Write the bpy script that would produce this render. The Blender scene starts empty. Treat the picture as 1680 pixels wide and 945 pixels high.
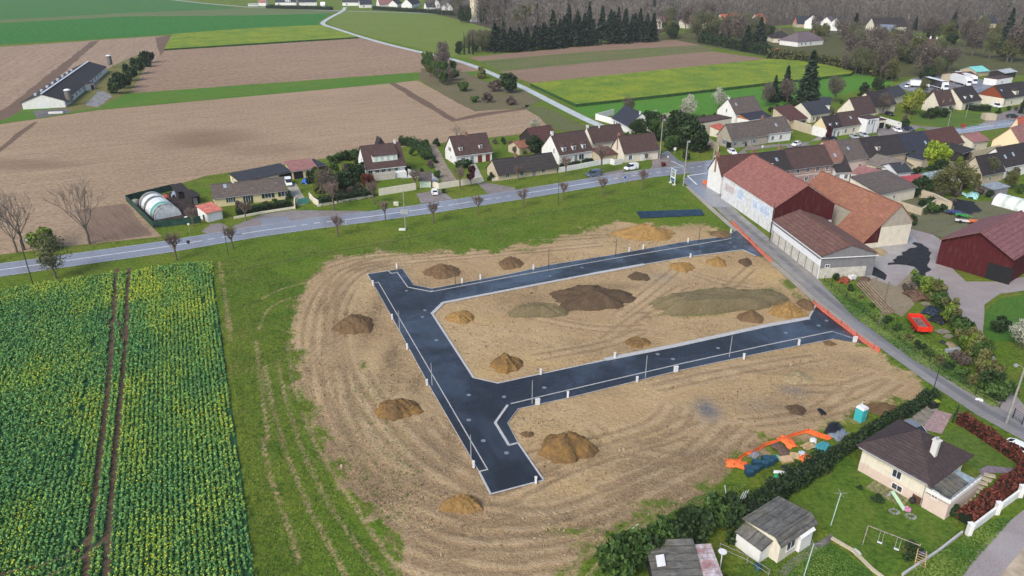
import bpy, math, random
import numpy as np
from mathutils import Vector
R=math.radians
sc=bpy.context.scene
col=sc.collection
rnd=random.Random(7)
nr=np.random.RandomState(7)
# ---------------- camera, sky, sun, exposure ----------------
F=1208.0; TH=R(24.8); H=60.0
cd=bpy.data.cameras.new('camera'); cam=bpy.data.objects.new('camera',cd); col.objects.link(cam)
cd.sensor_width=36; cd.lens=36*F/1680; cd.clip_start=0.5; cd.clip_end=8000
cam.location=(0,0,H); cam.rotation_euler=(math.pi/2-TH,0,0); sc.camera=cam
SUN_EL=R(42); SUN_AZ=R(215)     # azimuth clockwise from +Y, direction the light comes from
w=bpy.data.worlds.new('World'); sc.world=w; w.use_nodes=True
nt=w.node_tree; nt.nodes.clear()
sky=nt.nodes.new('ShaderNodeTexSky'); sky.sky_type='NISHITA'; sky.sun_disc=False
sky.sun_elevation=SUN_EL; sky.sun_rotation=SUN_AZ; sky.air_density=1.0; sky.dust_density=2.5; sky.ozone_density=1.0
bg=nt.nodes.new('ShaderNodeBackground'); bg.inputs['Strength'].default_value=0.105
wo=nt.nodes.new('ShaderNodeOutputWorld')
nt.links.new(sky.outputs[0],bg.inputs[0]); nt.links.new(bg.outputs[0],wo.inputs[0])
sl=bpy.data.lights.new('sun','SUN'); sl.energy=1.5; sl.angle=R(25); sl.color=(1,.965,.92)
so=bpy.data.objects.new('sun',sl); col.objects.link(so)
so.rotation_euler=(math.pi/2-SUN_EL,0,math.pi-SUN_AZ)
sc.view_settings.view_transform='Standard'; sc.view_settings.look='None'
sc.view_settings.exposure=0.92; sc.view_settings.gamma=1; sc.view_settings.use_curve_mapping=False

# ---------------- photograph point -> place on the ground ----------------
def G(px,py,z=0.0):
    u=(px-840)/F; v=(472.5-py)/F
    dy=math.cos(TH)+v*math.sin(TH); dz=-math.sin(TH)+v*math.cos(TH)
    t=(z-H)/dz
    return Vector((u*t,dy*t,z))
def g2(p,z=0.0):
    a=G(p[0],p[1],z); return np.array([a.x,a.y])

# ---------------- object helpers ----------------
class MB:
    def __init__(s): s.v=[]; s.f=[]; s.m=[]
    def poly(s,pts,m=0):
        n=len(s.v); s.v+= [tuple(p) for p in pts]; s.f.append(tuple(range(n,n+len(pts)))); s.m.append(m)
    def box(s,x0,x1,y0,y1,z0,z1,m=0,fn=None):
        P=[(x0,y0,z0),(x1,y0,z0),(x1,y1,z0),(x0,y1,z0),(x0,y0,z1),(x1,y0,z1),(x1,y1,z1),(x0,y1,z1)]
        if fn: P=[fn(*p) for p in P]
        n=len(s.v); s.v+=P
        for q in ((0,3,2,1),(4,5,6,7),(0,1,5,4),(1,2,6,5),(2,3,7,6),(3,0,4,7)):
            s.f.append(tuple(n+i for i in q)); s.m.append(m)
    def hull(s,bot,top,m=0):      # two loops with equal counts
        k=len(bot); n=len(s.v); s.v+=[tuple(p) for p in bot]+[tuple(p) for p in top]
        s.f.append(tuple(n+i for i in reversed(range(k)))); s.m.append(m)
        s.f.append(tuple(n+k+i for i in range(k))); s.m.append(m)
        for i in range(k):
            j=(i+1)%k; s.f.append((n+i,n+j,n+k+j,n+k+i)); s.m.append(m)
    def tube(s,path,rad,k=6,m=0):
        n0=len(s.v)
        for i,p in enumerate(path):
            p=Vector(p)
            a=Vector(path[max(0,i-1)]); b=Vector(path[min(len(path)-1,i+1)])
            d=(b-a); d=d.normalized() if d.length>1e-6 else Vector((0,0,1))
            u=d.cross(Vector((0,0,1)) if abs(d.z)<.9 else Vector((1,0,0))).normalized(); w_=d.cross(u)
            r=rad[i] if isinstance(rad,(list,tuple)) else rad
            for j in range(k):
                t=2*math.pi*j/k; s.v.append(tuple(p+u*math.cos(t)*r+w_*math.sin(t)*r))
        for i in range(len(path)-1):
            for j in range(k):
                j2=(j+1)%k; a=n0+i*k
                s.f.append((a+j,a+j2,a+k+j2,a+k+j)); s.m.append(m)
        s.f.append(tuple(n0+j for j in reversed(range(k)))); s.m.append(m)
        s.f.append(tuple(n0+(len(path)-1)*k+j for j in range(k))); s.m.append(m)
    def mesh(s,name,mats):
        me=bpy.data.meshes.new(name); me.from_pydata([tuple(p) for p in s.v],[],s.f)
        if not isinstance(mats,(list,tuple)): mats=[mats]
        for q in mats: me.materials.append(q)
        me.polygons.foreach_set('material_index',s.m); me.update(); return me
    def build(s,name,mats,parent=None,loc=None,rz=0):
        return link(name,s.mesh(name,mats),parent,loc,rz)
def link(name,me,parent=None,loc=None,rz=0):
    o=bpy.data.objects.new(name,me); col.objects.link(o)
    if parent: o.parent=parent
    if loc is not None: o.location=loc
    if rz: o.rotation_euler=(0,0,rz)
    return o
LAB={}
def tag(o,label=None,cat=None,group=None,kind=None):
    if label:
        o['label']=label
        LAB[label]=LAB.get(label,0)+1
    if cat: o['category']=cat
    if group: o['group']=group
    if kind: o['kind']=kind
    return o
def empty(name,label,cat,loc,rz=0,group=None):
    o=bpy.data.objects.new(name,None); col.objects.link(o); o.location=loc; o.rotation_euler=(0,0,rz); o.empty_display_size=.3
    return tag(o,label,cat,group)
def copy_tree(o,parent=None):
    c=o.copy(); col.objects.link(c)
    if parent: c.parent=parent
    for ch in [x for x in KIDS.get(o.name,[])]:
        KIDS.setdefault(c.name,[]).append(copy_tree(ch,c))
    return c
KIDS={}
def part(mb,name,mats,parent):
    o=mb.build(name,mats,parent); KIDS.setdefault(parent.name,[]).append(o); return o
def partm(me,name,parent):
    o=link(name,me,parent); KIDS.setdefault(parent.name,[]).append(o); return o
def npmesh(name,V,Q,mats,tint=None,mi=None):
    me=bpy.data.meshes.new(name); nv=len(V); nf=len(Q); k=Q.shape[1]
    me.vertices.add(nv); me.vertices.foreach_set('co',V.astype(np.float32).ravel())
    me.loops.add(nf*k); me.loops.foreach_set('vertex_index',Q.astype(np.int32).ravel())
    me.polygons.add(nf); me.polygons.foreach_set('loop_start',np.arange(0,nf*k,k,dtype=np.int32))
    if not isinstance(mats,(list,tuple)): mats=[mats]
    for q in mats: me.materials.append(q)
    if mi is not None: me.polygons.foreach_set('material_index',mi.astype(np.int32))
    me.update(calc_edges=True)
    if tint is not None:
        a=me.attributes.new('tint','FLOAT','POINT'); a.data.foreach_set('value',tint.astype(np.float32))
    return me
ORD=['first','second','third','fourth','fifth','sixth','seventh','eighth','ninth','tenth','eleventh','twelfth','thirteenth','fourteenth','fifteenth','sixteenth','seventeenth','eighteenth','nineteenth','twentieth']
TEN={2:'twenty',3:'thirty',4:'forty',5:'fifty',6:'sixty'}
def ordn(i):
    if i<20: return ORD[i]
    t,u=divmod(i+1,10)
    return (TEN[t][:-1]+'ieth') if u==0 else TEN[t]+'-'+ORD[u-1]

# ---------------- materials ----------------
class NB:
    def __init__(s,name,rough=.8,spec=.3):
        s.mat=bpy.data.materials.new(name); s.mat.use_nodes=True; s.t=s.mat.node_tree; s.t.nodes.clear()
        s.out=s.t.nodes.new('ShaderNodeOutputMaterial'); s.b=s.t.nodes.new('ShaderNodeBsdfPrincipled')
        s.t.links.new(s.b.outputs[0],s.out.inputs[0]); s.b.inputs['Roughness'].default_value=rough
        s.b.inputs['Specular IOR Level'].default_value=spec; s._c=None
    def n(s,ty,**kw):
        x=s.t.nodes.new(ty)
        for k,v in kw.items(): setattr(x,k,v)
        return x
    def l(s,a,b): s.t.links.new(a,b)
    def put(s,inp,v):
        if isinstance(v,bpy.types.NodeSocket): s.l(v,inp)
        else: inp.default_value=(tuple(v)+(1,) if isinstance(v,tuple) and len(v)==3 and inp.type=='RGBA' else v)
    def coord(s,kind='Object'):
        if kind=='World': return s.n('ShaderNodeNewGeometry').outputs['Position']
        return s.n('ShaderNodeTexCoord').outputs[kind]
    def mapv(s,vec,scale=(1,1,1),rot=0,loc=(0,0,0)):
        m=s.n('ShaderNodeMapping'); s.l(vec,m.inputs['Vector']); m.inputs['Scale'].default_value=scale
        m.inputs['Rotation'].default_value=(0,0,rot); m.inputs['Location'].default_value=loc; return m.outputs[0]
    def stripv(s,vec,ang,a,b):     # rotate first, then scale: a along the rows, b across them
        r=s.n('ShaderNodeVectorRotate',rotation_type='Z_AXIS'); s.l(vec,r.inputs['Vector']); r.inputs['Angle'].default_value=-ang
        m=s.n('ShaderNodeVectorMath',operation='MULTIPLY'); s.l(r.outputs[0],m.inputs[0]); m.inputs[1].default_value=(a,b,1); return m.outputs[0]
    def noise(s,vec,scale,detail=4,rough=.6,dist=0,out='Fac'):
        x=s.n('ShaderNodeTexNoise'); s.l(vec,x.inputs['Vector']); x.inputs['Scale'].default_value=scale
        x.inputs['Detail'].default_value=detail; x.inputs['Roughness'].default_value=rough; x.inputs['Distortion'].default_value=dist
        return x.outputs[out]
    def ramp(s,f,a,b):      # map a..b to 0..1 smooth
        x=s.n('ShaderNodeMapRange',interpolation_type='SMOOTHSTEP'); s.put(x.inputs[0],f)
        x.inputs[1].default_value=a; x.inputs[2].default_value=b; x.inputs[3].default_value=0; x.inputs[4].default_value=1; return x.outputs[0]
    def mix(s,f,a,b,mode='MIX'):
        x=s.n('ShaderNodeMix',data_type='RGBA',blend_type=mode); s.put(x.inputs[0],f); s.put(x.inputs[6],a); s.put(x.inputs[7],b); return x.outputs[2]
    def math(s,op,a,b=0.0):
        x=s.n('ShaderNodeMath',operation=op); s.put(x.inputs[0],a); s.put(x.inputs[1],b); return x.outputs[0]
    def attr(s,name,out='Fac'):
        x=s.n('ShaderNodeAttribute',attribute_name=name); return x.outputs[out]
    def bump(s,h,st=.5,d=.1):
        x=s.n('ShaderNodeBump'); x.inputs['Strength'].default_value=st; x.inputs['Distance'].default_value=d
        s.put(x.inputs['Height'],h); s.l(x.outputs[0],s.b.inputs['Normal'])
    def color(s,c): s.put(s.b.inputs['Base Color'],c); return s
    def rough(s,c): s.put(s.b.inputs['Roughness'],c); return s
def m_plain(name,c,rough=.6,var=.12,scale=1.5,spec=.3,bump=0,metal=0):
    b=NB(name,rough,spec); v=b.coord(); n=b.noise(v,scale,5,.65)
    d=tuple(max(0,x*(1-var*2)) for x in c); l=tuple(min(1,x*(1+var)) for x in c)
    b.color(b.mix(b.ramp(n,.3,.7),d,l))
    if bump: b.bump(n,bump,.05)
    if metal: b.b.inputs['Metallic'].default_value=metal
    return b.mat
def m_wall(name,c,dirt=.35,brick=False):
    b=NB(name,.9,.15); v=b.coord(); n=b.noise(v,.9,6,.7); n2=b.noise(b.mapv(v,(2.5,2.5,.35)),1.2,4,.6); n3=b.noise(v,14,2)
    cc=b.mix(b.ramp(n,.35,.75),c,tuple(x*(1-dirt*.5) for x in c))
    cc=b.mix(b.math('MULTIPLY',b.ramp(n2,.52,.75),dirt),cc,tuple(x*.35 for x in (.6,.55,.45)))
    cc=b.mix(.25,cc,b.mix(n3,tuple(x*.8 for x in c),tuple(min(1,x*1.15) for x in c)))
    b.color(cc); b.bump(n3,.25,.03); return b.mat
def m_roof(name,c,c2,moss=.25,rows=.32,mossc=(.10,.085,.035),bl=(.03,.03,.035)):
    b=NB(name,.75,.25); v=b.coord(); n=b.noise(v,.55,6,.7); n2=b.noise(b.mapv(v,(1,.35,.35)),2.2,5,.7); n3=b.noise(v,7,2,.5); n4=b.noise(v,.35,5,.65)
    cc=b.mix(b.ramp(n,.35,.65),c,c2)
    cc=b.mix(b.math('MULTIPLY',b.ramp(n2,.46,.68),.75),cc,bl)
    cc=b.mix(b.math('MULTIPLY',b.ramp(b.noise(v,1.3,5,.75),.55,.7),.45),cc,tuple(min(1,x*1.9) for x in c2))
    cc=b.mix(b.math('MULTIPLY',b.ramp(n4,.52,.7),moss),cc,mossc)
    cc=b.mix(.35,cc,b.mix(n3,tuple(x*.55 for x in c),tuple(min(1,x*1.5) for x in c2)))
    sx=b.n('ShaderNodeSeparateXYZ'); b.l(v,sx.inputs[0])
    fr=b.math('FRACT',b.math('MULTIPLY',sx.outputs[1],1/rows)); fx=b.math('FRACT',b.math('MULTIPLY',sx.outputs[0],1/.3))
    edge=b.ramp(fr,0,.3); cc=b.mix(b.math('MULTIPLY',b.math('SUBTRACT',1.0,edge),.6),cc,tuple(x*.3 for x in c)); cc=b.mix(b.math('MULTIPLY',b.ramp(b.noise(b.mapv(v,(.8,3.2,3.2)),1,3,.6),.5,.64),.35),cc,tuple(min(1,x*1.7) for x in c2))
    b.color(cc); b.bump(b.math('ADD',b.math('ADD',fr,b.math('MULTIPLY',fx,.3)),b.math('MULTIPLY',n3,.6)),.6,.05); return b.mat
def m_leaf(name,dark,light,flower=None,rough=.65):
    b=NB(name,rough,.25); t=b.attr('tint'); oi=b.n('ShaderNodeObjectInfo').outputs['Random']
    c=b.mix(t,dark,light)
    c=b.mix(b.math('MULTIPLY',oi,.35),c,tuple(x*.55 for x in light))
    if flower: c=b.mix(b.ramp(t,.93,.95),c,flower)
    b.color(c); return b.mat
def m_bark(name,c):
    b=NB(name,.95,.1); v=b.coord(); n=b.noise(b.mapv(v,(6,6,1.5)),2,4); b.color(b.mix(n,tuple(x*.6 for x in c),tuple(x*1.4 for x in c))); b.bump(n,.5,.03); return b.mat
def m_field(name,cols,ang,across=1.2,along=.05,big=.012,fine=2.5,bump=.4,rowamt=.5,rough=.95,stain=None):
    b=NB(name,rough,.08); v=b.coord('World'); sv=b.stripv(v,ang,along,across)
    rn=b.noise(sv,1.0,6,.75,.2); bn=b.noise(v,big,5,.6); fn=b.noise(v,fine,3,.8); sv2=b.stripv(v,ang,.006,.12); wn=b.noise(sv2,1,4,.6)
    c=b.mix(b.ramp(bn,.35,.65),cols[0],cols[1])
    c=b.mix(b.math('MULTIPLY',b.ramp(rn,.4,.68),rowamt),c,cols[2])
    c=b.mix(b.math('MULTIPLY',b.ramp(wn,.45,.7),.35),c,cols[3] if len(cols)>3 else cols[2])
    mn=b.noise(b.stripv(v,ang,.10,.55),1,5,.75,.3); ln_=b.noise(b.stripv(v,ang,.02,.30),1,4,.7)
    c=b.mix(b.math('MULTIPLY',b.ramp(mn,.5,.66),.5),c,tuple(x*.62 for x in cols[2])); c=b.mix(b.math('MULTIPLY',b.ramp(ln_,.5,.68),.35),c,tuple(min(1,x*1.3) for x in cols[0]))
    c=b.mix(.38,c,b.mix(b.ramp(fn,.35,.65),tuple(x*.42 for x in cols[0]),tuple(min(1,x*1.6) for x in cols[1])))
    if stain:
        for (sx_,sy_,rx,ry,cc,am) in stain:
            m=b.n('ShaderNodeVectorMath',operation='SUBTRACT'); b.l(v,m.inputs[0]); m.inputs[1].default_value=(sx_,sy_,0)
            m2=b.n('ShaderNodeVectorMath',operation='DIVIDE'); b.l(m.outputs[0],m2.inputs[0]); m2.inputs[1].default_value=(rx,ry,1e6)
            ln=b.n('ShaderNodeVectorMath',operation='LENGTH'); b.l(m2.outputs[0],ln.inputs[0])
            k=b.math('ADD',ln.outputs['Value'],b.math('MULTIPLY',b.noise(v,.05,4),.5))
            c=b.mix(b.math('MULTIPLY',b.math('SUBTRACT',1.0,b.ramp(k,.45,1.25)),am),c,cc)
    b.color(c); b.bump(b.math('ADD',rn,b.math('MULTIPLY',fn,.5)),bump,.25); return b.mat
def m_asphalt(name,c,c2,wet=.4,r0=.35,r1=.8,sc_=.12,coat=0,dust=0.0):
    b=NB(name,.6,.5); v=b.coord('World'); n=b.noise(v,sc_,5,.65,.6); f=b.noise(v,6,4,.8); p=b.noise(b.mapv(v,(1,1,1)),.45,4,.6)
    if coat: b.put(b.b.inputs['Coat Weight'],b.math('MULTIPLY',b.ramp(b.noise(v,.055,5,.7,.8),.42,.62),coat)); b.b.inputs['Coat IOR'].default_value=1.8; b.b.inputs['Coat Roughness'].default_value=.18
    c_=b.mix(b.ramp(n,.35,.7),c,c2); c_=b.mix(b.math('MULTIPLY',b.ramp(b.noise(v,.3,6,.8,.6),.55,.75),dust),c_,(.10,.085,.065)); c_=b.mix(.3,c_,b.mix(b.ramp(f,.3,.7),tuple(x*.5 for x in c),tuple(x*1.6 for x in c2)))
    b.color(c_); rr=b.n('ShaderNodeMapRange'); b.l(b.ramp(b.math('ADD',b.math('MULTIPLY',n,.6),b.math('MULTIPLY',p,.4)),.4,.6),rr.inputs[0])
    rr.inputs[3].default_value=r1; rr.inputs[4].default_value=r0; b.rough(rr.outputs[0]); b.bump(f,.25,.02); return b.mat
# ======================= GROUND =======================
GRASS=[(.082,.168,.014),(.148,.188,.024),(.028,.070,.011),(.20,.155,.060)]
def grass_color(b,v,c=GRASS,dry=.5):
    n=b.noise(v,.035,5,.65); f=b.noise(v,1.6,5,.8); m=b.noise(v,.22,5,.7,.5)
    cc=b.mix(b.ramp(n,.42,.58),c[0],c[1]); cc=b.mix(b.math('MULTIPLY',b.ramp(m,.48,.66),.85),cc,c[2]); cc=b.mix(b.math('MULTIPLY',b.ramp(b.noise(v,.13,6,.8,.5),.52,.7),dry),cc,c[3])
    cc=b.mix(b.math('MULTIPLY',b.ramp(b.noise(v,.55,5,.8,.5),.54,.68),.6),cc,c[2]); cc=b.mix(.5,cc,b.mix(b.ramp(f,.3,.7),tuple(x*.35 for x in c[0]),tuple(x*1.5 for x in c[1]))); return cc,f
def m_grass(name,c=GRASS,dry=.5,bump=.6):
    b=NB(name,.9,.1); v=b.coord('World'); cc,f=grass_color(b,v,c,dry); b.color(cc); b.bump(f,bump,.3); return b.mat
b=NB('ground_earth_and_grass',.92,.1); v=b.coord('World')
gc,gf=grass_color(b,v,GRASS,1.0)
dirt=b.attr('dirt'); trk=b.attr('trk'); rutv=b.attr('rut','Vector'); ruti=b.attr('ruti'); dk=b.attr('dk'); yl=b.attr('yl'); gy=b.attr('gy'); gr=b.attr('gr')
n1=b.noise(v,.16,6,.72,.4); n2=b.noise(v,1.3,5,.75); n3=b.noise(v,.05,4,.6); fine=b.noise(v,4.5,4,.8)
PALE=(.52,.38,.205); MID=(.385,.26,.135); DARK=(.12,.078,.045); YEL=(.58,.40,.16)
dc=b.mix(b.ramp(n3,.35,.65),PALE,MID)
dc=b.mix(b.math('MULTIPLY',b.ramp(n1,.45,.7),.7),dc,MID)
n5=b.noise(v,.55,6,.8,.6); dc=b.mix(b.math('MULTIPLY',b.ramp(n5,.54,.72),.35),dc,(.27,.18,.105)); dc=b.mix(b.math('MULTIPLY',b.ramp(b.noise(v,.35,5,.8,.4),.56,.7),.5),dc,(.56,.43,.28))
dc=b.mix(b.math('MULTIPLY',yl,b.ramp(n1,.3,.6)),dc,YEL)
dkk=b.math('MINIMUM',b.math('MULTIPLY',dk,1.7),1.0); dc=b.mix(b.math('MULTIPLY',dkk,b.ramp(b.math('ADD',b.math('MULTIPLY',n1,.5),b.math('MULTIPLY',n2,.5)),.36,.56)),dc,DARK)
GY_=1
rn=b.noise(rutv,.42,6,.75,.8); rn2=b.noise(b.mapv(rutv,(1.6,.8,1)),1.0,4,.7,.3); rw=b.attr('rw')
rdark=b.math('MULTIPLY',b.ramp(rn,.46,.62),ruti); rlight=b.math('MULTIPLY',b.ramp(rn2,.52,.7),ruti)
dc=b.mix(b.math('MULTIPLY',rdark,.4),dc,(.25,.165,.090)); dc=b.mix(b.math('MULTIPLY',rlight,.45),dc,(.56,.43,.27))
rwn=b.math('ADD',rw,b.math('MULTIPLY',b.math('SUBTRACT',n2,.5),.55)); dc=b.mix(b.math('MULTIPLY',b.math('SUBTRACT',1.0,b.ramp(rwn,.12,.5)),b.math('ADD',.4,b.math('MULTIPLY',b.ramp(n1,.35,.65),.5))),dc,(.17,.11,.07))
dc=b.mix(b.math('MULTIPLY',b.math('SUBTRACT',1.0,b.ramp(b.math('ABSOLUTE',b.math('SUBTRACT',rwn,.75)),.05,.3)),.35),dc,(.54,.42,.29))
# scrape marks of machines criss-crossing the plots
for ang,am in ((.35,.55),(1.5,.35),(-.5,.35)):
    s_=b.noise(b.stripv(v,ang,.12,1.5),1.0,5,.7,1.4); k=b.ramp(b.noise(b.mapv(v,(1,1,1),0,(ang*40,3,0)),.055,3,.5),.5,.62)
    dc=b.mix(b.math('MULTIPLY',b.math('MULTIPLY',b.ramp(s_,.52,.66),k),am),dc,(.20,.135,.085))
dc=b.mix(.38,dc,b.mix(b.ramp(fine,.3,.7),(.21,.135,.072),(.63,.47,.27)))
dc=b.mix(b.ramp(b.noise(v,9,2,.5),.70,.76),dc,(.45,.42,.38))
dc=b.mix(b.math('MULTIPLY',gy,b.ramp(n2,.2,.5)),dc,(.13,.145,.165))
dm=b.ramp(b.math('ADD',dirt,b.math('ADD',b.math('MULTIPLY',b.math('SUBTRACT',n1,.5),17.0),b.math('MULTIPLY',b.math('SUBTRACT',n2,.5),4.0))),-.8,1.3)
tm=b.math('SUBTRACT',1.0,b.ramp(b.math('ADD',trk,b.math('MULTIPLY',b.math('SUBTRACT',n2,.5),1.6)),.0,.5))
dm=b.math('MAXIMUM',dm,b.math('MULTIPLY',tm,b.math('MULTIPLY',b.ramp(n1,.33,.5),.95)))
gm=b.math('MULTIPLY',b.ramp(b.math('ADD',gr,b.math('MULTIPLY',b.math('SUBTRACT',n2,.5),1.4)),.45,.9),1.0)
dm=b.math('MULTIPLY',dm,b.math('SUBTRACT',1.0,b.math('MULTIPLY',gm,.9)))
b.color(b.mix(dm,gc,dc)); b.bump(b.math('ADD',b.math('ADD',gf,b.math('MULTIPLY',rn,b.math('MULTIPLY',ruti,1.6))),b.math('MULTIPLY',n2,2.0)),.7,.35)
GROUND=b.mat

def offset_line(W,d):
    o=[]
    for i in range(len(W)):
        t=Vector((0,0))
        if i>0: q=Vector(W[i]-W[i-1]); t+=q.normalized()
        if i<len(W)-1: q=Vector(W[i+1]-W[i]); t+=q.normalized()
        t.normalize(); nrm=Vector((-t.y,t.x)); f=1
        if 0<i<len(W)-1:
            q=Vector(W[i+1]-W[i]).normalized(); c=max(.35,abs(t.dot(q))); f=1/c
        o.append(np.array([W[i][0]+nrm.x*d*f,W[i][1]+nrm.y*d*f]))
    return o
def wp(pts,z=0): return np.array([g2(p,z) for p in pts])
def segdist(P,poly,closed=False):
    best=np.full(len(P),1e9); bs=np.zeros(len(P)); sg=np.zeros(len(P)); acc=0
    n=len(poly); rng=range(n if closed else n-1)
    for i in rng:
        a=poly[i]; c=poly[(i+1)%n]; d=c-a; L=np.hypot(*d)
        if L<1e-6: continue
        t=((P-a)@d)/(L*L); tc=np.clip(t,0,1); q=a+tc[:,None]*d; e=P-q; dist=np.hypot(e[:,0],e[:,1])
        m=dist<best; best[m]=dist[m]; bs[m]=acc+tc[m]*L
        sgn=np.sign(d[0]*e[:,1]-d[1]*e[:,0]); sg[m]=sgn[m]; acc+=L
    return best,bs,sg
def inside(P,poly):
    x,y=P[:,0],P[:,1]; r=np.zeros(len(P),bool); n=len(poly)
    for i in range(n):
        x1,y1=poly[i]; x2,y2=poly[(i+1)%n]
        c=((y1>y)!=(y2>y)); xx=(x2-x1)*(y-y1)/(y2-y1+1e-12)+x1; r^=c&(x<xx)
    return r
def smooth_line(pts,it=3):
    p=[np.array(q,float) for q in pts]
    for _ in range(it):
        o=[p[0]]
        for i in range(len(p)-1): o+=[p[i]*.75+p[i+1]*.25,p[i]*.25+p[i+1]*.75]
        o.append(p[-1]); p=o
    return p
DIRT=[(1195,388),(1160,370),(1010,366),(930,385),(870,400),(800,410),(700,412),(600,412),(550,420),(515,445),(492,480),(478,540),(482,610),(500,680),(530,740),(570,790),(620,850),(650,900),(640,945),(700,1010),(900,1010),(960,905),(1060,850),(1180,800),(1200,770),(1215,745),(1330,712),(1400,672),(1480,665),(1530,640),(1490,610),(1440,580),(1405,560),(1340,500),(1270,430),(1215,380)]
RUT=smooth_line([(1000,392),(860,405),(700,418),(590,425),(535,450),(505,500),(502,570),(520,650),(560,720),(620,785),(700,835),(800,868),(900,860),(1000,820),(1090,780),(1160,740),(1200,700)])
TRK=[[(435,600),(450,680),(475,760),(510,840),(560,930),(590,990)],[(455,590),(472,670),(500,750),(540,830),(590,900),(640,960)],
 [(470,560),(482,640),(520,740),(565,800),(600,860),(650,930)],[(488,560),(500,640),(545,730),(600,800),(660,850)],
 [(430,720),(445,790),(480,880),(500,960)],[(1210,760),(1150,800),(1060,845),(990,890),(940,930),(900,990)],[(1195,775),(1130,820),(1050,865),(1000,905),(960,950)],
 [(505,480),(440,500),(425,540)],[(515,460),(455,475),(430,490)],
 [(360,430),(368,470),(372,520),(378,560)],[(362,450),(372,500),(380,545)],
 [(420,560),(430,640),(440,720)]]
gx=np.arange(-80,132.1,.5); gy_=np.arange(44,222.1,.5)
X,Y=np.meshgrid(gx,gy_); P=np.stack([X.ravel(),Y.ravel()],1)
dpoly=wp(DIRT); db,_,_=segdist(P,dpoly,True); sd=np.where(inside(P,dpoly),db,-db)
# the building plots never reach past the lane, the hedge or the crop
rl=wp(RUT); rb,rs,rsg=segdist(P,rl); rutd=rb*rsg
ruti_=np.exp(-(rutd/8.5)**2)*.9
r2=wp(smooth_line([(960,900),(1060,820),(1150,770),(1230,720),(1300,690)])); q,_,_=segdist(P,r2); ruti_=np.maximum(ruti_,.7*np.exp(-(q/6)**2))
rw_=np.full(len(P),5.0); rr_=random.Random(3)
def rutline(base,off,amp,ph,a0=0,a1=1):
    L_=offset_line(base,off); n_=len(L_); o=[]
    for i in range(int(a0*n_),max(int(a0*n_)+2,int(a1*n_))):
        if i>=n_: break
        o.append(L_[i]+np.array([math.cos(ph),math.sin(ph)])*amp*math.sin(i*.13+ph*3))
    return o
base=[np.array(q_) for q_ in rl]
for d0 in (-8.8,-7.1,-5.2,-3.9,-2.4,-.6,.4,1.7,2.9,4.6,6.9,9.4):
    a0=rr_.uniform(0,.6); a1=a0+rr_.uniform(.25,.8); ph=rr_.uniform(0,6)
    for w2 in (0,1.9): q,_,_=segdist(P,rutline(base,d0+w2,1.9,ph,a0,min(1,a1))); rw_=np.minimum(rw_,q)
for (x0_,y0_,x1_,y1_) in [(1210,755,930,905),(1215,740,1000,850),(1190,770,960,930),(1170,740,980,800),(1080,640,1350,590),(900,780,1150,690),(1300,640,1450,620),(860,520,1060,540),(1080,430,1230,470),(1000,560,1130,470),(1060,520,1240,440),(880,590,1060,545),(1020,520,1130,430),(1330,690,1480,630),(690,690,760,790),(1230,700,1400,640),(960,700,1120,760)]:
    mx_,my_=(x0_+x1_)/2+rr_.uniform(-40,40),(y0_+y1_)/2+rr_.uniform(-18,18)
    ln_=[g2(p_) for p_ in [(x0_,y0_),(mx_,my_),(x1_,y1_)]]; ln_=smooth_line(ln_,3)
    for w2 in (0,1.9):
        q,_,_=segdist(P,offset_line(ln_,w2)); rw_=np.minimum(rw_,q+.05)
trk_=np.full(len(P),9.0)
for t in TRK: q,_,_=segdist(P,wp(smooth_line(t,2))); trk_=np.minimum(trk_,q)
def blobs(lst):
    a=np.zeros(len(P))
    for (px,py,rx,ry,am) in lst:
        c=g2((px,py)); wx=rx/ (F/ (c[1]*math.cos(TH)+H*math.sin(TH))); wy=abs(g2((px,py-ry))[1]-g2((px,py+ry))[1])/2
        a=np.maximum(a,am*np.exp(-(((P[:,0]-c[0])/wx)**2+((P[:,1]-c[1])/wy)**2)))
    return a
dk_=blobs([(1110,800,90,30,1.0),(960,850,120,30,.6),(820,880,120,40,.45),(620,800,30,60,.35),(1240,730,40,12,.5),(1060,610,120,5,.5),(1180,585,120,5,.5),(930,625,60,6,.4),(860,640,30,6,.5),(1390,590,40,10,.4),(1290,680,30,16,.6),(1000,470,80,8,.5),(1090,770,60,20,.8),(1050,760,80,25,.5),(700,740,30,40,.5),(650,620,15,60,.4),(1190,745,60,25,.6),(560,700,30,60,.35),(860,500,60,25,.4),(1300,670,50,14,.5),(980,570,90,14,.35),(950,640,80,10,.35),(1100,625,120,6,.3),(1250,605,100,10,.4),(620,440,50,12,.4),(1170,355,30,12,.8),(1330,640,40,12,.4),(900,860,120,30,.4),(760,870,80,30,.3),(1310,745,50,25,.8),(700,700,25,50,.35),(1225,715,60,12,.3),(690,470,18,10,.3),(612,520,14,50,.6),(640,590,16,40,.7),(680,640,16,40,.6),(740,725,22,45,.6),(780,800,40,14,.5),(560,480,18,25,.4),(600,430,30,6,.5),(1150,745,50,16,.8),(1180,775,40,18,.6),(1100,830,60,16,.7),(1020,845,60,16,.5),(1060,430,20,8,.3)])
yl_=blobs([(960,730,90,40,.7),(880,590,90,14,.9),(800,610,40,10,.8),(1000,560,40,10,.6),(1255,450,45,16,.9),(930,470,25,8,.5),(1290,625,60,18,.6),(800,520,50,14,.6),(1150,430,60,8,.6),(1100,650,150,30,.35),(760,600,20,12,.6),(800,860,60,14,.5),(940,800,70,25,.5),(1270,575,80,10,.3)])
gy_a=blobs([(1160,671,20,16,1.0),(1085,455,30,10,.3),(1300,640,25,10,.5),(1240,665,40,12,.25)])
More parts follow.
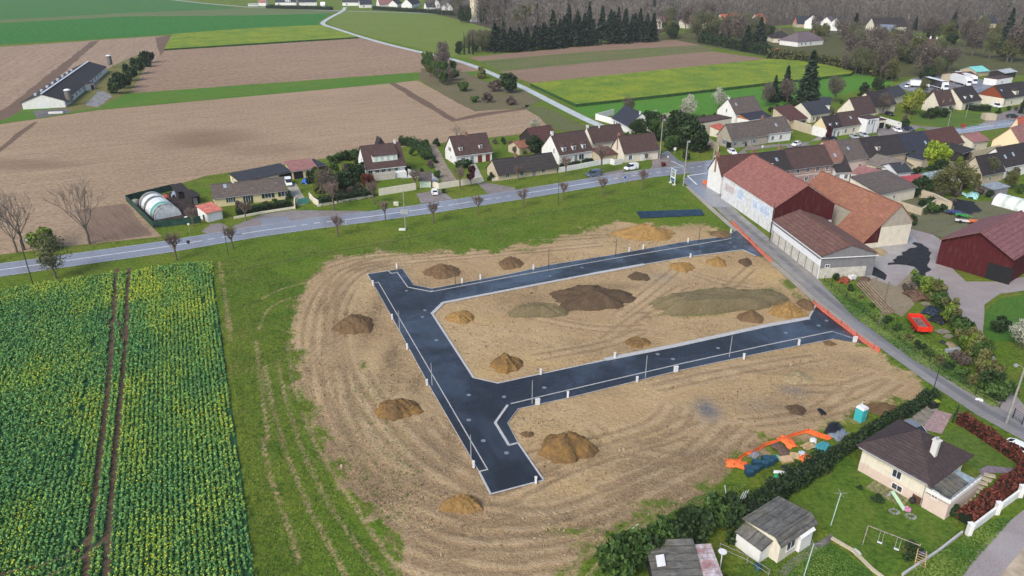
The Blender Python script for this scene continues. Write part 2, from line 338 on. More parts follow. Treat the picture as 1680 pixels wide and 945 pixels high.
gr_=blobs([(1110,495,60,8,.8),(1130,515,90,6,.9),(600,780,25,25,.6),(1080,825,60,14,.9),(1160,795,40,12,.8),(940,870,80,14,.8),(595,600,12,14,.8),(575,570,14,8,.6),(840,515,30,8,.5),(1255,420,14,12,.9),(1290,465,18,14,.8),(1310,485,16,16,.8),(620,800,14,30,.6),(860,410,40,8,.7),(700,430,20,4,.5),(1450,668,25,8,.7),(1560,650,10,6,.5),(1235,790,40,20,1),(1180,700,10,5,.3),(1030,880,60,20,.8),(1380,640,10,5,.3)])
z=np.full(len(P),-.02); ind=sd>0
hn=np.sin(P[:,0]*.9+np.sin(P[:,1]*.7)*2)*.03+np.sin(P[:,1]*1.7+P[:,0]*.6)*.02+nr.normal(0,.015,len(P))
z=np.where(ind,-.09+hn,z); z-= np.clip(.5-trk_,0,.5)*.16
z=z-np.where(ind,np.clip(.5-rw_,0,.5)*.18-.05*np.exp(-((rw_-.8)/.25)**2),0)
nx,ny=len(gx),len(gy_)
idx=np.arange(nx*ny).reshape(ny,nx); Q=np.stack([idx[:-1,:-1].ravel(),idx[:-1,1:].ravel(),idx[1:,1:].ravel(),idx[1:,:-1].ravel()],1)
x0,x1,y0,y1=gx[0],gx[-1],gy_[0],gy_[-1]
ring=np.array([(-2500,-600,-.02),(2500,-600,-.02),(2500,4000,-.02),(-2500,4000,-.02),(x0,y0,-.02),(x1,y0,-.02),(x1,y1,-.02),(x0,y1,-.02)])
V=np.vstack([np.column_stack([P,z]),ring]); k0=len(P)
Q=np.vstack([Q,np.array([(k0,k0+1,k0+5,k0+4),(k0+1,k0+2,k0+6,k0+5),(k0+2,k0+3,k0+7,k0+6),(k0+3,k0,k0+4,k0+7)])])
# keep the grid's rim level with the ring
me=npmesh('ground',V,Q,GROUND)
def setf(me,name,a,pad): 
    t=me.attributes.new(name,'FLOAT','POINT'); t.data.foreach_set('value',np.concatenate([a,np.full(8,pad)]).astype(np.float32))
for nm,a,pd in (('dirt',np.clip(sd,-20,20),-20),('trk',np.clip(trk_,0,9),9),('ruti',ruti_,0),('dk',dk_,0),('yl',yl_,0),('gy',gy_a,0),('gr',gr_,0),('rw',np.clip(rw_,0,5),5)): setf(me,nm,a,pd)
t=me.attributes.new('rut','FLOAT_VECTOR','POINT'); rv=np.zeros((len(P)+8,3)); rv[:len(P),0]=rutd*1.0; rv[:len(P),1]=rs*.06; t.data.foreach_set('vector',rv.astype(np.float32).ravel())
tag(link('ground',me),kind='structure')

# ---------------- flat sheets ----------------
def wobble(W,amp,step):
    o=[]; n=len(W)
    for i in range(n):
        a=np.array(W[i]); c=np.array(W[(i+1)%n]); L=np.hypot(*(c-a)); k=max(1,int(L/step)); nn=np.array([-(c-a)[1],(c-a)[0]])/(L+1e-9)
        for j in range(k): o.append(a+(c-a)*j/k+(nn*rnd.uniform(-amp,amp) if j else 0))
    return o
def sheet(name,pts,mat,z,kind='structure',amp=0,step=4,world=False):
    W=[np.array(p) for p in pts] if world else [g2(p) for p in pts]
    if amp: W=wobble(W,amp,step)
    m=MB(); m.poly([(p[0],p[1],z) for p in W]); o=m.build(name,mat); 
    me=o.data
    if me.polygons[0].normal.z<0: me.flip_normals()
    tag(o,kind=kind); return o
def strip_mb(m,pts,wd,z0,z1,side=0,world=False,mi=0):
    W=[np.array(p,float) for p in pts] if world else [g2(p) for p in pts]
    a=offset_line(W,wd/2+side); c=offset_line(W,-wd/2+side)
    for i in range(len(W)-1):
        if z1-z0<.001: m.poly([(c[i][0],c[i][1],z0),(c[i+1][0],c[i+1][1],z0),(a[i+1][0],a[i+1][1],z0),(a[i][0],a[i][1],z0)],mi)
        else: m.hull([(c[i][0],c[i][1],z0),(c[i+1][0],c[i+1][1],z0),(a[i+1][0],a[i+1][1],z0),(a[i][0],a[i][1],z0)],[(c[i][0],c[i][1],z1),(c[i+1][0],c[i+1][1],z1),(a[i+1][0],a[i+1][1],z1),(a[i][0],a[i][1],z1)],mi)
def strip(name,pts,wd,z0,z1,mat,side=0,world=False,kind='structure'):
    m=MB(); strip_mb(m,pts,wd,z0,z1,side,world); return tag(m.build(name,mat),kind=kind)

PL=[(.360,.262,.172),(.290,.208,.136),(.190,.130,.085),(.25,.175,.115)]
stA=G(335,228); stB=G(30,270)
def ang(p,q): a=g2(p);c=g2(q); return math.atan2(c[1]-a[1],c[0]-a[0])
fC=m_field('ploughed_soil_wide',PL,ang((100,300),(600,240)),.9,.016,.012,.9,stain=[(stA.x,stA.y,24,22,(.15,.095,.062),.6),(stA.x+25,stA.y-14,20,12,(.17,.11,.07),.4),(stB.x,stB.y,30,10,(.15,.10,.07),.5)])
fB=m_field('ploughed_soil_pinkish',[(.31,.215,.150),(.26,.178,.122),(.19,.128,.088)],ang((300,130),(600,100)),.45,.008,.01,.4,rowamt=.7)
fA=m_field('ploughed_soil_pale',[(.34,.245,.175),(.28,.20,.14),(.21,.148,.105)],ang((0,180),(150,75)),.4,.008,.01,.4,rowamt=.7)
fDk=m_field('soil_dark_track',[(.17,.115,.085),(.14,.095,.07),(.10,.07,.05)],0)
fG=m_field('soil_garden_rows',[(.235,.165,.12),(.20,.138,.10),(.115,.078,.058)],ang((165,350),(205,385)),3.0,.05,.02,2,rowamt=.9)
sheet('ploughed_field',[(-60,84),(0,77),(160,66),(280,58),(268,83),(215,152),(205,160),(150,150),(100,150),(30,180),(-200,260)],fA,.02)
sheet('ploughed_field',[(268,83),(588,62),(640,74),(700,90),(755,101),(790,116),(760,118),(690,120),(215,153)],fB,.02)
sheet('ploughed_field',[(-260,270),(0,204),(160,181),(640,137),(685,132),(745,165),(778,182),(860,178),(885,192),(905,212),(840,222),(640,243),(520,262),(340,288),(210,327),(225,348),(265,388),(130,402),(0,418),(-300,470)],fC,.022)
sheet('soil_track',[(150,68),(165,66),(112,112),(30,185),(-30,215),(-40,205),(20,170),(95,110)],fDk,.03,amp=.8,step=8)
sheet('soil_track',[(56,200),(62,200),(28,228),(0,250),(-40,270),(-40,262),(0,242),(25,220)],fDk,.03,amp=.3,step=8)
sheet('soil_track',[(638,137),(648,136),(700,165),(748,195),(785,186),(862,176),(862,180),(785,192),(742,200),(690,170)],fDk,.03,amp=.5,step=8)
sheet('soil_track',[(255,62),(282,57),(270,83),(262,92)],fDk,.034,amp=.5,step=8)
sheet('garden_plot',[(120,345),(205,334),(250,386),(150,402)],fG,.03,amp=.4)
sheet('ploughed_field',[(1000,1000)]*0 or [(768,94),(1060,66),(1110,66),(1150,74),(985,83),(785,100)],m_field('ploughed_soil_strip',[(.27,.18,.128),(.23,.152,.108),(.16,.108,.076)],ang((780,95),(1100,68)),.6,.03,.01,.8),.02)
sheet('ploughed_field',[(820,117),(1165,84),(1262,97),(1000,124),(872,137)],m_field('ploughed_soil_strip_far',[(.26,.178,.125),(.22,.15,.105),(.15,.102,.074)],ang((820,120),(1170,84)),.6,.03,.01,.8),.02)
sheet('vegetable_strips',[(785,100),(985,83),(1150,74),(1172,83),(822,117)],m_field('vegetable_rows',[(.11,.15,.04),(.16,.14,.075),(.05,.095,.02),(.20,.14,.09)],ang((800,110),(1150,78)),.45,.01,.02,.8,rowamt=.9),.02)
GW=m_field('young_wheat',[(.032,.145,.026),(.040,.158,.028),(.022,.105,.020),(.06,.16,.03)],ang((0,70),(400,45)),.25,.006,.01,.3,rowamt=.6)
GW2=m_grass('young_wheat_light',[(.055,.165,.034),(.052,.150,.036),(.04,.11,.035),(.10,.16,.06)],.3,.3)
sheet('wheat_field',[(-80,80),(0,73),(160,64),(283,56),(420,47),(523,42),(522,36),(545,22),(420,25),(210,27),(0,38),(-80,42)],GW,.02)
sheet('wheat_field',[(-80,41),(0,33),(210,21),(400,14),(262,-2),(-300,-5),(-300,60)],GW2,.018)
sheet('field_margin',[(-80,42),(0,37),(210,27),(420,25),(545,22),(556,18),(420,13),(400,14),(210,21),(0,33)],m_grass('pale_verge',[(.13,.17,.07),(.12,.155,.06),(.10,.14,.05),(.17,.17,.09)]),.024,amp=.5,step=10)
sheet('meadow',[(565,18),(700,24),(810,34),(815,60),(800,80),(765,94),(735,93),(700,82),(620,64),(545,42),(538,36)],m_grass('meadow_grass',[(.12,.19,.032),(.155,.19,.04),(.075,.14,.025),(.19,.18,.06)],.7,.3),.02)
sheet('meadow_strip',[(215,153),(680,119),(720,118),(790,118),(760,128),(690,131),(640,137),(160,180),(0,203),(-60,220),(35,175),(90,160),(150,150)],m_grass('strip_grass',[(.062,.17,.018),(.10,.175,.025),(.04,.11,.015),(.13,.14,.05)]),.024,amp=.3,step=5)
sheet('farm_yard',[(88,180),(150,150),(178,112),(205,98),(240,84),(252,92),(215,150),(165,176),(100,186)],m_grass('yard_grass',[(.12,.14,.04),(.17,.15,.05),(.08,.12,.03),(.22,.18,.12)],.9),.028,amp=.5)
sheet('gravel_yard',[(140,172),(160,150),(172,150),(185,158),(160,176)],m_plain('gravel_pale',(.22,.22,.22),.9,.2,.5),.034,amp=.4)
sheet('gravel_yard',[(55,182),(110,178),(118,184),(60,194)],m_plain('concrete_apron',(.13,.12,.12),.8,.2,.3),.034,amp=.4)
sheet('fallow_field',[(862,172),(900,178),(962,208),(950,218),(905,213),(885,192),(862,179)],m_grass('fallow',[(.13,.13,.06),(.11,.13,.045),(.08,.10,.035),(.18,.14,.09)],.9),.03,amp=.4)
sheet('scrub_ground',[(690,112),(760,118),(800,135),(862,150),(890,165),(862,177),(778,183),(745,165),(690,132)],m_grass('scrub_floor',[(.13,.12,.055),(.16,.13,.08),(.07,.10,.03),(.20,.15,.12)],.9),.03,amp=1,step=5)
sheet('pasture',[(940,176),(1260,141),(1400,122),(1465,126),(1462,142),(1400,150),(1330,170),(1180,190),(1000,190),(962,192)],m_grass('pasture_grass',[(.065,.20,.024),(.085,.20,.026),(.045,.14,.018),(.12,.18,.035)],.3,.3),.02)
sheet('hamlet_ground',[(1262,94),(1330,105),(1465,128),(1500,126),(1760,122),(1760,62),(1560,53),(1400,42),(1240,47),(1080,57),(1076,66),(1150,74)],m_grass('hamlet_floor',[(.075,.085,.03),(.10,.10,.04),(.04,.05,.02),(.15,.12,.08)],.8),.012)
for pl in ([(1318,92),(1345,88),(1352,96),(1330,100)],[(1490,62),(1500,54),(1560,56),(1580,66),(1540,74),(1500,76)],[(1300,44),(1330,43),(1334,50),(1304,52)],[(1600,70),(1640,60),(1660,68),(1640,78)]): sheet('hamlet_lawn',pl,m_grass('hamlet_lawn_grass',[(.10,.17,.03),(.13,.17,.04),(.07,.12,.02),(.18,.17,.07)],.6),.02)
sheet('pasture',[(1262,98),(1330,102),(1400,112),(1462,126),(1380,124),(1262,104)],m_grass('pasture_far',[(.06,.15,.03),(.08,.15,.04),(.05,.12,.03),(.14,.12,.07)],.8,.3),.021)
# rapeseed fields further off: a standing crop, its cut edge seen from the side
def m_rape(name,amt=.6):
    b=NB(name,.85,.1); v=b.coord('World'); n=b.noise(v,.9,5,.85); p=b.noise(v,.06,5,.7); q=b.noise(v,.25,3,.6)
    c=b.mix(b.ramp(q,.35,.65),(.055,.155,.022),(.12,.21,.024)); c=b.mix(b.math('MULTIPLY',b.ramp(b.math('ADD',b.math('MULTIPLY',n,.6),b.math('MULTIPLY',p,.4)),.42,.6),amt),c,(.46,.44,.02))
    c=b.mix(.3,c,b.mix(n,(.02,.06,.015),(.22,.28,.04))); b.color(c); b.bump(n,.8,.4); return b.mat
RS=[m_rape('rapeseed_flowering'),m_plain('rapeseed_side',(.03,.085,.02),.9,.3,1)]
def crop_block(name,pts,h):
    W=[g2(p) for p in pts]; m=MB(); n=len(W)
    m.poly([(p[0],p[1],h) for p in W],0)
    for i in range(n):
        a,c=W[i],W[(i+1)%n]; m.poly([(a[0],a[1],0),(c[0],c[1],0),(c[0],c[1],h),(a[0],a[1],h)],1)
    return tag(m.build(name,RS),kind='structure')
crop_block('rapeseed_field',[(270,83),(588,63),(527,43),(420,48),(283,58)],1.1)
crop_block('rapeseed_field',[(870,141),(945,176),(1090,160),(1262,140),(1395,125),(1400,121),(1330,104),(1262,100)],1.3)

# ---------------- roads ----------------
ROAD=m_asphalt('old_wet_asphalt',(.185,.195,.225),(.215,.225,.255),r0=.2,r1=.3,sc_=.03)
LANE=m_asphalt('lane_asphalt',(.17,.165,.16),(.25,.235,.225),r0=.35,r1=.8,sc_=.1)
NEW=m_asphalt('fresh_black_asphalt',(.010,.0115,.015),(.019,.0215,.027),r0=.2,r1=.5,sc_=.07,coat=1.0,dust=.22)
CONC=m_plain('kerb_concrete',(.42,.42,.415),.7,.08,2)
PAINT=m_plain('road_paint',(.75,.76,.78),.5,.08,3)
GRAVEL=m_asphalt('gravel_track_surface',(.22,.19,.185),(.32,.285,.275),r0=.45,r1=.9,sc_=.09)
MC=[(-180,474),(0,443),(150,422),(275,404.5),(420,380),(520,366),(602,356),(700,342.5),(840,321),(962,301),(1060,285),(1110,279.5),(1180,268),(1260,256.5),(1340,245),(1400,236),(1500,223),(1580,213),(1680,199),(1800,183)]
mw=[g2(p) for p in MC]
strip('main_road',mw,8.0,.03,.03,ROAD,world=True)
m=MB()
def along(W,s0,s1):
    o=[];acc=0
    for i in range(len(W)-1):
        L=np.hypot(*(W[i+1]-W[i])); a=max(s0,acc); c=min(s1,acc+L)
        if a<c:
            if not o: o.append(W[i]+(W[i+1]-W[i])*(a-acc)/L)
            o.append(W[i]+(W[i+1]-W[i])*(c-acc)/L)
        acc+=L
    return o
TOT=sum(np.hypot(*(mw[i+1]-mw[i])) for i in range(len(mw)-1))
def sat(px): # distance along the road at photograph column px
    best=None;acc=0
    for i in range(len(MC)-1):
        L=np.hypot(*(mw[i+1]-mw[i]))
        if MC[i][0]<=px<=MC[i+1][0]: return acc+L*(px-MC[i][0])/(MC[i+1][0]-MC[i][0])
        acc+=L
    return acc
dash=[(330,385),(485,550),(710,745),(805,850),(1000,1180),(1440,1460)]
cur=0
for a,c in dash:
    strip_mb(m,along(mw,cur,sat(a)),.22,.036,.036,world=True)
    s=sat(a)+1.2
    while s<sat(c): strip_mb(m,along(mw,s,s+1.5),.22,.036,.036,world=True); s+=3
    cur=sat(c)
strip_mb(m,along(mw,cur,TOT),.22,.036,.036,world=True)
tag(m.build('road_marking',PAINT),kind='structure')
m=MB()
for sd_ in (3.75,-3.75):
    off=offset_line(mw,sd_); strip_mb(m,off,.14,.036,.036,world=True)
tag(m.build('road_edge_line',m_plain('edge_paint',(.45,.46,.48),.6,.2,1)),kind='structure')
# parking lay-bys and drive aprons north of the main road
APR=m_asphalt('apron_surface',(.15,.13,.12),(.24,.205,.19),r0=.4,r1=.8,sc_=.2)
for pts in ([(380,372),(430,352),(480,345),(560,346),(600,346),(600,350),(480,368),(400,384)],[(683,318),(705,314),(722,312),(745,328),(690,334)],[(785,302),(800,300),(845,308),(845,316),(800,318)],
            [(995,283),(1030,276),(1010,292),(960,302),(945,300),(975,288)],[(1070,262),(1086,252),(1100,262),(1125,266),(1180,262),(1178,268),(1100,282),(1060,286),(1070,272)],[(330,380),(345,368),(362,366),(375,372),(352,388)]):
    sheet('drive_apron',pts,APR,.026,amp=.15)
sheet('drive_apron',[(428,359),(470,355),(480,366),(430,374)],ROAD,.0295)
sheet('parking_apron',[(1175,258),(1210,252),(1225,240),(1290,236),(1330,232),(1345,222),(1360,232),(1440,222),(1440,205),(1500,205),(1520,208),(1600,211),(1620,195),(1680,172),(1680,199),(1500,224),(1340,246),(1180,268)],APR,.024)
sheet('verge',[(1222,247),(1290,239),(1292,243),(1228,254)],m_grass('verge_grass'),.030)
sheet('verge',[(1325,234),(1348,229),(1350,236),(1330,239)],m_grass('verge_grass2'),.030)
sheet('verge',[(1497,214),(1512,209),(1527,215),(1505,219)],m_grass('verge_grass3'),.030)
sheet('verge',[(1530,207),(1560,200),(1612,205),(1560,212)],m_grass('verge_grass4',[(.07,.15,.025),(.10,.15,.03),(.05,.11,.02),(.13,.14,.05)]),.031)
sheet('front_lawn',[(1500,190),(1560,182),(1610,188),(1622,197),(1560,202),(1530,205),(1500,200)],m_grass('lawn_e',[(.07,.15,.025),(.10,.15,.03),(.05,.11,.02),(.13,.14,.05)]),.036)
sheet('truck_yard',[(1470,140),(1500,128),(1560,122),(1640,135),(1690,140),(1690,152),(1600,152),(1540,152),(1490,150)],m_asphalt('yard_surface',(.13,.135,.16),(.19,.19,.22)),.026)
# side lane
lanL=[(1128,300),(1170,337),(1200,364),(1250,407),(1330,480),(1405,540),(1470,586),(1530,625),(1600,668),(1680,712),(1760,750)]
strip('side_lane',[(1138,290),(1165,318),(1200,352),(1235,382),(1292,430),(1345,477),(1420,537),(1480,580),(1540,622),(1620,674),(1690,712),(1780,760)],4.6,.022,.022,LANE)
strip('lane_centre_wear',[(1150,305),(1200,352),(1235,382),(1292,430),(1345,477),(1420,537),(1480,580),(1540,622),(1620,674),(1690,712)],1.3,.026,.026,m_asphalt('lane_worn',(.12,.12,.125),(.18,.175,.175)))
sheet('lane_mouth',[(1120,298),(1135,282),(1180,272),(1182,288),(1165,300),(1195,340),(1170,340)],ROAD,.028)
strip('lane_shoulder',[(1128,306),(1170,345),(1210,380),(1265,428),(1325,482),(1390,535),(1440,570)],1.3,.018,.018,m_asphalt('shoulder',(.25,.22,.18),(.33,.29,.24)),side=0)
m=MB()
strip_mb(m,[(1128,288.5),(1160,284)],.4,.036,.036); strip_mb(m,[(1128,288.5),(1143,303)],.4,.036,.036); strip_mb(m,[(1101,264),(1122,274)],.25,.036,.036); strip_mb(m,[(1096,276),(1122,274)],.25,.036,.036)
tag(m.build('junction_marking',PAINT),kind='structure')
# white concrete field path
strip('field_path',smooth_line([(566,12),(563,18),(545,27),(531,35),(528,40),(548,46),(590,60),(640,74),(700,88),(750,99),(790,113),(825,129),(860,144),(900,165),(945,188),(985,207),(1010,214)],2),4.0,.04,.04,m_plain('path_concrete',(.42,.46,.46),.8,.08,.3))
strip('village_road',[(262,-3),(330,5),(410,12),(500,15.5),(563,18),(640,20),(700,22),(760,27),(840,30),(900,33)],5,.045,.045,m_plain('far_road',(.33,.35,.36),.8,.1,.2))
# farm tracks on the right
sheet('farm_yard_concrete',[(1405,428),(1425,400),(1475,372),(1500,388),(1505,400),(1460,430),(1440,455),(1415,462)],m_asphalt('yard_concrete',(.24,.23,.23),(.33,.32,.31),r0=.3,r1=.6),.024,amp=.3)
sheet('gravel_track',[(1480,372),(1530,385),(1558,402),(1562,440),(1585,462),(1640,462),(1720,446),(1720,470),(1640,482),(1615,500),(1612,545),(1640,600),(1668,650),(1700,690),(1690,705),(1655,690),(1632,655),(1600,595),(1560,515),(1530,470),(1500,440),(1470,470),(1440,460),(1450,425)],GRAVEL,.020,amp=.3)
sheet('yard_ground',[(1470,300),(1560,330),(1700,330),(1700,400),(1580,400),(1530,385),(1480,372)],m_field('yard_mud',[(.17,.15,.11),(.12,.13,.06),(.09,.09,.06)],.5),.016,amp=.5)
sheet('yard_ground',[(1400,440),(1440,455),(1480,440),(1510,460),(1500,500),(1480,520),(1440,500)],m_field('yard_sand',[(.27,.215,.155),(.20,.165,.11),(.11,.13,.05)],.5),.018,amp=.6)
BLK=m_plain('black_asphalt_planings',(.018,.02,.026),.8,.3,1,bump=.5)
sheet('asphalt_planings',[(1456,435),(1470,424),(1486,412),(1505,404),(1496,400),(1500,397),(1512,400),(1524,408),(1526,425),(1525,445),(1510,455),(1492,455),(1508,446),(1500,438),(1475,434)],BLK,.03,amp=.5,step=1.2)
sheet('asphalt_planings',[(1404,420),(1430,435),(1455,452),(1452,460),(1440,455),(1425,450),(1405,440)],BLK,.03,amp=.3,step=1.2)
sheet('asphalt_planings',[(1560,325),(1595,330),(1612,345),(1590,352),(1565,345)],BLK,.03,amp=.5,step=1.2)
sheet('bottom_lane',[(1560,960),(1625,880),(1690,828),(1760,780),(1800,800),(1760,960),(1600,1100),(1480,1080)],GRAVEL,.024,amp=.2)
sheet('pale_verge_strip',[(1640,945),(1690,885),(1760,830),(1780,900),(1690,960)],m_plain('pale_sand',(.42,.34,.25),.9,.15,.4),.03,amp=.3)
sheet('round_lawn',[(1614,545),(1618,508),(1640,490),(1720,476),(1720,560),(1660,560),(1625,560)],m_grass('lawn_round',[(.05,.15,.02),(.07,.15,.025),(.035,.10,.015),(.12,.14,.04)]),.026,amp=.2)
CY=m_field('courtyard_ground',[(.22,.19,.155),(.17,.16,.12),(.10,.12,.05)],.5,1,.3,.03)
sheet('courtyard_ground',[(1262,303),(1340,285),(1400,268),(1500,262),(1540,255),(1600,262),(1580,300),(1500,345),(1480,372),(1430,405),(1395,420),(1340,360)],CY,.012,amp=.3)
sheet('gravel_drive',[(700,238),(716,236),(728,262),(742,284),(752,300),(726,304),(712,270),(698,248)],m_plain('drive_gravel',(.24,.20,.15),.9,.2,.6),.014,amp=.2)
sheet('concrete_drive',[(470,305),(485,300),(505,334),(488,338),(478,318)],m_plain('drive_concrete',(.36,.33,.27),.9,.15,.5),.014)
sheet('concrete_path',[(772,270),(780,268),(788,284),(795,298),(784,302),(776,286)],m_plain('path_grey',(.38,.36,.34),.9,.12,.5),.014)
sheet('garden_path_white',[(655,288),(700,284),(712,285),(720,296),(714,306),(700,300),(694,290),(660,293)],m_plain('path_pale',(.36,.36,.38),.8,.12,.5),.014)
sheet('side_street',[(1086,252),(1095,246),(1112,262),(1135,272),(1120,276),(1100,264)],ROAD,.027)
# ---------------- new estate roads ----------------
O=[(602.5,450),(637,444.5),(660,440.5),(679,467.5),(709,473.5),(840,449),(900,435),(1000,419),(1127,396),(1190,388),(1208,378),(1257,421),(1240,420),(1218,410),(1132,421),(1057,434),(970,450),(840,475),(727,497),(709,515),(777,620),(817,629),(970,596),(1110,567),(1260,534),(1327,521),(1338,502),(1418,564),(1368,556),(1260,577),(1110,609),(932,653),(850,671),(833,694),(849.5,727),(892,788),(805,811),(785,774),(706,636),(655,542)]
sheet('new_asphalt_road',O,NEW,.035)
m=MB()
def K(pts,wd=.18,side=0,z1=.06): strip_mb(m,pts,wd*(.78 if wd<.6 else .9),.0,z1,side)
K([(602.5,450),(637,444.5),(642,449),(652,447.5),(669,471.5),(708,479),(840,454),(1000,425.5),(1190,393.5),(1200,391)],.2,z1=.10)
K([(637,444.5),(660,440.5),(679,467.5),(709,473.5),(840,449),(900,435),(1000,419),(1127,396),(1190,388),(1208,378)],.12)
K([(709,515),(727,497),(840,475),(970,450)],.75,z1=.09); K([(970,450),(1057,434)],1.0,z1=.09); K([(1057,434),(1132,421),(1218,410),(1240,420)],.25,z1=.09)
K([(709,515),(777,620)],.45,z1=.09); K([(777,620),(817,629),(970,596)],.25,z1=.09)
K([(993,590),(1110,567),(1260,534),(1327,522)],1.0,z1=.09); K([(1327,522),(1338,502)],.35,z1=.09); K([(970,596),(993,591)],.4,z1=.09)
K([(602.5,450),(612,465)],.2); K([(612,465),(621,463.5),(800,771),(786,774)],.16,z1=.10); K([(786,774),(805,811)],.3,z1=.09)
K([(612,465),(655,542),(706,636),(786,774)],.1); K([(805,811),(892,788)],.22,z1=.09); K([(892,788),(850,727)],.3,z1=.09)
K([(833,665),(812.5,694),(835,731)],.45,z1=.11); K([(835,731),(850,727)],.3,z1=.11)
K([(838,663),(900,648),(1110,599),(1118,597)],.18,z1=.10); K([(1118,597),(1260,566),(1366,544)],.18,z1=.10)
K([(1366,544),(1402,556)],.1); K([(850,727),(833,694),(850,671),(932,653),(1110,609),(1260,577),(1368,556)],.1)
tag(m.build('kerb',CONC),kind='structure')
# ======================= BUILDERS =======================
WHITE=m_wall('white_render',(.74,.74,.71),.35); CREAM=m_wall('cream_render',(.68,.63,.51),.4); CREAMY=m_wall('yellow_render',(.66,.56,.33),.3)
STONE=m_wall('rubble_stone',(.40,.36,.29),.6); BEIGE=m_wall('beige_stone',(.50,.43,.31),.5); PINKR=m_wall('pink_render',(.62,.50,.42),.3)
REDW=m_wall('dark_red_cladding',(.070,.012,.014),.3); RUSTW=m_wall('rust_red_boards',(.22,.055,.025),.3); BRK=m_wall('pale_pink_brick',(.42,.28,.24),.4); ORW=m_wall('brick_orange_wall',(.45,.17,.08),.3)
GREYW=m_wall('grey_boards',(.20,.20,.21),.7); DARKW=m_wall('dark_timber',(.035,.032,.032),.3)
RB=m_roof('brown_tiles',(0.063,0.036,0.033),(0.081,0.049,0.043)); RD=m_roof('dark_tiles',(0.027,0.023,0.024),(0.039,0.032,0.032),.15); RS_=m_roof('slate',(0.032,0.035,0.043),(0.043,0.048,0.057),.08)
RG=m_roof('grey_brown_tiles',(0.094,0.076,0.066),(0.119,0.097,0.085),.25); RM=m_roof('maroon_tiles',(0.077,0.032,0.028),(0.096,0.045,0.037),.15); RO=m_roof('orange_tiles',(.225,.088,.055),(.27,.125,.08),.45,.32,(.30,.19,.06),(.17,.09,.06))
RR=m_roof('rose_tiles',(0.240,0.108,0.100),(0.296,0.144,0.132),.1,.32,(.2,.12,.08),(.15,.08,.075)); RN=m_roof('navy_slate',(0.024,0.027,0.042),(0.034,0.038,0.054),.05); RL=m_roof('lilac_tiles',(0.120,0.092,0.104),(0.152,0.120,0.132),.1)
RT=m_roof('thatch_dark',(0.033,0.030,0.030),(0.046,0.040,0.038),.35,.9); RC=m_roof('corrugated_dark',(.075,.072,.066),(.14,.135,.12),.55,.9,(.15,.125,.05)); RX=m_roof('stained_sheet_roof',(.115,.048,.038),(.155,.085,.068),.45,.9,(.16,.11,.035))
RBO=m_roof('bright_red_tiles',(.42,.09,.06),(.5,.14,.09),.05)
GLASS=m_plain('window_glass',(.035,.045,.06),.12,.1,.5,.6); FRAME=m_plain('window_frame',(.70,.71,.72),.5,.05); SHUT={'g':m_plain('green_shutter',(.015,.045,.03),.5),'r':m_plain('red_brown_shutter',(.16,.035,.022),.5),'b':m_plain('blue_grey_shutter',(.17,.22,.29),.5),'w':m_plain('white_shutter',(.68,.70,.72),.5),'m':m_plain('mint_shutter',(.42,.56,.47),.5),'k':m_plain('dark_opening',(.012,.012,.014),.7)}
DOORM={'w':FRAME,'k':SHUT['k'],'r':SHUT['r'],'g':m_plain('green_door',(.05,.15,.12),.5),'b':m_plain('brown_door',(.10,.05,.03),.5),'n':m_plain('grey_door',(.22,.23,.25),.5)}
METAL=m_plain('galvanised_metal',(.32,.34,.35),.45,.1,3,.5); POLED=m_plain('dark_pole',(.03,.035,.04),.5); CONCP=m_plain('pole_concrete',(.30,.29,.27),.9,.15,1); BRICKM=m_plain('chimney_brick',(.28,.15,.11),.9,.2,3)
SKYL=m_plain('skylight_glass',(.30,.36,.42),.15,.1,1,.6)
def face_fn(face,L,D):
    if face=='f': return lambda u,n,z:(u,-n,z)
    if face=='b': return lambda u,n,z:(L-u,D+n,z)
    if face=='l': return lambda u,n,z:(-n,u,z)
    return lambda u,n,z:(L+n,u,z)
def window(root,fn,u,z,w_=1.1,h=1.2,sh=None,pane=True,n0=0.0):
    a,b_=u-w_/2,u+w_/2; m=MB(); t=.08
    F_=lambda x,y,zz: fn(x,y+n0,zz)
    m.box(a-t,a,.004,.07,z,z+h,0,F_); m.box(b_,b_+t,.004,.07,z,z+h,0,F_); m.box(a-t,b_+t,.006,.07,z+h,z+h+t,0,F_); m.box(a-t-.05,b_+t+.05,.004,.12,z-.07,z,0,F_); m.box(u-.03,u+.03,.01,.06,z,z+h,0,F_)
    o=part(m,'window',FRAME,root); p=MB(); p.box(a,b_,.005,.03,z,z+h,0,F_); part(p,'pane',GLASS,o)
    if sh:
        s=MB(); s.box(a-t-w_/2,a-t-.01,.008,.055,z-.03,z+h+.03,0,F_); part(s,'shutter',SHUT[sh],root)
        s=MB(); s.box(b_+t+.01,b_+t+w_/2,.008,.055,z-.03,z+h+.03,0,F_); part(s,'shutter',SHUT[sh],root)
def door(root,fn,u,w_,h,mat,name='door',z=0.0):
    m=MB(); m.box(u-w_/2,u+w_/2,.005,.06,z+.02,z+h,0,fn); return part(m,name,mat,root)
def slab(m,prof,x0,x1,th,mi=0):    # roof slope: profile points (y,z) in order, given thickness upwards
    for i in range(len(prof)-1):
        (ya,za),(yb,zb)=prof[i],prof[i+1]
        m.hull([(x0,ya,za),(x1,ya,za),(x1,yb,zb),(x0,yb,zb)],[(x0,ya,za+th),(x1,ya,za+th),(x1,yb,zb+th),(x0,yb,zb+th)],mi)
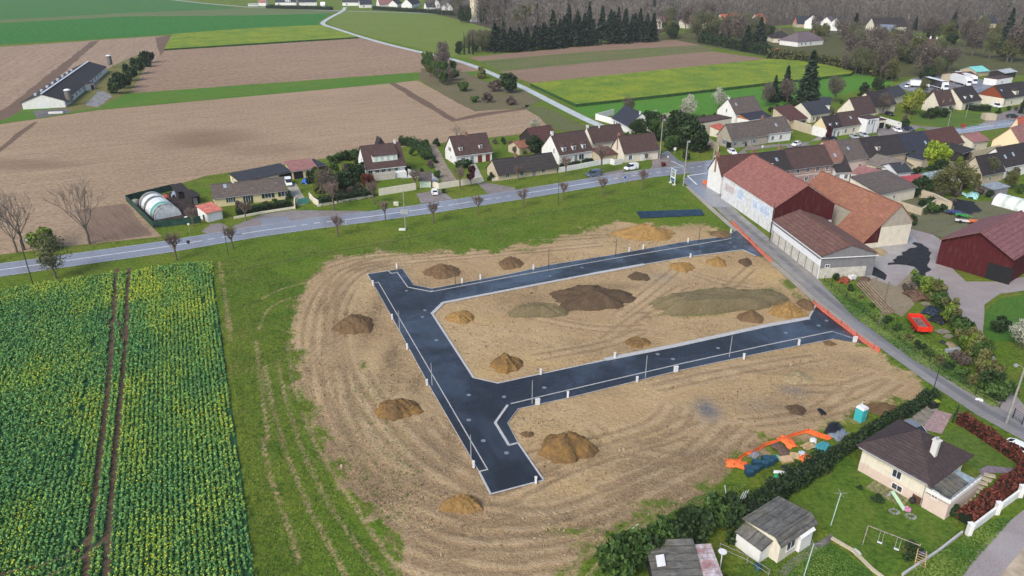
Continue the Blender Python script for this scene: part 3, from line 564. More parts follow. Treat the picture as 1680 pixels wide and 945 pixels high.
def house(name,label,cat,A,B,e,r=None,C=None,D=None,kind='gable',wall=WHITE,roof=RB,ov=.35,og=.25,wins=None,gl=None,chim=(),dorm=(),sky_=(),doors=(),rf=.5,group=None,atg=False,band=None,sh=None,ext=None,gwall=None,world=None,gr=None,vents=0,gutter=True):
    ze=0 if atg else e
    a=g2(A,ze); b_=g2(B,ze); d=b_-a; L=float(np.hypot(*d)); rz=math.atan2(d[1],d[0])
    if C is not None:
        c=g2(C,ze)-a; D=abs(float(-math.sin(rz)*c[0]+math.cos(rz)*c[1]))
        if D<3: D=3
    if r is None: r=D*.42
    root=empty(name,label,cat,(a[0],a[1],0),rz,group)
    m=MB(); yr=rf*D
    if kind=='gable': prof=[(0,0),(D,0),(D,e),(yr,e+r),(0,e)]
    elif kind=='shed': prof=[(0,0),(D,0),(D,e+r),(0,e)]
    else: prof=[(0,0),(D,0),(D,e),(0,e)]
    m.hull([(0,y,z_) for y,z_ in prof],[(L,y,z_) for y,z_ in prof])
    wo_=part(m,'wall',wall,root)
    if gwall is not None and kind=='gable':
        g=MB(); g.hull([(-.03,0.02,e-.1),(-.03,D-.02,e-.1),(-.03,yr,e+r-.05)],[(-.005,0.02,e-.1),(-.005,D-.02,e-.1),(-.005,yr,e+r-.05)]); part(g,'gable_cladding',gwall,root)
    if band:
        z0,z1,bm=band; g=MB(); g.box(-.03,L+.03,-.03,D+.03,z0,z1); part(g,'wall_band',bm,root)
    m=MB(); t=.13
    s1=r/max(yr,.1); s2=r/max(D-yr,.1)
    if kind=='gable':
        slab(m,[(-ov,e-ov*s1+.01),(yr,e+r+.01)],-og,L+og,t); slab(m,[(yr,e+r+.012),(D+ov,e-ov*s2+.012)],-og,L+og,t)
        m.box(-og,L+og,yr-.12,yr+.12,e+r+.06,e+r+t+.07)
    elif kind=='shed': slab(m,[(-ov,e-ov*r/D+.01),(D+ov,e+r+ov*r/D+.01)],-og,L+og,t)
    elif kind=='flat':
        m.box(-.05,L+.05,-.05,D+.05,e+.01,e+.12); m.box(-.08,L+.08,-.08,.12,e+.12,e+.35); m.box(-.08,L+.08,D-.12,D+.08,e+.12,e+.35); m.box(-.08,.12,.12,D-.12,e+.12,e+.35); m.box(L-.12,L+.08,.12,D-.12,e+.12,e+.35)
    elif kind=='hip':
        hx=min(L/2-.01,yr); ze_=e-.1; P=[(-ov,-ov,ze_),(L+ov,-ov,ze_),(L+ov,D+ov,ze_),(-ov,D+ov,ze_)]; q=[(hx,yr,e+r),(L-hx,yr,e+r)]
        n=len(m.v); m.v+=P+q+[(x,y,zz+t) for x,y,zz in P]+[(x,y,zz+t) for x,y,zz in q]
        for f in ((6,7,11,10),(8,9,10,11),(7,8,11),(9,6,10),(0,1,7,6),(1,2,8,7),(2,3,9,8),(3,0,6,9),(3,2,1,0)): m.f.append(tuple(n+i for i in f)); m.m.append(0)
        for (p0,p1) in ((P[0],q[0]),(P[1],q[1]),(P[2],q[1]),(P[3],q[0]),(q[0],q[1])):
            m.tube([(p0[0],p0[1],p0[2]+t+.02),(p1[0],p1[1],p1[2]+t+.02)],.09,5,0)
    ro=part(m,'roof',roof,root)
    if gutter and kind in('gable','shed','hip') and e>2.3:
        g=MB(); g.tube([(-.2,-ov-.06,e-ov*(s1 if kind!='hip' else 0)-.02),(L+.2,-ov-.06,e-ov*(s1 if kind!='hip' else 0)-.02)],.07,5); g.tube([(L-.15,-.1,.1),(L-.15,-.1,e-.3)],.05,5); part(g,'gutter',METAL if wall not in (WHITE,) else FRAME,root)
    ff=face_fn('f',L,D); fl=face_fn('l',L,D); fr=face_fn('r',L,D)
    if wins is None:
        n=max(1,int(L/3.2)); wins=[((i+.5)*L/n,.95,1.0,1.25) for i in range(n)]
        if e>4.6: wins=wins+[(u,3.4,w1,h1) for (u,_,w1,h1) in wins]
    for wv in wins: window(root,ff,wv[0]*(L if wv[0]<=1 and len(wv)>4 else 1),wv[1],wv[2],wv[3],sh)
    for wv in (gl or ()): window(root,fl,wv[0]*D,wv[1],wv[2],wv[3],wv[4] if len(wv)>4 else None)
    for wv in (gr or ()): window(root,fr,wv[0]*D,wv[1],wv[2],wv[3],None)
    for dv in doors:
        fn={'f':ff,'l':fl,'r':fr}[dv[4] if len(dv)>4 else 'f']; LL=L if (len(dv)<=4 or dv[4]=='f') else D
        door(root,fn,dv[0]*LL,dv[1],dv[2],DOORM[dv[3]])
    for cv in chim:
        u,yf,cw=cv[0]*L,cv[1]*D,cv[2]; zt=e+r+ (cv[3] if len(cv)>3 else .9); m=MB(); m.box(u-cw/2,u+cw/2,yf-cw*.4,yf+cw*.4,e,zt); m.box(u-cw/2-.06,u+cw/2+.06,yf-cw*.4-.06,yf+cw*.4+.06,zt+.002,zt+.12)
        c=part(m,'chimney',cv[4] if len(cv)>4 else BRICKM,ro); q=MB(); q.tube([(u,yf,zt+.1),(u,yf,zt+.45)],.12,8); part(q,'chimney_pot',BRICKM,c)
    for dv in dorm:
        u=dv[0]*L; dw=dv[1]; zz=e+dv[2]; hh=dv[3]; y0=(zz-e)/s1; y1=min(yr,(zz+hh-e)/s1)
        m=MB(); m.box(u-dw/2,u+dw/2,y0-.02,y1+.3,zz-.1,zz+hh); dm=part(m,'dormer',dv[4] if len(dv)>4 else wall,root)
        q=MB(); rh=dw*.42 if dv[5:6]!=(0,) else .12; y2=min(yr+.2,(zz+hh+rh-e)/s1)
        if rh>.2:
            for sg in (-1,1): q.hull([(u,y0-.2,zz+hh+rh),(u,y2,zz+hh+rh),(u+sg*(dw/2+.15),y2,zz+hh-.05),(u+sg*(dw/2+.15),y0-.2,zz+hh-.05)],[(u,y0-.2,zz+hh+rh+.1),(u,y2,zz+hh+rh+.1),(u+sg*(dw/2+.15),y2,zz+hh+.05),(u+sg*(dw/2+.15),y0-.2,zz+hh+.05)])
            q.hull([(u-dw/2,y0-.021,zz+hh+.001),(u+dw/2,y0-.021,zz+hh+.001),(u,y0-.021,zz+hh+rh)],[(u-dw/2,y0+.1,zz+hh+.001),(u+dw/2,y0+.1,zz+hh+.001),(u,y0+.1,zz+hh+rh)])
        else: q.hull([(u-dw/2-.2,y0-.3,zz+hh+.01),(u+dw/2+.2,y0-.3,zz+hh+.01),(u+dw/2+.2,yr+.1,e+r+.1),(u-dw/2-.2,yr+.1,e+r+.1)],[(u-dw/2-.2,y0-.3,zz+hh+.12),(u+dw/2+.2,y0-.3,zz+hh+.12),(u+dw/2+.2,yr+.1,e+r+.22),(u-dw/2-.2,yr+.1,e+r+.22)])
        part(q,'dormer_roof',roof,dm)
        nW=max(1,int(dw/1.6)); 
        for i in range(nW):
            uu=u-dw/2+dw*(i+.5)/nW; p=MB(); ww=min(.8,dw*.6)
            p.box(uu-ww/2-.07,uu+ww/2+.07,y0-.07,y0-.022,zz+.1,zz+hh-.08); wd=part(p,'dormer_window',FRAME,dm)
            g=MB(); g.box(uu-ww/2,uu-.03,y0-.085,y0-.06,zz+.17,zz+hh-.15); g.box(uu+.03,uu+ww/2,y0-.085,y0-.06,zz+.17,zz+hh-.15); part(g,'dormer_pane',dv[6] if len(dv)>6 else GLASS,wd) if False else None
            g2_=g.build('pane',dv[6] if len(dv)>6 else GLASS,dm); KIDS.setdefault(dm.name,[]).append(g2_)
    for sv in sky_:
        u=sv[0]*L; y0=sv[1]*yr; y1=y0+.8; m=MB(); z0=e+y0*s1+t+.03; z1=e+y1*s1+t+.03
        m.hull([(u-.4,y0,z0),(u+.4,y0,z0),(u+.4,y1,z1),(u-.4,y1,z1)],[(u-.4,y0,z0+.07),(u+.4,y0,z0+.07),(u+.4,y1,z1+.07),(u-.4,y1,z1+.07)]); part(m,'skylight',SKYL,ro)
    root['dims']=0; del root['dims']
    return root,L,D
# ------------- walls, fences, hedges -------------
def wallrun(name,label,cat,pts,h,th,mat,z0=0,cap=None,world=False):
    m=MB(); strip_mb(m,pts,th,z0-.05,z0+h,0,world)
    o=m.build(name,mat)
    tag(o,label,cat); return o
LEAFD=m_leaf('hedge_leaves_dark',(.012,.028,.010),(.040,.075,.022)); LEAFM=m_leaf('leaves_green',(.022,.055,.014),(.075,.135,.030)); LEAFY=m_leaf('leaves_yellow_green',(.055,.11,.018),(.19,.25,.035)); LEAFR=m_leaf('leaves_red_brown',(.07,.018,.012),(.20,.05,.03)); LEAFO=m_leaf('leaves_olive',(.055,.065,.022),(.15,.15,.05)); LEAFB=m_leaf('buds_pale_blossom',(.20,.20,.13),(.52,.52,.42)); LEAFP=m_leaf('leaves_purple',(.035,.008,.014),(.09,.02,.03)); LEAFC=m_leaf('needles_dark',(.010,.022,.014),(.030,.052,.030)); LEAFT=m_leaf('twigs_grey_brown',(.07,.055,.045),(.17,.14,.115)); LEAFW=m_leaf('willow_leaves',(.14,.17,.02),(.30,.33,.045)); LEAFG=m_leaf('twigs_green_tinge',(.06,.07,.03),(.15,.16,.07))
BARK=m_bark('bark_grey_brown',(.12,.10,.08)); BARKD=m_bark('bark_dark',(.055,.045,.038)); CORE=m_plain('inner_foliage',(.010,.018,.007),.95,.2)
def quads(C,size,tint,up=0.0,asp=1.0):
    n=len(C); a=nr.normal(0,1,(n,3)); a[:,2]*= (1-up); a/=np.linalg.norm(a,axis=1)[:,None]+1e-9
    b_=np.cross(a,nr.normal(0,1,(n,3))); b_/=np.linalg.norm(b_,axis=1)[:,None]+1e-9
    s=(size*nr.uniform(.6,1.3,n))[:,None] if np.isscalar(size) else size[:,None]
    V=np.stack([C-a*s-b_*s*asp*.5,C+a*s*.2-b_*s*asp,C+a*s+b_*s*asp*.5,C-a*s*.2+b_*s*asp],1).reshape(-1,3)
    Q=np.arange(4*n).reshape(n,4); return V,Q,np.repeat(tint,4)
def cloudmesh(name,C,size,mat,tint=None,asp=.8):
    if tint is None: tint=nr.uniform(0,1,len(C))
    V,Q,T=quads(C,size,tint,0,asp); return npmesh(name,V,Q,mat,T)
def clump_points(n,rx,ry,rz,cz,clumps=14,shape=None):
    cs=nr.normal(0,1,(clumps,3)); cs/=np.linalg.norm(cs,axis=1)[:,None]; cs*=nr.uniform(.35,.85,(clumps,1)); cs*=(rx,ry,rz)
    k=nr.randint(0,clumps,n); p=nr.normal(0,1,(n,3)); p/=np.linalg.norm(p,axis=1)[:,None]; p*=(nr.uniform(.5,1.05,(n,1)))
    rr=nr.uniform(.30,.52,clumps)[k][:,None]
    P=cs[k]+p*rr*(rx,ry,rz); P[:,2]+=cz; ct=nr.uniform(.1,.9,clumps)[k]; t=np.clip(ct+nr.normal(0,.22,n)+p[:,2]*.15,0,1)
    P[:,2]=np.maximum(P[:,2],.05); return P,t
def trunkmesh(name,h,r0,r1,bend=.2,mat=BARK,forks=3,top=1.0):
    m=MB(); pts=[(rnd.uniform(-bend,bend)*i/4,rnd.uniform(-bend,bend)*i/4,h*i/4-.1*(i==0)) for i in range(5)]
    m.tube(pts,[r0+(r1-r0)*i/4 for i in range(5)],7)
    for k in range(forks):
        a=rnd.uniform(0,6.28); p=pts[3]; q=(p[0]+math.cos(a)*h*.3,p[1]+math.sin(a)*h*.3,p[2]+h*.35)
        m.tube([p,((p[0]+q[0])/2,(p[1]+q[1])/2,(p[2]+q[2])/2+.1),q],[r1*.8,r1*.5,r1*.25],5)
    return m.mesh(name,mat)
def branches(name,h,mat,levels=4,start=None,r=.16,spread=.55,up=.25,n0=5,kids=3,ratio=.62,twr=.020,l0=None):
    m=MB()
    def grow(p,d,l,r_,lv):
        pts=[p]; q=p; dd=d
        for i in range(2):
            dd=(dd+Vector((rnd.gauss(0,.16),rnd.gauss(0,.16),rnd.gauss(0,.08)+up*.3))).normalized(); q=q+dd*(l/2); pts.append(q)
        m.tube(pts,[r_,r_*.8,r_*.6],3 if lv<levels-1 else 5)
        if lv>0:
            for i in range(kids+(1 if lv==1 else 0)):
                s=rnd.uniform(.4,1.0); b0=pts[1].lerp(pts[2],(s-.4)/.6) if s>.4 else pts[1]
                nd=(dd+Vector((rnd.gauss(0,1),rnd.gauss(0,1),rnd.gauss(0,.6)+up)).normalized()*spread*1.4).normalized()
                grow(b0,nd,l*ratio*rnd.uniform(.8,1.15),max(twr,r_*.55),lv-1)
    z0=start if start is not None else h*.25
    l0=l0 or (h-z0)*.5
    for i in range(n0):
        a=6.283*i/n0+rnd.uniform(-.4,.4); d=Vector((math.cos(a)*spread,math.sin(a)*spread,1)).normalized()
        grow(Vector((0,0,z0*rnd.uniform(.8,1.05))),d,l0,r,levels-1)
    return m.mesh(name,mat)
def tree(name,label,cat,px,py,tm,cm,s=1.0,rz=None,group=None,sz=None,z=0):
    p=G(px,py,z); o=empty(name,label,cat,p,rz if rz is not None else rnd.uniform(0,6.28),group)
    o.scale=(s,s,sz if sz else s)
    if tm: partm(tm,'trunk',o)
    partm(cm,'crown',o); return o
# prototype meshes
T_BARE=[(trunkmesh('bare_trunk_mesh',h*.3,.22,.17,.15,BARK,0),branches('bare_crown_mesh',h,m_bark('bare_twigs_%d'%h,(.20,.165,.14)),4,h*.26,.10,sp,.3,7,3,.68,.020)) for h,sp in ((12,.45),(10,.6),(11,.5))]
T_POLL=[]
for i in range(4):
    T_POLL.append((trunkmesh('pollard_trunk_mesh',2.7,.17,.15,.08,BARK,0),branches('pollard_crown_mesh',5.2,m_bark('pollard_twigs_%d'%i,(.17,.125,.105)),3,2.4,.10,.62,.55,8,5,.74,.018,l0=1.55)))
def crownm(name,n,rx,ry,rz,cz,mat,size=.28,clumps=14):
    P_,t=clump_points(n,rx,ry,rz,cz,clumps); return cloudmesh(name,P_,size,mat,t)
T_GREEN=[(trunkmesh('leafy_trunk_mesh',2.2,.2,.14),crownm('leafy_crown_mesh',3800,2.4,2.3,2.6,3.6,LEAFM,.22,16)) for i in range(2)]
T_YEL=[(trunkmesh('yellow_trunk_mesh',2.0,.16,.1),crownm('yellow_crown_mesh',3400,2.0,2.0,1.9,2.5,LEAFY,.19,12)) for i in range(2)]
T_OLIVE=[(trunkmesh('olive_trunk_mesh',3.0,.22,.15,.2,BARK,5),crownm('olive_crown_mesh',2600,3.0,3.0,3.4,5.0,LEAFO,.18,20)) for i in range(2)]
T_TWIG=[(trunkmesh('twiggy_trunk_mesh',4.0,.22,.14,.3,BARK,6),crownm('twiggy_crown_mesh',2600,3.2,3.2,4.0,6.0,m_,.17,26)) for m_ in (LEAFT,LEAFG,LEAFT)]
T_WIL=[(trunkmesh('willow_trunk_mesh',3.0,.25,.15),crownm('willow_crown_mesh',5200,2.2,2.2,2.3,2.9,LEAFW,.17,18))]
T_LIME=[(trunkmesh('lime_trunk_mesh',2.0,.2,.12),crownm('lime_crown_mesh',5200,2.3,2.3,2.0,2.8,m_leaf('lime_leaves',(.16,.26,.015),(.36,.46,.04)),.18,16))]
T_BLOS=[(trunkmesh('blossom_trunk_mesh',2.5,.18,.12,.2,BARK,5),crownm('blossom_crown_mesh',1900,2.7,2.7,2.7,4.0,LEAFB,.15,20))]
T_DARK=[(trunkmesh('dark_trunk_mesh',1.5,.2,.15),crownm('dark_crown_mesh',3600,2.3,2.3,2.3,2.5,LEAFD,.22,14)) for i in range(2)]
T_PURP=[(trunkmesh('purple_trunk_mesh',2.2,.1,.08),crownm('purple_crown_mesh',1800,1.3,1.3,1.6,3.2,LEAFP,.16,10))]
def conifer(name,h,rad,mat,layers=26,per=60,drop=.25,base=.06):
    C=[];T=[]
    for i in range(layers):
        f=i/(layers-1); zz=h*(base+(1-base)*f); rr=rad*(1-f)**.85*rnd.uniform(.75,1.1)+.12; k=int(per*(1-f*.75))
        nb=rnd.randint(7,11); ph=rnd.uniform(0,6)
        for j in range(k):
            b_=rnd.randrange(nb); a=ph+6.283*b_/nb+rnd.gauss(0,.10); q=rr*math.sqrt(rnd.uniform(.02,1))*rnd.uniform(.8,1.08)
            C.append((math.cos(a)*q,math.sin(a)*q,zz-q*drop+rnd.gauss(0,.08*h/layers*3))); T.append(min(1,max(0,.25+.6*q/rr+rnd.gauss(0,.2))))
    return cloudmesh(name,np.array(C),h*.028,mat,np.array(T),.6)
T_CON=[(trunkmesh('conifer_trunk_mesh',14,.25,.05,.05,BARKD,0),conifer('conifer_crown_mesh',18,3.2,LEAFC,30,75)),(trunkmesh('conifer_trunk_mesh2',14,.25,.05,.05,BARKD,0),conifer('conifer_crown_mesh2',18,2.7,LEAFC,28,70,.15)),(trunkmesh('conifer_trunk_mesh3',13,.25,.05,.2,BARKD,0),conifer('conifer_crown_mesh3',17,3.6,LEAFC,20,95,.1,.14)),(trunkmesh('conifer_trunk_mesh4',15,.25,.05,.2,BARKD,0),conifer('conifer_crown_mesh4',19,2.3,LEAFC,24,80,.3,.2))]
BUSHES={}
def bushm(kind,seed=0):
    k=(kind,seed)
    if k not in BUSHES:
        mt={'d':LEAFD,'m':LEAFM,'y':LEAFY,'r':LEAFR,'o':LEAFO,'t':LEAFT,'p':LEAFP,'b':LEAFB,'w':LEAFW}[kind]
        P_,t=clump_points(1100,1,1,.8,.75,9); BUSHES[k]=cloudmesh('bush_mesh',P_,.12,mt,t)
    return BUSHES[k]
def bush(name,label,px,py,kind,s=1.0,sz=None,cat='shrub',group=None):
    p=G(px,py); o=link(name,bushm(kind,rnd.randrange(2)),None,p,rnd.uniform(0,6)); o.scale=(s*rnd.uniform(.9,1.1),s*rnd.uniform(.9,1.1),sz or s); return tag(o,label,cat,group)
def hedge(name,label,pts,w_,h,mat,dens=26,size=.16,cat='hedge',world=False,round_=.15,core=True):
    W=[np.array(p,float) for p in pts] if world else [g2(p) for p in pts]
    root=empty(name,label,cat,(W[0][0],W[0][1],0))
    W=[q-W[0] for q in W]
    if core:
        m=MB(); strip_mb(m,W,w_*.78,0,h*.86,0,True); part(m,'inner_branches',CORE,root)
    C=[]
    for i in range(len(W)-1):
        a,c=W[i],W[i+1]; L=np.hypot(*(c-a)); n=int(L*(w_+2*h)*dens); t=(c-a)/L; nn=np.array([-t[1],t[0]])
        u=nr.uniform(0,L,n); s=nr.uniform(0,w_+2*h,n); off=np.where(s<h,-w_/2,np.where(s>h+w_,w_/2,s-h-w_/2)); zz=np.where(s<h,s,np.where(s>h+w_,s-h-w_,h))
        bul=np.sin(u*1.3+i)*.12+np.sin(u*3.1)*.07; off=off*(1+bul)+nr.normal(0,.07*w_**.5,n); zz=zz*(1+bul*.7)+nr.normal(0,.06,n)
        C.append(np.column_stack([a[0]+t[0]*u+nn[0]*off,a[1]+t[1]*u+nn[1]*off,np.maximum(zz,.03)]))
    C=np.vstack(C); tt=np.clip(.35+.3*np.sin(C[:,0]*1.7+C[:,1]*1.1)*nr.uniform(0,1,len(C))+nr.normal(0,.2,len(C)),0,1)
    me=cloudmesh(name+'_leaves',C,size,mat,tt); partm(me,'foliage',root); return root
def fence(name,label,pts,h,mat,step=2.5,mesh_mat=None,cat='fence',post=.05,rails=2,solid=None):
    W=[g2(p) for p in pts]; root=empty(name,label,cat,(W[0][0],W[0][1],0)); o0=W[0].copy(); W=[q-o0 for q in W]
    for i in range(len(W)-1):
        a,c=W[i],W[i+1]; L=np.hypot(*(c-a)); n=max(1,int(L/step))
        for k in range(n+(1 if i==len(W)-2 else 0)):
            p=a+(c-a)*k/n; m=MB(); m.box(p[0]-post,p[0]+post,p[1]-post,p[1]+post,0,h+.05); part(m,'post',mat,root)
    m=MB()
    if solid is not None: strip_mb(m,W,.05,.08,h,0,True); part(m,'panel',solid,root)
    else:
        for k in range(rails): 
            zz=h*(k+1)/(rails)-.05; strip_mb(m,W,.035,zz-.02,zz+.02,0,True)
        part(m,'rail',mesh_mat or mat,root)
    return root
# ------------- vehicles -------------
TYRE=m_plain('tyre_rubber',(.015,.015,.016),.8); RIM=m_plain('wheel_rim',(.35,.36,.38),.35,.1,3,.5); HL=m_plain('headlight_lens',(.7,.72,.75),.15,.05); TL=m_plain('tail_light_red',(.4,.02,.015),.3); CGL=m_plain('car_glass',(.02,.025,.032),.08,.1,1,.7)
PC={k:m_plain('car_paint_'+k,c,.25,.04,1,.6) for k,c in {'white':(.78,.79,.80),'silver':(.42,.45,.48),'blue_grey':(.075,.11,.15),'dark_blue':(.018,.028,.055),'black':(.012,.013,.016),'grey':(.16,.18,.20)}.items()}
def loft(m,secs,mi=0):
    n0=len(m.v); k=len(secs[0])
    for s in secs: m.v+=[tuple(p) for p in s]
    for i in range(len(secs)-1):
        for j in range(k):
            j2=(j+1)%k; a=n0+i*k; m.f.append((a+j,a+j2,a+k+j2,a+k+j)); m.m.append(mi)
    m.f.append(tuple(n0+j for j in reversed(range(k)))); m.m.append(mi); m.f.append(tuple(n0+(len(secs)-1)*k+j for j in range(k))); m.m.append(mi)
def carmeshes(kind):
    if kind=='hatch': L,Wd,secs,cab=4.1,1.76,[(-2.0,.45,.75,.70),(-1.92,.30,.98,.82),(-1.3,.24,1.0,.87),(0,.22,.98,.88),(.9,.22,.95,.87),(1.55,.24,.85,.84),(1.95,.30,.70,.74),(2.05,.42,.58,.60)],[(-1.88,.97,.70),(-1.45,1.42,.60),(-.2,1.50,.62),(.35,1.44,.60),(1.05,.95,.72)]
    elif kind=='van': L,Wd,secs,cab=4.4,1.82,[(-2.2,.35,1.0,.86),(-2.15,.28,1.12,.88),(-1.2,.24,1.12,.9),(0,.22,1.08,.9),(1.1,.22,1.0,.88),(1.8,.25,.88,.84),(2.12,.32,.75,.74),(2.2,.42,.6,.6)],[(-2.16,1.1,.84),(-2.08,1.82,.76),(-.2,1.86,.78),(.55,1.78,.72),(1.35,.99,.76)]
    else: L,Wd,secs,cab=4.5,1.8,[(-2.25,.45,.85,.70),(-2.15,.30,1.0,.82),(-1.4,.24,1.0,.88),(0,.22,.97,.89),(1.0,.22,.93,.88),(1.75,.24,.83,.84),(2.15,.30,.70,.74),(2.25,.42,.58,.60)],[(-2.1,.98,.66),(-1.3,1.38,.58),(-.1,1.46,.62),(.4,1.40,.60),(1.2,.93,.72)]
    mb=MB(); loft(mb,[[(x,-hw,zb),(x,-hw*1.0,(zb+zt)/2),(x,-hw*.93,zt-.04),(x,-hw*.85,zt),(x,hw*.85,zt),(x,hw*.93,zt-.04),(x,hw,(zb+zt)/2),(x,hw,zb)] for x,zb,zt,hw in secs])
    rf=MB(); top=[c for c in cab[1:-1]]; loft(rf,[[(x,-hw,z_-.02),(x,-hw*.9,z_+.03),(x,hw*.9,z_+.03),(x,hw,z_-.02)] for x,z_,hw in top])
    if kind=='van': 
        rf.box(-2.17,-.35,-.855,-.80,1.05,1.78); rf.box(-2.17,-.35,.80,.855,1.05,1.78); rf.box(-2.20,-2.13,-.8,.8,1.05,1.78)
    else:
        for s in (-1,1): rf.tube([(cab[0][0],s*cab[0][2],cab[0][1]),(cab[1][0],s*cab[1][2],cab[1][1])],.05,4); rf.tube([(cab[-1][0],s*cab[-1][2],cab[-1][1]),(cab[-2][0],s*cab[-2][2],cab[-2][1])],.05,4); rf.tube([(-.25,s*.80,.97),(-.25,s*.64,1.45)],.04,4)
    gl=MB(); loft(gl,[[(x,-(.84 if kind!='van' else .8) if i in(0,len(cab)-1) else -hw-.02,.9),(x,-hw,z_-.03),(x,hw,z_-.03),(x,(.84 if kind!='van' else .8) if i in(0,len(cab)-1) else hw+.02,.9)] for i,(x,z_,hw) in enumerate(cab)])
    wh=MB(); wh.tube([(0,-.11,0),(0,.11,0)],.32,16); ri=MB(); ri.tube([(0,-.118,0),(0,.118,0)],.2,12)
    hl=MB(); hl.box(-.12,.06,-.16,.16,-.07,.07)
    return dict(L=L,W=Wd,body=mb,roof=rf,glass=gl,wheel=wh,rim=ri,light=hl,ax=L*.30)
CM={k:carmeshes(k) for k in('hatch','van','sedan')}
for k,d_ in CM.items():
    d_['glassm']=d_['glass'].mesh('car_windows',CGL); d_['wheelm']=d_['wheel'].mesh('tyre',TYRE); d_['rimm']=d_['rim'].mesh('rim',RIM); d_['hlm']=d_['light'].mesh('headlight',HL); d_['tlm']=d_['light'].mesh('tail_light',TL)
def car(kind,paint,label,px,py,to,name='parked_car',cat='car',z=.03,group='cars and vans parked in the village',s=1.0):
    d_=CM[kind]; p=G(px,py,z); q=G(to[0],to[1],z); rz=math.atan2(q.y-p.y,q.x-p.x); o=empty(name,label,cat,p,rz,group); o.scale=(s,s,s)
    partm(d_['body'].mesh('car_body',PC[paint]),'body',o); partm(d_['roof'].mesh('car_roof',PC[paint]),'roof',o); partm(d_['glassm'],'windows',o)
    for sx in (-1,1):
        for sy in (-1,1):
            w_=partm(d_['wheelm'],'wheel',o); w_.location=(sx*d_['ax'],sy*(d_['W']/2-.1),.32); partm(d_['rimm'],'rim',w_)
    for sy in (-1,1):
        h_=partm(d_['hlm'],'headlight',o); h_.location=(d_['L']/2-.16,sy*.62,.68); t_=partm(d_['tlm'],'tail_light',o); t_.location=(-d_['L']/2+.10,sy*.66,.85)
    return o
def truck(label,px,py,to,trail,cab='white'):
    p=G(px,py,.03); q=G(to[0],to[1],.03); rz=math.atan2(q.y-p.y,q.x-p.x); o=empty('lorry',label,'lorry',p,rz,'lorries parked in the yard')
    m=MB(); m.box(-12.2,1.0,-1.25,1.25,1.1,3.95); t=part(m,'trailer_box',trail,o)
    m=MB(); m.box(-12.25,1.05,-1.28,1.28,3.955,4.05); m.box(-12.2,1.0,-1.27,1.27,.85,1.09); part(m,'trailer_frame',FRAME,o)
    m=MB(); loft(m,[[(1.3,-1.2,.5),(1.3,-1.2,3.6),(1.3,1.2,3.6),(1.3,1.2,.5)],[(2.2,-1.22,.5),(2.2,-1.2,3.65),(2.2,1.2,3.65),(2.2,1.22,.5)],[(3.2,-1.2,.5),(3.0,-1.1,2.9),(3.0,1.1,2.9),(3.2,1.2,.5)],[(3.4,-1.1,.5),(3.3,-1.05,1.6),(3.3,1.05,1.6),(3.4,1.1,.5)]]); part(m,'cab',PC['white'],o)
    m=MB(); m.hull([(3.33,-1.0,1.6),(3.33,1.0,1.6),(3.06,1.0,2.6),(3.06,-1.0,2.6)],[(3.38,-1.0,1.6),(3.38,1.0,1.6),(3.11,1.0,2.6),(3.11,-1.0,2.6)]); part(m,'windscreen',CGL,o)
    for x in (-11,-9.8,-8.6,-.2,2.6):
        for s in (-1,1): m=MB(); m.tube([(x,s*.9,.5),(x,s*1.22,.5)],.5,14); part(m,'wheel',TYRE,o)
    for s in (-1,1): m=MB(); m.box(3.36,3.45,s*.9-.18,s*.9+.18,.75,.95); part(m,'headlight',HL,o)
    return o
# ------------- poles -------------
def pole(name,label,px,py,h,mat,r=.12,arm=None,cat='pole',cross=False,group=None,wires=None):
    p=G(px,py); o=empty(name,label,cat,p,0,group); m=MB(); m.tube([(0,0,-.1),(0,0,h*.5),(0,0,h)],[r,r*.85,r*.65],8); part(m,'post',mat,o)
    if arm:
        dx,dy=arm; m=MB(); m.tube([(0,0,h*.93),(dx*.5,dy*.5,h*.98),(dx,dy,h*.99)],.04,5); part(m,'arm',mat,o); m=MB(); m.box(dx-.22,dx+.22,dy-.13,dy+.13,h*.96,h*1.0); part(m,'lamp_head',METAL,o)
    if cross:
        m=MB(); m.box(-.7,.7,-.06,.06,h-.45,h-.3); part(m,'crossarm',mat,o)
        for x in (-.6,-.2,.2,.6): m=MB(); m.tube([(x,0,h-.3),(x,0,h-.1)],.05,6); part(m,'insulator',FRAME,o)
    return o
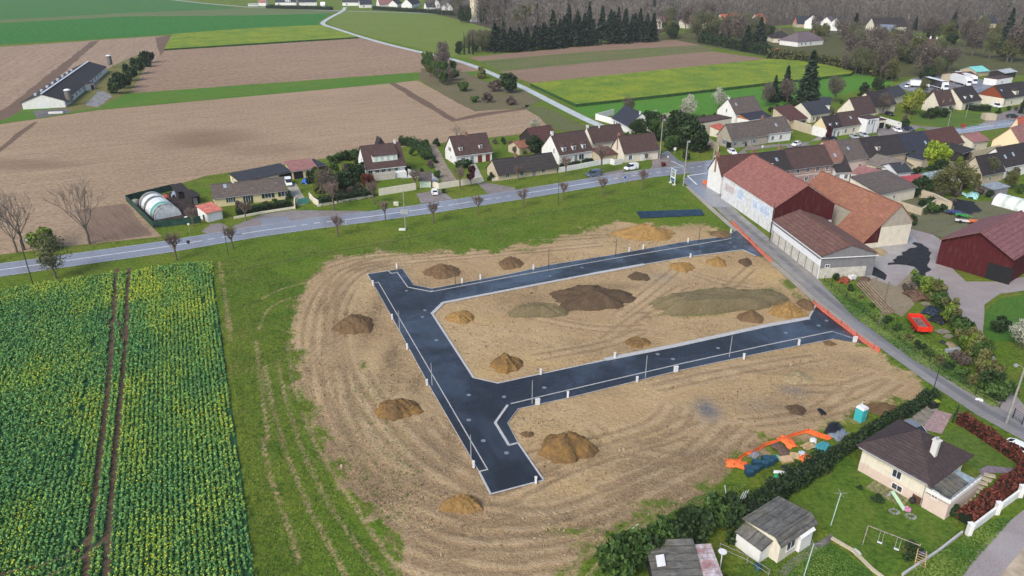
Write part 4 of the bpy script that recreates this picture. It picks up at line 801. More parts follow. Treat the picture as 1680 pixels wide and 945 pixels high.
def heap(name,label,x0,x1,y0,y1,h,mat,seed=1,flat=0.0,rot=0.0,group='soil heaps on the building plots',peaks=None):
    c=G((x0+x1)/2,(y0+y1)/2+ (y1-y0)*.12); sx=abs(G(x1,(y0+y1)/2).x-G(x0,(y0+y1)/2).x)/2; sy=(G(c.x,y0+ (y1-y0)*.35).y-G(c.x,y1).y)/2
    sy=max(sy,sx*.42) if not flat else max(sy*.72,1.3)
    h*=.84
    n=44; V=[];rs=np.random.RandomState(seed)
    ph=rs.uniform(0,6,8)
    for j in range(n+1):
        for i in range(n+1):
            u=i/n*2-1; v_=j/n*2-1; a=math.atan2(v_,u); rr=math.sqrt(u*u+v_*v_)
            lim=.78+.07*math.sin(3*a+ph[0])+.05*math.sin(5*a+ph[1])+.035*math.sin(9*a+ph[2])+.02*math.sin(17*a+ph[6])
            q=rr/lim; k=max(0,1-q) 
            zz=h*(min(1,k/(1-flat))**.8 if flat else (1-(1-k)**1.9)*(1+.15*math.sin(2*a+ph[3])))
            zz*=1+.13*math.sin(u*4+ph[4])*math.cos(v_*3.4+ph[5])
            zz+=(rs.normal(0,.06)+.10*math.sin(u*13+ph[6]*v_+3*math.sin(v_*4))*math.sin(v_*11+u*3))*min(1,k*4)*min(1.5,h)
            V.append((u*sx*1.3,v_*sy*1.3,zz-.14 if k>0 else -.75))
    V=np.array(V); idx=np.arange((n+1)**2).reshape(n+1,n+1); Q=np.stack([idx[:-1,:-1].ravel(),idx[:-1,1:].ravel(),idx[1:,1:].ravel(),idx[1:,:-1].ravel()],1)
    me=npmesh('heap_mesh',V,Q,mat)
    for p in me.polygons: p.use_smooth=True
    o=link(name,me,None,c,rot); return tag(o,label,'soil heap',group)
def m_soil(name,c,c2,c3):
    b=NB(name,.95,.05); v=b.coord('World'); n=b.noise(v,.45,6,.7,.5); f=b.noise(v,2.6,6,.85); g_=b.noise(v,.9,5,.75,.6)
    cc=b.mix(b.ramp(n,.4,.6),c,c2); cc=b.mix(b.math('MULTIPLY',b.ramp(g_,.52,.68),.6),cc,c3); cc=b.mix(.45,cc,b.mix(b.ramp(f,.3,.7),tuple(x*.4 for x in c),tuple(min(1,x*1.6) for x in c2))); b.color(cc); b.bump(b.math('ADD',f,g_),1.0,.35); return b.mat
SO={'y':m_soil('sandy_yellow_soil',(.30,.175,.06),(.38,.24,.095),(.20,.12,.055)),'b':m_soil('brown_soil',(.22,.145,.078),(.165,.105,.06),(.28,.185,.095)),'d':m_soil('dark_topsoil',(.150,.105,.066),(.115,.08,.052),(.15,.10,.06)),'o':m_soil('olive_overgrown_soil',(.235,.185,.115),(.19,.16,.085),(.13,.135,.05)),'m':m_soil('mixed_sand_and_topsoil',(.38,.22,.065),(.17,.11,.06),(.30,.18,.075)),'p':m_soil('pale_sand',(.42,.34,.21),(.38,.30,.17),(.30,.23,.14))}
def WING(r,L,D):
    yr=D/2; s1=4.0/yr; x0=L*.66; w=WW; ze=5.4-s1*w
    m=MB(); m.hull([(x0,-w,0),(L,-w,0),(L,-.01,0),(x0,-.01,0)],[(x0,-w,ze),(L,-w,ze),(L,-.01,5.38),(x0,-.01,5.38)]); part(m,'wing_wall',REDW,r)
    m=MB(); m.hull([(x0-.2,-w-.3,ze-.3*s1+.02),(L+.25,-w-.3,ze-.3*s1+.02),(L+.25,-.1,5.36),(x0-.2,-.1,5.36)],[(x0-.2,-w-.3,ze-.3*s1+.15),(L+.25,-w-.3,ze-.3*s1+.15),(L+.25,-.1,5.5),(x0-.2,-.1,5.5)]); part(m,'wing_roof',RO,r)
    m=MB(); m.box(L+.004,L+.05,.0,D-.02,0,4.6); m.box(L+.004,L+.05,-w+.02,-.005,0,min(4.6,ze-.1)); part(m,'cream_end_wall',CREAM,r)
WW=4.2
# ======================= HOUSES (near to the main road, west to east) =======================
Hs=house
Hs('bungalow','low yellow bungalow with grey-brown roof and dark green shutters west of the white van','house',(350,324),(468,311),2.6,2.5,C=(328,316),wall=CREAMY,roof=RG,wins=[(4,.9,1,1.1),(8.2,.1,1.1,2.1),(13.2,.9,1.5,1.3),(17.3,.9,1.5,1.3)],sh='g',chim=[(.30,.5,.5,.7,FRAME)],sky_=[(.18,.6)],gl=[(.5,1.0,.9,1.1)])
Hs('garage_block','long dark slate lean-to garage block behind the yellow bungalow','garage',(394,299),(477,281.5),2.3,1.0,D=6,kind='shed',wall=CREAMY,roof=RS_,wins=[(6.2,1,1.6,.7)],doors=[(.84,2.6,2.0,'k'),(.96,2.4,2.0,'k'),(.6,2.2,2.0,'w')])
Hs('outbuilding','outbuilding with pink-red sheet roof and yellow end wall beside the slate garage block','outbuilding',(478,281),(520,275.5),2.4,1.0,D=7,kind='shed',wall=CREAMY,roof=RR,wins=[(6,.9,1,1)],doors=[(.25,2.6,2.1,'k')])
Hs('shed','small brown timber shed with dark roof at the right end of the pink-roofed outbuilding','shed',(520,273),(533,269.5),2.4,.6,D=5,kind='shed',wall=m_wall('brown_boards',(.10,.045,.03)),roof=RS_,wins=[])
r3,L3,D3=Hs('chalet_house','white chalet house with wide boxed dormer, mint shutters and front terrace','house',(600,274),(664,267),3.6,4.8,D=9.5,wall=WHITE,roof=RB,ov=.8,wins=[],chim=[(.88,.5,.6,.9,FRAME)],dorm=[(.52,7.2,.8,1.8,WHITE,0,SHUT['m'])],gl=[(.5,4.0,1,1.1)])
ff=face_fn('f',L3,D3)
for u in (1.3,3.1,5.1,6.9,8.6):
    if u<L3-1: window(r3,ff,u,1.5,1.3,1.9,'m')
m=MB(); m.box(1.9,L3-3.6,-2.6,-.04,0,1.5); m.box(1.9,L3-3.6,-2.65,-2.5,1.5,2.3); m.box(1.8,2.1,-2.7,-.04,1.5,2.3); part(m,'terrace',m_wall('terrace_stone',(.52,.47,.42)),r3)
m=MB(); m.hull([(L3,-3.2,0),(L3+3.5,-3.2,0),(L3+3.5,-2.9,0),(L3,-2.9,0)],[(L3,-3.2,2.6),(L3+3.5,-3.2,.9),(L3+3.5,-2.9,.9),(L3,-2.9,2.6)]); m.hull([(L3-3.4,-2.2,0),(L3-.2,-2.2,0),(L3-.2,-.04,0),(L3-3.4,-.04,0)],[(L3-3.4,-2.2,1.6),(L3-.2,-2.2,1.6),(L3-.2,-.04,1.6),(L3-3.4,-.04,1.6)]); part(m,'stair_wall',WHITE,r3)
m=MB(); m.hull([(4.2,5.2,7.0),(8.2,5.2,7.0),(8.2,9.8,4),(4.2,9.8,4)],[(6.2,5.2,10.2),(6.25,5.2,10.2),(6.25,10,9.9),(6.2,10,9.9)]); part(m,'rear_gable',RD,r3)
Hs('cottage','white cottage with brown tiled roof, red-brown shutters and two dark dormers','house',(748,254.6),(807,247.5),3.1,4.6,C=(730.5,243.6),wall=WHITE,roof=RB,wins=[(.20*11.4,.7,1.2,1.3)],chim=[(.45,.5,.8,.8)],dorm=[(.17,1.1,.9,1.2),(.72,1.1,.9,1.2)],doors=[(.10,1.3,1.5,'r'),(.44,1.0,2.1,'n'),(.66,1.4,2.2,'r'),(.88,1.4,2.2,'r')],gl=[(.55,3.3,.9,1.1,'r'),(.45,1.2,.6,.7)])
Hs('long_house','long low house with dark mossy roof and climbers on its pale front wall','house',(817,285),(914,272),2.1,3.0,D=7.5,wall=BEIGE,roof=RT,ov=.6,wins=[(3,.7,1,1.0),(7.5,.7,1,1),(14.5,.7,1,1)],doors=[(.60,1.1,1.9,'n')],chim=[(.38,.5,.7)])
r6,L6,D6=Hs('dormer_house','white house with steep dark brown roof and three white dormers behind a white wall','house',(918,253.5),(971.6,245),3.1,5.0,C=(897,241),wall=WHITE,roof=RB,wins=[(1.6,.9,1,1.2),(8.2,.6,1.8,1.5)],dorm=[(.17,1.3,.5,1.4,FRAME),(.47,1.3,.5,1.4,FRAME),(.77,1.3,.5,1.4,FRAME)],chim=[(.03,.5,.8,.9,FRAME)],doors=[(.5,1,2.1,'n')],gl=[(.3,2.9,.6,1.4)])
Hs('rear_wing_house','cream house with mottled brown roof and thin white chimney behind the three-dormer house','house',(973,234),(1026,227.4),3.1,4.0,D=8,wall=CREAM,roof=RB,chim=[(.35,.45,.45,.6,FRAME),(.01,.5,.7,.7,FRAME)],wins=[(7.8,.8,1,1.2),(2.5,.8,1,1.2)])
Hs('porch_roof','low brown tiled porch roof in front of the mottled brown roof','outbuilding',(985,256),(1012,252),2.0,1.0,D=5,kind='shed',wall=BEIGE,roof=RM,wins=[])
Hs('cream_cottage','cream cottage with brown roof and two shuttered windows beside the parked white van','house',(1024,250.8),(1081,244.6),3.1,4.2,C=(1007,241),wall=CREAM,roof=RB,wins=[(2.3,.8,1.1,1.3),(8.0,.8,1.1,1.3)],sh='w',chim=[(.02,.55,.7,.8)],doors=[(.52,1,2.1,'w')])
Hs('slate_roof_house','white house with navy slate roof by the white-walled yard','house',(1005,193),(1031,206.5),2.8,4.2,D=9.5,wall=WHITE,roof=RN,wins=[(2,.8,1,1.2),(4,.8,1,1.2),(6,.8,1,1.2),(8,.8,1,1.2)],chim=[(.98,.45,.6,.5,FRAME)])
Hs('timber_barn','old timber barn with dark maroon roof behind the steep-roofed white house','barn',(878,233),(915,227),3,3.5,D=9,wall=DARKW,roof=RM,wins=[],doors=[(.4,3,2.4,'k')])
Hs('orange_roof_shed','small beige shed with orange tiled roof beside a dark conical shrub','shed',(852,243),(871,239),2.2,1.4,D=5.5,kind='gable',wall=BEIGE,roof=RO,wins=[])
Hs('gate_kiosk','small white garage with salmon-red sheet roof behind green gates','garage',(339,350),(363.5,344),2.3,.6,D=5,kind='shed',wall=WHITE,roof=m_roof('salmon_sheet',(.50,.14,.10),(.58,.2,.15),.05,.5),wins=[],doors=[(.6,2.4,1.9,'w')])
Hs('shed','dark felt-roofed shed left of the yellow bungalow gable','shed',(292,315),(308,312),2.0,.6,D=5,kind='shed',wall=DARKW,roof=RD,wins=[])
Hs('shed','dark shed nearest the yellow gable wall in the garden compound','shed',(314,324),(327,321),2.0,.6,D=4,kind='shed',wall=DARKW,roof=RD,wins=[],doors=[(.4,1,1.7,'n')])
Hs('poultry_barn','long white poultry barn with dark roof and pale ridge alone among ploughed fields','barn',(108,176),(176,118),2.7,2.9,D=15.5,atg=True,wall=WHITE,roof=RD,rf=.5,wins=[(8+i*7.5,1.0,2.4,1.1) for i in range(11)],doors=[(.52,3.5,2.6,'w','l')],gutter=False)
Hs('barn_annex','small white annex with open doorway against the long poultry barn','outbuilding',(142,149),(156,146),2.8,.8,D=7,atg=True,kind='shed',wall=WHITE,roof=RD,wins=[],doors=[(.75,1.6,2.0,'k')])
# east of the junction, north side
Hs('gabled_house','tall white gabled house with brown roof beyond the flat-roofed cream building','house',(1207.4,187.8),(1250,182),4.2,4.8,C=(1182,179.6),wall=WHITE,roof=RG,wins=[],sky_=[(.18,.5)],gl=[(.5,4.2,.6,1.2)],chim=[(.03,.5,.7,.6,FRAME)])
Hs('slate_outbuilding','white outbuilding with flat slate roof and rust-coloured end beside the tall white gable','outbuilding',(1230,197),(1266,191),3.0,1.2,C=(1213,187),wall=WHITE,roof=RN,gwall=ORW,wins=[(3.5,1,1,1),(5.5,1,1,1)])
Hs('flat_roof_building','cream flat-roofed building with plants on its left wall by the dark trees','outbuilding',(1150,222),(1198,213),4.2,D=7,kind='flat',atg=True,wall=CREAM,wins=[(1,1.5,.8,1.3)],doors=[(.62,1.2,2.1,'k')])
Hs('red_tile_leanto','small red tiled lean-to between the flat-roofed building and the stone house','outbuilding',(1181,214),(1196,210),2.5,.8,D=4,kind='shed',wall=CREAM,roof=RBO,wins=[])
r18,L18,D18=Hs('stone_house','rubble-stone house with blue-grey shutters and mottled brown roof facing the road','house',(1200,227.5),(1260,219.6),3.3,3.9,C=(1172,221),wall=STONE,roof=RG,wins=[(1.9,.8,1.1,1.3),(5.8,.8,1.1,1.3),(9.9,.8,1.1,1.3)],sh='b',gl=[(.45,.9,1.0,1.4,'b')],doors=[(.12,2.2,2.0,'k','l')])
Hs('white_house','white house with grey roof joined to the right end of the stone house','house',(1261.5,218),(1298.5,213.7),3.4,3.9,D=8.5,wall=WHITE,roof=RG,wins=[(1.9,.8,1,1.3),(5.4,.8,1,1.3)],sky_=[(.45,.35)],chim=[(.02,.5,.8)])
Hs('maroon_barn','open-fronted shed with plain maroon roof behind the beige yard wall','barn',(1295,197.6),(1324,193.5),3.2,3.2,D=8,kind='shed',wall=BEIGE,roof=RM,wins=[],doors=[(.75,3,2.4,'k')])
Hs('grey_roof_house','cream house with plain grey roof right of the maroon shed','house',(1331,188.5),(1362,184),3.0,3.6,C=(1314,177.5),wall=CREAM,roof=RS_,wins=[(1.6,.8,1,1.2),(4.5,.8,1,1.2)],doors=[(.35,1,2.0,'b')])
Hs('carport_house','low dark-roofed house with a white gable at the foot of the tall conifer','house',(1345,171),(1362,172),2.6,2.2,D=7,wall=WHITE,roof=RN,wins=[])
Hs('black_roof_cottage','white cottage with black roof and two small white dormers beside a red-brown tree','house',(1357,211),(1381.7,207),3.3,3.4,C=(1337,205),wall=WHITE,roof=RD,gwall=CREAMY,wins=[(1.3,.4,1,2.0)],dorm=[(.28,.8,.5,1.0,FRAME),(.72,.8,.5,1.0,FRAME)],doors=[(.55,.9,2.1,'n'),(.82,.9,1.6,'n')])
Hs('cream_row_house','cream row house with brown roof and one skylight in front of two silver cars','house',(1382.4,206.5),(1417,201.5),3.4,3.6,D=8,wall=CREAM,roof=RB,wins=[(2,.8,1,1.3),(6,.8,1,1.3)],sky_=[(.55,.4)])
Hs('garage_row','flat-roofed cream garages with three dark doors in the village street','garage',(1418,213),(1451,210),2.9,D=7,kind='flat',atg=True,wall=CREAM,wins=[],doors=[(.16,2.2,2.1,'k'),(.5,2.2,2.1,'k'),(.82,2.2,2.1,'k')])
Hs('veranda','white glazed veranda on top of the garages','outbuilding',(1424,196),(1443,193),5.2,D=4,kind='flat',wall=FRAME,wins=[(1,3.4,.9,1.5),(2.6,3.4,.9,1.5)])
Hs('pale_gable_house','house with big pale gable and steep brown roof behind the garages','house',(1406,187.8),(1437,183),3.6,5.2,C=(1375,181),wall=CREAM,roof=RB,wins=[(1.5,.9,1,1.2)],gutter=False)
Hs('brown_roof_house','cream house with long brown roof and white gable tip behind the pale gable','house',(1435,175),(1470,169.5),3.2,4.6,D=10,wall=CREAM,roof=RD,wins=[(6,.8,1,1.3)])
Hs('slate_wing','grey slate wing joined to the long brown roof near the lorries','house',(1462,161),(1487,154),3.2,3,D=8,wall=CREAM,roof=RS_,wins=[])
Hs('red_dormer_house','cream gabled house with brown roof and two red-brown dormers next to the willow','house',(1541,173.3),(1567,169.4),2.8,4.9,C=(1510,169),wall=CREAM,roof=RB,wins=[(1.3,.7,1,1.4)],sh='r',dorm=[(.3,1.0,.8,1.2,RUSTW),(.75,1.0,.8,1.2,RUSTW)],doors=[(.75,1.5,2.0,'b')])
Hs('white_dormer_house','cream house with dark roof and two white dormers beside the rust-red gable','house',(1579.7,168.6),(1610,163),3.0,4.8,C=(1559,158),wall=CREAM,roof=RD,wins=[(3,.8,1,1.2),(6,.8,1,1.2)],dorm=[(.25,1.0,.9,1.3,FRAME),(.6,1.0,.9,1.3,FRAME)],chim=[(.03,.5,.7)])
Hs('rust_gable_house','dark-roofed house with rust-red boarded gable and a white-framed dormer','house',(1648,161.4),(1695,154),3.6,4.3,C=(1611,153.5),wall=CREAM,roof=RD,gwall=RUSTW,wins=[(1,.8,.9,1.8),(6,.8,1,1.2)],dorm=[(.45,2.2,.5,1.7,CREAM)],sky_=[(.1,.5)])
# south side of the street (seen over their back roofs)
Hs('end_house','end-of-row house with red-brown roof and tall whitewashed gable at the lane corner','house',(1184,287.5),(1251,282),5.2,4.2,C=(1166,276),wall=WHITE,roof=RM,wins=[(7.5,3.4,1,1.3)],gl=[],chim=[(.02,.5,.8)])
Hs('brick_row_house','pink brick row house with dark mossy roof, small white dormer and skylight','house',(1251.5,283.2),(1301,276.3),5.0,4.0,D=9,wall=BRK,roof=RD,dorm=[(.33,1.2,.8,1.2,FRAME)],sky_=[(.62,.45)],chim=[(.05,.6,.7),(.95,.6,.7)],band=(2.55,2.8,CREAM))
Hs('brick_row_house','pink brick row house with plain brown roof, wider than its dormered neighbour','house',(1301.5,276.2),(1366,268),5.0,4.2,D=9,wall=BRK,roof=RB,band=(2.55,2.8,CREAM))
Hs('narrow_house','narrow row house with orange-brown roof and one skylight','house',(1367,266.2),(1386,263.5),5.0,4.8,D=10,wall=PINKR,roof=m_roof('orange_brown_tiles',(.20,.095,.07),(.24,.13,.10),.3),wins=[],sky_=[(.4,.2)])
Hs('grey_row_house','row house with grey-brown roof and tilted skylight beside the narrow orange-brown one','house',(1387.5,262.5),(1424,257.5),4.0,4.4,D=10,wall=PINKR,roof=RG,wins=[(6,1,1,1.2)],sky_=[(.35,.45)])
Hs('cream_dormer_row_house','dark row house with a single cream dormer in the middle of the street row','house',(1425,257.3),(1455,253.4),4.0,4.4,D=9.5,wall=BEIGE,roof=RD,wins=[],dorm=[(.65,1.2,1.1,1.3,CREAM)])
Hs('dark_row_house','row house with plain dark grey roof over a beige back wall','house',(1455.8,253.3),(1487,249),4.0,4.2,D=9.5,wall=BEIGE,roof=RD,wins=[(3,1,.7,.9)])
Hs('navy_row_house','row house with navy roof and a large skylight at its right end','house',(1487.5,248.8),(1531,243),3.8,4.2,D=9.5,wall=BEIGE,roof=RN,wins=[],sky_=[(.83,.25)])
Hs('navy_wing','short back wing with navy roof beside the bright green willow','outbuilding',(1489,256),(1514,262),3.4,1.5,D=6,kind='shed',wall=BEIGE,roof=RN,wins=[])
Hs('russet_house','house with russet-brown roof closing the row before the carport','house',(1532.4,241.8),(1581,232.9),3.2,4.0,D=9.5,wall=BEIGE,roof=RM,wins=[(4,.7,1,1.1)],doors=[(.15,2.5,2,'k'),(.65,1.5,2,'k')])
Hs('carport','dark-roofed open carport on wooden posts by the stone wall','carport',(1577,252),(1597,245),2.8,.8,D=8,kind='shed',wall=DARKW,roof=RD,wins=[])
Hs('stone_outbuilding','L-shaped stone outbuilding with weathered grey-brown roof inside the block','outbuilding',(1422.7,266),(1468,278),3.0,1.8,D=8,wall=BEIGE,roof=m_roof('weathered_roof',(.15,.13,.11),(.19,.165,.14),.4),wins=[],doors=[(.55,3.5,2.2,'k')])
Hs('slate_lean_to','slate lean-to with white upstand joined to the weathered outbuilding','outbuilding',(1472,283),(1496,281),2.8,1.6,D=7,wall=FRAME,roof=RS_,wins=[])
Hs('crimson_roof_shed','small shed with crimson sheet roof in the gardens behind the row','shed',(1479.5,290),(1496,299),2.6,.5,D=4.5,kind='shed',wall=ORW,roof=m_roof('crimson_sheet',(.33,.05,.06),(.40,.08,.09),.02,.5),wins=[])
Hs('cream_store','cream store building with broad pale-brown roof behind the orange-roofed barn','outbuilding',(1443,318.5),(1503,306),3.2,2.0,C=(1409.6,300),kind='shed',wall=CREAM,roof=RG,wins=[(2,1.2,.7,.7),(6,1.2,.8,.8)])
Hs('back_cottage','small cottage with dark hipped roof and white end wall behind the barns','house',(1372,282),(1396,281),2.8,3.2,D=9,kind='gable',wall=WHITE,roof=RD,wins=[(3.2,.8,.9,1.1)],doors=[(.1,1.5,2,'n')])
Hs('pink_outbuilding','low pale outbuilding with pink sheet roof beside the small dark-roofed cottage','outbuilding',(1397,284),(1440,293),2.6,1.0,D=5,kind='shed',wall=WHITE,roof=RR,wins=[],doors=[(.45,1.2,1.9,'k')])
r32,L32,D32=Hs('painted_wall_barn','big barn with rose-red roof and whitewashed lane wall bearing faded painted lettering','barn',(1187.4,287.4),(1271,340.7),6.2,5.0,D=15,wall=m_wall('stained_whitewash',(.70,.71,.71),.85),roof=m_roof('rose_red_tiles',(.215,.080,.066),(.265,.115,.095),.12,.32,(.33,.2,.05),(.14,.06,.055)),ov=.15,og=.3,wins=[],gutter=False)
fr=face_fn('r',L32,D32); g=MB(); g.box(.05,D32-.05,.006,.04,2.4,6.2,0,fr); g.hull([fr(.05,.006,6.2),fr(D32-.05,.006,6.2),fr(D32/2,.006,11.0)],[fr(.05,.04,6.2),fr(D32-.05,.04,6.2),fr(D32/2,.04,11.0)]); part(g,'gable_cladding',REDW,r32)
ff=face_fn('f',L32,D32); BL=m_plain('faded_blue_paint',(.30,.40,.60),.9,.25,3); BL2=m_plain('faded_pale_blue_ground',(.60,.67,.76),.9,.12,1); PK=m_plain('faded_pink_paint',(.58,.50,.50),.9,.2,2)
m=MB(); m.box(L32*.30,L32*.47,.004,.012,2.6,5.6,0,ff); part(m,'painted_panel',BL2,r32); m=MB(); m.box(L32*.06,L32*.24,.004,.012,2.8,4.6,0,ff); part(m,'painted_panel',PK,r32)
m=MB(); m.box(L32*.62,L32*.94,.004,.012,2.9,5.5,0,ff); part(m,'painted_panel',BL2,r32)
def faded(rows,parent,mat):
    for (x0,x1,z0,z1,n) in rows:
        m=MB(); st=(x1-x0)/n
        for i in range(n):
            a=x0+i*st; k=rnd.randrange(4); t_=st*.17; hgt=(z1-z0)*rnd.uniform(.7,1)
            m.box(a,a+t_,.014,.022,z0,z0+hgt,0,ff)
            if k!=0: m.box(a+st*.5,a+st*.5+t_,.014,.022,z0,z0+hgt*rnd.uniform(.5,1),0,ff)
            if k in(1,3): m.box(a+t_,a+st*.5,.0145,.022,z0+hgt*.45,z0+hgt*.45+t_,0,ff)
            if k in(2,3): m.box(a+t_,a+st*.5,.0145,.022,z0+hgt-t_,z0+hgt,0,ff)
        part(m,'faded_lettering',mat,parent)
faded([(L32*.34,L32*.44,4.7,5.4,6),(L32*.33,L32*.45,3.9,4.6,5),(L32*.35,L32*.43,3.1,3.7,5),(L32*.64,L32*.72,3.2,5.2,2),(L32*.78,L32*.93,3.3,5.2,5)],r32,BL)
faded([(L32*.08,L32*.22,3.4,4.3,8)],r32,m_plain('faded_grey_paint',(.50,.42,.44),.9,.2))
m=MB(); m.tube([(L32+.2,-.3,0),(L32+.2,-.3,6.4)],.09,6); part(m,'drainpipe',POLED,r32)
r46,L46,D46=Hs('orange_roof_barn','long stone barn with orange mossy roof and cream end wall beside the concrete yard','barn',(1321,309),(1447,367.5),5.4,4.0,C=(1355,300),wall=STONE,roof=RO,ov=.2,wins=[],gutter=False,doors=[(.03,1.6,3,'k')])
0 and Hs('orange_roof_wing','low wing with orange mossy roof projecting from the orange-roofed barn','barn',(1392.5,366.5),(1432.5,384),4.6,1.2,D=6.5,kind='shed',wall=REDW,roof=RO,ov=.15,wins=[],gutter=False)
0 and Hs('cream_yard_building','tall cream rendered yard end building below the orange-roofed barn','outbuilding',(1424,396),(1478,372),3.4,1.4,D=5,kind='shed',atg=False,wall=CREAM,roof=RM,wins=[],gutter=False)
WING(r46,L46,D46)
r47,L47,D47=Hs('lane_barn','long low barn with stained maroon roof and white metal edge trim along the lane','barn',(1270,361),(1349,419.7),4.9,2.0,D=11.5,wall=GREYW,roof=RX,ov=.25,wins=[],gutter=False)
m=MB(); m.box(-.04,L47+.04,-.045,-.005,0,2.6); m.box(L47+.005,L47+.045,-.02,D47*.86,0,2.2); part(m,'plastered_base',m_wall('stained_plaster',(.55,.53,.46),.9),r47)
m=MB(); m.box(-.04,L47+.04,-.06,-.006,2.62,3.9); part(m,'white_band',m_wall('white_band_paint',(.72,.74,.76),.3),r47)
m=MB()
for k in range(7): m.box(L47*k/7+.5,L47*k/7+.75,-.09,-.05,0,2.6)
part(m,'pilaster',GREYW,r47)
m=MB(); m.box(-.3,L47+.3,-.42,-.34,4.55,4.75); m.box(L47+.25,L47+.36,-.35,D47+.3,4.4,4.55); m.tube([(L47+.1,-.2,0),(L47+.1,-.2,4.6)],.08,6); part(m,'white_gutter',FRAME,r47)
fr=face_fn('r',L47,D47); window(r47,fr,1.5,2.4,.9,.5)
r48,L48,D48=Hs('red_barn','big dark red clad barn with maroon sheet roof right of the farm yard','barn',(1665,425),(1725,388),5.4,3.6,C=(1552.5,389),wall=REDW,roof=m_roof('maroon_sheet',(.16,.065,.065),(.20,.09,.09),.02,.9,(.1,.1,.1),(.1,.05,.05)),ov=.2,og=.8,wins=[],gutter=False,doors=[(.14,4.5,3.4,'k','l')])
# bungalow in the near garden
r49,L49,D49=Hs('hip_roof_bungalow','cream and pink raised bungalow with big brown hipped roof in the near garden','house',(1417,732),(1524,790),3.7,2.9,C=(1478,694),kind='hip',wall=CREAM,roof=m_roof('brown_weathered_tiles',(.042,.030,.031),(.060,.042,.042),.25,.36,(.13,.11,.06)),ov=.65,wins=[(4.6,1.9,1.0,1.0),(5.0,.3,1.2,.75),(9.2,1.9,.6,1.0)],band=(0,1.4,PINKR),doors=[(.92,1.2,1.1,'b')])
m=MB(); m.box(6.2,6.9,3.1,3.7,4.3,7.1); m.box(6.1,7.0,3.0,3.8,7.102,7.2); c=part(m,'chimney',m_wall('white_chimney',(.6,.6,.57),.3),r49); m=MB(); m.tube([(6.55,3.4,7.2),(6.55,3.4,7.6)],.16,8); part(m,'chimney_pot',METAL,c)
m=MB(); m.box(L49+.02,L49+2.7,-.1,D49-1.5,0,2.1); te=part(m,'terrace_block',PINKR,r49)
m=MB(); m.box(L49+.03,L49+2.5,.1,D49-1.7,2.355,2.40); part(m,'terrace_tiles',m_plain('terrace_tiles',(.32,.40,.45),.3,.15,2,.6),r49)
m=MB(); m.box(L49+2.6,L49+2.8,-.1,D49-1.5,2.36,2.8); m.box(L49+.02,L49+2.6,-.15,.05,2.36,2.8); part(m,'parapet',WHITE,r49)
m=MB(); m.hull([(L49+.05,.0,3.5),(L49+2.5,.0,3.0),(L49+2.5,4.4,3.0),(L49+.05,4.4,3.5)],[(L49+.05,.0,3.62),(L49+2.5,.0,3.12),(L49+2.5,4.4,3.12),(L49+.05,4.4,3.62)]); part(m,'lean_to_roof',RC,r49)
m=MB()
for k in range(9): m.tube([(L49+2.7,.2+k*(D49-1.9)/8,2.8),(L49+2.7,.2+k*(D49-1.9)/8,3.3)],.03,5)
m.tube([(L49+2.7,.2,3.3),(L49+2.7,D49-1.7,3.3)],.04,5); part(m,'railing',METAL,r49)
r50,L50,D50=Hs('cabin','small cream cabin with mossy corrugated roof beside the dark hedge','cabin',(1281,893),(1336,856),2.7,.55,C=(1216,857),rf=.14,wall=CREAM,roof=RC,ov=.3,wins=[(2.0,1.0,1.4,1.1)],doors=[(.70,1.9,2.0,'w')],gutter=False)
m=MB(); m.box(L50*.55,L50*.9,-.4,-.02,0,2.1); m.hull([(L50*.5,-.6,2.2),(L50*.92,-.6,2.2),(L50*.92,0,2.6),(L50*.5,0,2.6)],[(L50*.5,-.6,2.28),(L50*.92,-.6,2.28),(L50*.92,0,2.68),(L50*.5,0,2.68)]); part(m,'porch',WHITE,r50)
m=MB(); m.box(-1.6,-.02,D50*.25,D50*.95,0,1.9); part(m,'side_store',WHITE,r50); m=MB(); m.hull([(-1.8,D50*.2,1.9),(0,D50*.2,2.4),(0,D50*.98,2.4),(-1.8,D50*.98,1.9)],[(-1.8,D50*.2,1.98),(0,D50*.2,2.48),(0,D50*.98,2.48),(-1.8,D50*.98,1.98)]); part(m,'side_store_roof',RC,r50)
Hs('corrugated_shed','low shed under patched dark corrugated sheets at the bottom edge','shed',(1075,950),(1150,948),2.0,.7,D=4.2,kind='shed',wall=DARKW,roof=RC,wins=[],gutter=False)
Hs('rusty_roof_shed','low shed roof of white and rust-red sheets right of the dark corrugated shed','shed',(1152,960),(1186,958),1.9,.5,D=4.5,kind='shed',wall=DARKW,roof=m_roof('patchy_white_rust',(.62,.64,.68),(.20,.06,.05),.2,.6),wins=[],gutter=False)
# right-hand edge
Hs('cream_gable_house','house with very large plain cream gable and rose roof at the right edge','house',(1676,238),(1722,222),3.6,4.6,C=(1609,236),wall=m_wall('warm_cream_render',(.75,.62,.40),.15),roof=RR,wins=[],gutter=False)
Hs('cream_red_house','cream house with bright red roof behind the large cream gable','house',(1672,212),(1705,205),3.6,3.6,C=(1641,217),wall=m_wall('warm_cream_render2',(.72,.60,.42),.15),roof=RBO,wins=[])
Hs('small_rose_roof_house','small cream house with low rose-tiled roof beside the wet road','house',(1597,233),(1622,229),2.8,1.6,D=8,wall=CREAM,roof=RR,wins=[(1.5,.8,.8,.9)])
Hs('white_skylight_house','white house with dark roof and two skylights at the right edge of the block','house',(1649.3,273),(1705,262),3.6,4.4,C=(1624,259),wall=WHITE,roof=RD,wins=[(1.6,1,1,1.2),(3.8,1,1,1.2),(7,1,1,1.2)],sky_=[(.12,.35),(.36,.4)])
Hs('stone_gable_house','stone-gabled house with very dark roof left of the white skylight house','house',(1612,286),(1648,279),3.0,4.2,C=(1583,276),wall=BEIGE,roof=RD,wins=[(4,.8,1,1)])
